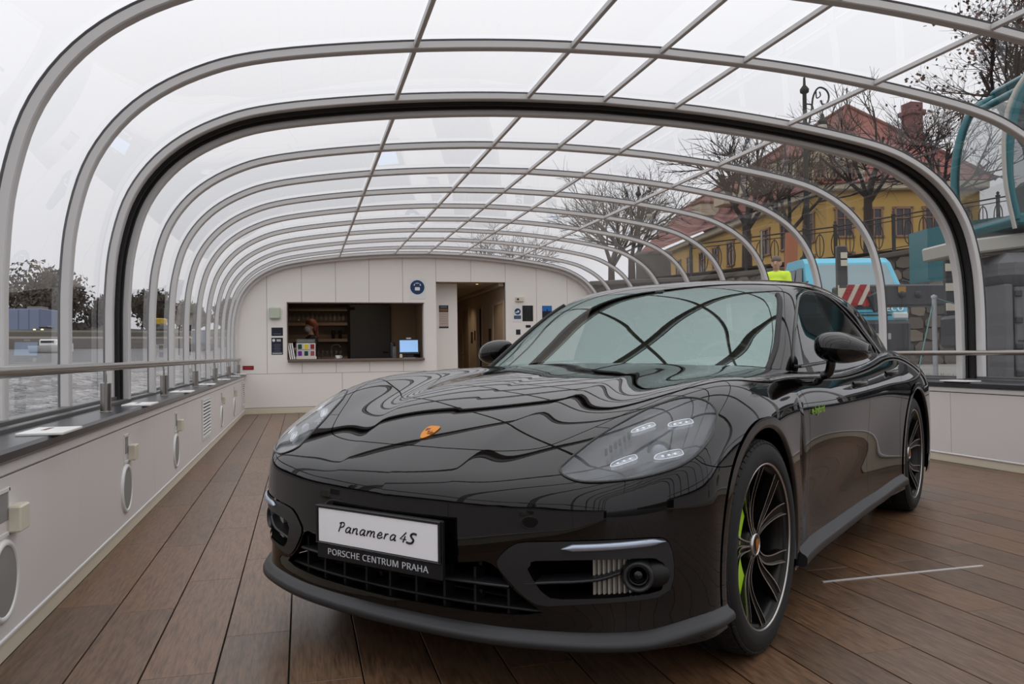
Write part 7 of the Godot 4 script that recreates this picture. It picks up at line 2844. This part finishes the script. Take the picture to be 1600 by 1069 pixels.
# ---------------------------------------------------------------- mobile crane
func build_crane() -> void:
	paint("crane_teal", Color(0.03, 0.37, 0.40), 0.35)
	paint("crane_grey", Color(0.20, 0.20, 0.215), 0.5)
	paint("crane_deck", Color(0.66, 0.65, 0.62), 0.6)
	paint("crane_cabinet", Color(0.36, 0.36, 0.37), 0.6)
	paint("warn_red", Color(0.60, 0.12, 0.12), 0.5)
	paint("warn_white", Color(0.80, 0.77, 0.70), 0.5)
	pane("crane_glass", Color(0.10, 0.20, 0.20, 0.5), 0.5)
	var c := thing("mobile_crane", "mobile crane with teal cab, grey boom and striped warning plates", "crane", Vector3(8.8, 0.56, -9.08), FACE)
	# local: x to the right, z towards the boat; depth 11 m from the photographer
	# boom lying across towards the truck
	var b := Basis(Vector3.UP, 0.0)
	var st := Shape.new()
	st.bevel_box(Vector3(1.08, 1.46, -4.2), Vector3(2.42, 0.40, 0.55), 0.03, b)
	part("boom", st.mesh(), M.crane_grey, c)
	for q in [[0.50, 1.46], [0.95, 1.47], [1.25, 1.47]]:
		st = Shape.new()
		st.lathe(Vector3(q[0], q[1], -3.915), PackedVector2Array([Vector2(0.0, 0.03), Vector2(0.05, 0.03), Vector2(0.065, 0.0)]), 14, Basis(Vector3(1, 0, 0), Vector3(0, 0, 1), Vector3(0, -1, 0)))
		part("boom_pin", st.mesh(), M.truck_dark, c)
	st = Shape.new()
	st.bevel_box(Vector3(-0.140, 1.98, -3.95), Vector3(0.19, 0.80, 0.12), 0.02)
	part("boom_upright", st.mesh(), M.crane_grey, c)
	for k in 2:
		st = Shape.new()
		st.bevel_box(Vector3(-0.120, 2.20 - k * 0.14, -3.88), Vector3(0.12, 0.11, 0.01), 0.002)
		part("sticker", st.mesh(), M.warn_white, c)
	for q in [[0.95, 1.56, "yellow"], [1.92, 1.54, "white"]]:
		st = Shape.new()
		st.bevel_box(Vector3(q[0], q[1], -3.915), Vector3(0.14, 0.11, 0.012), 0.002)
		part("sticker", st.mesh(), M.warn_white if q[2] == "white" else paint("sticker_ochre", Color(0.62, 0.46, 0.16), 0.5), c)
	# striped plate at the boom end: separate slanting stripes
	st = Shape.new()
	st.bevel_box(Vector3(0.060, 1.47, -3.90), Vector3(0.58, 0.37, 0.02), 0.003)
	var plate := part("warning_plate", st.mesh(), M.warn_white, c)
	for k in 3:
		var x0 := -0.29 + [-0.02, 0.20, 0.42][k] as float
		var ol := PackedVector2Array([Vector2(x0, -0.2), Vector2(x0 + 0.13, -0.2), Vector2(x0 + 0.33, 0.2), Vector2(x0 + 0.20, 0.2)])
		for pc in Geometry2D.intersect_polygons(ol, rect(-0.29, -0.2, 0.29, 0.2)):
			st = Shape.new()
			st.plate(Vector3(0.060, 1.46, -3.885), pc, 0.006)
			part("red_stripe", st.mesh(), M.warn_red, plate)
	# hook block
	st = Shape.new()
	st.bevel_box(Vector3(0.460, 1.34, -3.88), Vector3(0.26, 0.34, 0.06), 0.05, Basis(Vector3(0, 0, 1), 0.4))
	part("hook_block", st.mesh(), M.truck_dark, c)
	# black and white barred plate
	st = Shape.new()
	st.bevel_box(Vector3(0.24, 1.46, -0.72), Vector3(0.42, 1.02, 0.08), 0.01)
	part("bar_plate", st.mesh(), M.truck_dark, c)
	for k in 4:
		st = Shape.new()
		st.bevel_box(Vector3(0.24, 1.92 - k * 0.285, -0.67), Vector3(0.44, 0.11, 0.02), 0.003)
		part("white_bar", st.mesh(), M.warn_white, c)
	# teal counterweight frame
	st = Shape.new()
	st.plate(Vector3(0.68, 0, -2.2), PackedVector2Array([Vector2(-0.28, 1.55), Vector2(-0.02, 1.55), Vector2(-0.02, 2.14), Vector2(0.45, 2.14), Vector2(0.95, 2.2), Vector2(0.95, 2.56), Vector2(0.25, 2.48), Vector2(-0.28, 2.38)]), 0.6)
	part("counterweight_frame", st.mesh(), M.crane_teal, c)
	st = Shape.new()
	for k in 3:
		st.tube(curve3([Vector3(0.80 + k * 0.08, 1.2, -2.1), Vector3(0.75 + k * 0.1, 1.6, -2.0), Vector3(1.0 + k * 0.05, 1.9, -2.05)], false, 4), 0.035, 6)
	part("hose", st.mesh(), M.truck_dark, c)
	# deck beam, rounded tank and cabinets
	st = Shape.new()
	st.bevel_box(Vector3(-0.370, 1.70, 1.35), Vector3(1.6, 0.17, 0.7), 0.02, Basis(Vector3(0, 0, 1), 0.11))
	part("deck_beam", st.mesh(), M.crane_deck, c)
	st = Shape.new()
	st.bevel_box(Vector3(0.100, 1.36, 1.5), Vector3(1.6, 0.38, 0.8), 0.12)
	part("tank", st.mesh(), M.crane_cabinet, c)
	for q in [[-0.62, 0.10, 1.18], [-0.20, 0.70, 1.12]]:
		st = Shape.new()
		st.bevel_box(Vector3(q[0], 0.60, 1.5), Vector3(q[1], q[2], 0.7), 0.015)
		part("cabinet", st.mesh(), M.crane_cabinet, c)
	st = Shape.new()
	st.bevel_box(Vector3(-0.220, 0.55, 1.86), Vector3(0.62, 0.01, 0.02), 0.002)
	part("cabinet_joint", st.mesh(), M.truck_dark, c)
	for k in 4:
		st = Shape.new()
		st.bevel_box(Vector3(-0.52, 1.08 - k * 0.30, 1.86), Vector3(0.08, 0.07, 0.04), 0.01)
		part("hinge", st.mesh(), M.truck_dark, c)
	# operator's cab: curved teal frame with glass
	var side := curve2(vec2s([[-0.18, 1.92], [-0.26, 2.4], [-0.22, 2.95], [-0.05, 3.42], [0.25, 3.62], [0.7, 3.68]]), false, 4)
	st = Shape.new()
	for zz in [0.75, 1.85]:
		var pts := PackedVector3Array()
		for q in side:
			pts.append(Vector3(q.x - 0.34, q.y, zz))
		st.tube(pts, 0.055, 8)
	for i in [0, 12, 20]:
		st.tube(PackedVector3Array([Vector3(side[i].x - 0.34, side[i].y, 0.75), Vector3(side[i].x - 0.34, side[i].y, 1.85)]), 0.045, 8)
	st.bevel_box(Vector3(0.390, 3.70, 1.3), Vector3(1.0, 0.10, 1.25), 0.04)
	st.bevel_box(Vector3(0.090, 1.92, 1.3), Vector3(1.25, 0.14, 1.2), 0.03)
	st.bevel_box(Vector3(0.790, 2.8, 1.3), Vector3(0.12, 1.9, 1.2), 0.03)
	part("cab_frame", st.mesh(), M.crane_teal, c)
	st = Shape.new()
	var r0 := PackedVector3Array()
	var r1 := PackedVector3Array()
	for q in side:
		r0.append(Vector3(q.x - 0.34, q.y, 0.78))
		r1.append(Vector3(q.x - 0.34, q.y, 1.82))
	st.sheet([r0, r1])
	part("cab_glass", st.mesh(), M.crane_glass, c)
	st = Shape.new()
	var fan := PackedVector2Array()
	for q in side:
		fan.append(Vector2(q.x - 0.34, q.y))
	fan.append(Vector2(0.74, 3.65))
	fan.append(Vector2(0.74, 1.95))
	st.plate(Vector3(0, 0, 1.84), fan, 0.008)
	part("cab_glass", st.mesh(), M.crane_glass, c)
	st = Shape.new()
	st.bevel_box(Vector3(0.190, 2.25, 1.3), Vector3(0.5, 0.45, 0.5), 0.06)
	st.bevel_box(Vector3(0.420, 2.75, 1.3), Vector3(0.14, 0.7, 0.5), 0.05)
	part("cab_seat", st.mesh(), M.truck_dark, c)
	st = Shape.new()
	st.tube(curve3([Vector3(-0.60, 1.80, 1.95), Vector3(-0.70, 2.4, 1.95), Vector3(-0.66, 3.1, 1.95), Vector3(-0.36, 3.6, 1.95), Vector3(0.24, 3.85, 1.95)], false, 4), 0.022, 6)
	part("grab_rail", st.mesh(), M.crane_deck, c)
	# chassis under it all
	st = Shape.new()
	st.bevel_box(Vector3(2.0, 0.72, -0.6), Vector3(3.0, 0.5, 2.4), 0.05)
	part("chassis", st.mesh(), M.crane_grey, c)
	for q in [[1.3, -1.2], [2.8, -1.2], [2.8, 0.7]]:
		st = Shape.new()
		st.lathe(Vector3(q[0], 0.46, q[1]), PackedVector2Array([Vector2(0.0, 0.14), Vector2(0.28, 0.14), Vector2(0.46, 0.12), Vector2(0.46, -0.14), Vector2(0.0, -0.14)]), 20, Basis(Vector3(1, 0, 0), Vector3(0, 0, 1), Vector3(0, -1, 0)))
		part("wheel", st.mesh(), M.tyre, c)

# ---------------------------------------------------------------- river side
func blob_tree(label: String, at: Vector3, w: float, h: float, seed_: int, m: Material) -> void:
	var t := thing("river_tree", label, "tree", at)
	var rng := RandomNumberGenerator.new()
	rng.seed = seed_
	var lumps := []
	for k in 9:
		var a := TAU * rng.randf()
		lumps.append([Vector3(cos(a) * w * 0.26 * rng.randf(), h * (0.35 + 0.45 * rng.randf()), sin(a) * w * 0.26 * rng.randf()), w * (0.13 + 0.12 * rng.randf())])
	var st := Shape.new()
	for k in 2600:
		var l: Array = lumps[rng.randi() % 9]
		var d := Vector3(rng.randfn(), rng.randfn(), rng.randfn()).normalized()
		var c: Vector3 = l[0] + d * float(l[1]) * pow(rng.randf(), 0.4) * Vector3(1, 0.9, 1)
		if c.y < 0.4:
			c.y = 0.4
		var u := Vector3(rng.randfn(), rng.randfn() + 0.5, rng.randfn()).normalized()
		var v := u.cross(d).normalized() * (0.2 + 0.4 * rng.randf())
		u *= 0.5 + 0.6 * rng.randf()
		st.tri(c - v, c + v, c + u, d, d, d)
	part("crown", st.mesh(), m, t)
	st = Shape.new()
	st.tube(PackedVector3Array([Vector3(0, 0, 0), Vector3(0.1, h * 0.55, 0)]), w * 0.03, 7)
	part("trunk", st.mesh(), M.bark, t)

func build_river_side() -> void:
	# the boat lies slightly heeled, so the river tilts a little against the deck
	var water := StandardMaterial3D.new()
	water.resource_name = "river_water"
	water.albedo_color = Color(0.16, 0.165, 0.17)
	water.roughness = 0.08
	water.uv1_triplanar = true
	water.uv1_world_triplanar = true
	water.uv1_scale = Vector3(0.16, 0.10, 0.16)
	water.normal_enabled = true
	var nt := noise_tex(77, 0.02, [[0.0, grey(0.0)], [1.0, grey(1.0)]], 512, 4)
	nt.color_ramp = null
	nt.as_normal_map = true
	nt.bump_strength = 14.0
	water.normal_texture = nt
	water.normal_scale = 1.0
	var w := structure("water_river", "rippled grey river water beside the boat", "river")
	var st := Shape.new()
	var sl := 0.0265
	var dn := Vector3(-0.35, 0, -0.936)
	var pr := Vector3(0.936, 0, -0.35)
	var o := Vector3(-1.6, -0.95, 0)
	var p00 := o + pr * -160.0 - dn * 30.0 + Vector3(0, -30.0 * sl, 0)
	var p10 := o + pr * 60.0 - dn * 30.0 + Vector3(0, -30.0 * sl, 0)
	var p11 := o + pr * 60.0 + dn * 135.0 + Vector3(0, 135.0 * sl, 0)
	var p01 := o + pr * -160.0 + dn * 135.0 + Vector3(0, 135.0 * sl, 0)
	st.quad(p00, p10, p11, p01, Vector3.UP)
	var far_water := water.duplicate()
	far_water.resource_name = "river_water_far"
	far_water.roughness = 0.3
	part("surface", st.mesh(), far_water, w)
	# rippled water close to the boat
	var wn := FastNoiseLite.new()
	wn.seed = 12
	wn.frequency = 0.35
	wn.fractal_octaves = 3
	var grid := []
	for i in 150:
		var row := PackedVector3Array()
		for j in 110:
			var g := Vector3(-1.7 - pow(j / 109.0, 1.5) * 34.0, 0, 4.0 - i * 0.34)
			var along := (g - o).dot(dn)
			var lift := wn.get_noise_2d(g.x * 1.0 + g.z * 0.25, g.z * 0.45 - g.x * 0.1) * 0.16 + wn.get_noise_2d(g.x * 3.0, g.z * 1.5 + 40.0) * 0.035
			row.append(Vector3(g.x, o.y + along * sl + 0.10 + lift * smoothstep(0.0, 0.06, j / 109.0) * (1.0 - smoothstep(0.85, 1.0, j / 109.0)), g.z))
		grid.append(row)
	st = Shape.new()
	st.sheet(grid)
	part("ripples", st.mesh(), water, w)
	var bk := structure("ground_bank", "pale stone embankment on the far side of the river", "embankment")
	paint("bank_stone", Color(0.50, 0.48, 0.46), 0.9)
	paint("bank_earth", Color(0.40, 0.385, 0.35), 0.95)
	st = Shape.new()
	var bb := Basis(pr, Vector3.UP, -dn)
	st.bevel_box(o + dn * 139.0 + pr * -50.0 + Vector3(0, 3.7, 0), Vector3(330.0, 3.2, 10.0), 0.3, bb)
	part("quay_face", st.mesh(), M.bank_stone, bk)
	st = Shape.new()
	st.bevel_box(o + dn * 230.0 + pr * -50.0 + Vector3(0, 3.5, 0), Vector3(500.0, 6.0, 175.0), 0.3, bb)
	part("bank_top", st.mesh(), M.bank_earth, bk)
	st = Shape.new()
	var ridge := []
	var rn := FastNoiseLite.new()
	rn.seed = 5
	rn.frequency = 0.03
	for k in 60:
		var q: Vector3 = o + dn * 222.0 + pr * (-170.0 + k * 6.0)
		var top := 9.5 + 5.0 * smoothstep(-20.0, -120.0, -170.0 + k * 6.0) + 2.5 * rn.get_noise_1d(k * 7.0)
		ridge.append(PackedVector3Array([q + Vector3(0, 1.0, 0) - dn * 9.0, q + Vector3(0, top * 0.7, 0) - dn * 5.0, q + Vector3(0, top, 0), q + Vector3(0, top * 0.6, 0) + dn * 20.0]))
	st.sheet(ridge)
	part("wooded_slope", st.mesh(), M.far_tree, bk)
	var trees := [[-76.0, 24.0, 17.0], [-66.0, 22.0, 16.5], [-57.0, 26.0, 16.0], [-48.5, 20.0, 14.0], [-41.0, 16.0, 10.5], [-35.0, 14.0, 9.5], [-29.0, 14.0, 8.5], [-23.0, 12.0, 7.0], [-17.0, 12.0, 7.5], [-12.0, 13.0, 6.5], [-87.0, 24.0, 15.0], [-97.0, 20.0, 13.0]]
	for i in trees.size():
		var q: Array = trees[i]
		var z: float = -182.0 - (q[0] + 40.0) * -0.26 - (i % 3) * 15.0
		blob_tree(["tall dark grove at the left of the far bank", "dark rounded tree behind the long blue hall", "broad dark tree standing above the blue hall roof", "grey-brown tree at the end of the blue hall", "mid-height dark tree next to the blue hall", "lower dark tree downstream of the hall", "small dark tree half way along the far bank", "low dark tree near the yellow van", "low dark tree behind the yellow van", "lowest tree where the far bank meets the bar wall", "dark tree at the far upstream end", "last dark tree beyond the upstream end"][i], Vector3(q[0], 6.1, z), q[1], q[2], 100 + i, M.far_tree if i % 2 == 0 else M.far_tree_b)
	var hall := thing("river_hall", "long blue-grey hall with flat roof on the far bank", "building", Vector3(-47.2, 4.9, -158.0), FACE + 0.1)
	part("wall", box_mesh(Vector3(10.5, 4.4, 8.0), 0.1, Vector3(0, 2.6, 0)), paint("hall_blue", Color(0.42, 0.47, 0.58), 0.6), hall)
	part("roof_box", box_mesh(Vector3(2.4, 0.7, 3.0), 0.05, Vector3(-3.8, 5.1, 0)), M.bank_stone, hall)
	part("roof_box", box_mesh(Vector3(2.2, 0.6, 3.0), 0.05, Vector3(2.9, 5.0, 0)), M.bank_stone, hall)
	part("dark_base", box_mesh(Vector3(10.7, 1.1, 8.2), 0.05, Vector3(0, 0.3, 0)), M.crane_grey, hall)
	for k in 6:
		part("panel", box_mesh(Vector3(1.5, 3.4, 0.12), 0.03, Vector3(-4.2 + k * 1.68, 2.9, 4.02)), paint("hall_pale", Color(0.47, 0.52, 0.62), 0.5), hall)
	var lampc := thing("far_car", "small far car with two lit headlamps beside the blue hall", "car", Vector3(-40.6, 5.2, -148.0), FACE)
	part("body", box_mesh(Vector3(1.8, 0.7, 3.6), 0.2, Vector3(0, 0.55, 0)), M.crane_grey, lampc)
	part("cabin", box_mesh(Vector3(1.5, 0.55, 1.9), 0.2, Vector3(0, 1.1, -0.3)), M.house_pane, lampc)
	glow("headlamp_glow", Color(1.0, 0.92, 0.6), 2.2)
	for sx in [-1.0, 1.0]:
		part("headlamp", box_mesh(Vector3(0.42, 0.36, 0.08), 0.05, Vector3(sx * 0.62, 0.62, 1.84)), M.headlamp_glow, lampc)
		var li := SpotLight3D.new()
		li.name = "headlamp_beam"
		li.light_color = Color(1.0, 0.92, 0.6)
		li.light_energy = 1.0
		li.light_size = 0.15
		li.spot_angle = 25.0
		li.spot_range = 200.0
		li.spot_attenuation = 2.0
		li.shadow_enabled = true
		li.rotation.y = PI
		li.position = Vector3(sx * 0.62, 0.62, 1.95)
		lampc.add_child(li)
	# white motor boat
	var mb := thing("motor_boat", "small white motor boat moored across the river", "boat", Vector3(-27.0, 1.72, -101.0), FACE + 0.2)
	st = Shape.new()
	var hull := []
	for i in 13:
		var t := i / 12.0
		var wd := 0.85 * pow(sin(PI * minf(t * 0.62 + 0.38, 1.0)), 0.7)
		var x := lerpf(-2.2, 2.2, t)
		hull.append(PackedVector3Array([Vector3(x, 0.85 + 0.25 * t * t, -wd), Vector3(x, 0.2, -wd * 0.7), Vector3(x, -0.1, 0.0), Vector3(x, 0.2, wd * 0.7), Vector3(x, 0.85 + 0.25 * t * t, wd)]))
	st.sheet(hull)
	part("hull", st.mesh(), M.white_plastic, mb)
	part("deck", box_mesh(Vector3(3.9, 0.08, 1.2), 0.02, Vector3(0, 0.82, 0)), M.white_plastic, mb)
	part("cabin", box_mesh(Vector3(1.7, 0.75, 1.1), 0.12, Vector3(-0.3, 1.2, 0)), M.white_plastic, mb)
	part("cabin_window", box_mesh(Vector3(1.4, 0.3, 1.14), 0.04, Vector3(-0.3, 1.28, 0)), M.house_pane, mb)
	var van := thing("yellow_van", "small van with yellow top on the far bank", "van", Vector3(-18.3, 4.6, -117.0), FACE)
	part("body", box_mesh(Vector3(1.35, 0.75, 2.6), 0.1, Vector3(0, 0.55, 0)), M.crane_cabinet, van)
	part("top", box_mesh(Vector3(1.25, 0.85, 2.0), 0.1, Vector3(-0.05, 1.32, 0)), paint("van_yellow", Color(0.80, 0.66, 0.12), 0.5), van)
	part("windscreen", box_mesh(Vector3(1.1, 0.35, 0.05), 0.01, Vector3(0, 0.72, 1.3)), M.house_pane, van)
	var hs := thing("small_house", "small pale orange house at the upstream edge of the far bank", "house", Vector3(-41.0, 2.0, -125.0), FACE)
	part("wall", box_mesh(Vector3(3.0, 2.2, 3.0), 0.05, Vector3(0, 1.1, 0)), paint("house_peach", Color(0.70, 0.55, 0.42), 0.8), hs)
	st = Shape.new()
	st.plate(Vector3(0, 2.2, 0), PackedVector2Array([Vector2(-1.8, 0.0), Vector2(1.8, 0.0), Vector2(0.0, 1.1)]), 3.4)
	part("roof", st.mesh(), M.roof_tile, hs)
	var pn := thing("moored_barge", "low grey barge with bright rail moored at the far bank", "boat", Vector3(-12.5, 1.9, -109.0), FACE)
	part("hull", box_mesh(Vector3(3.2, 1.0, 2.0), 0.15, Vector3(0, 0.5, 0)), M.crane_grey, pn)
	part("cabin", box_mesh(Vector3(1.6, 1.5, 1.4), 0.06, Vector3(0.3, 1.75, 0)), M.hall_blue, pn)
	part("rail", box_mesh(Vector3(1.7, 0.16, 1.5), 0.03, Vector3(0.3, 2.6, 0)), M.white_plastic, pn)
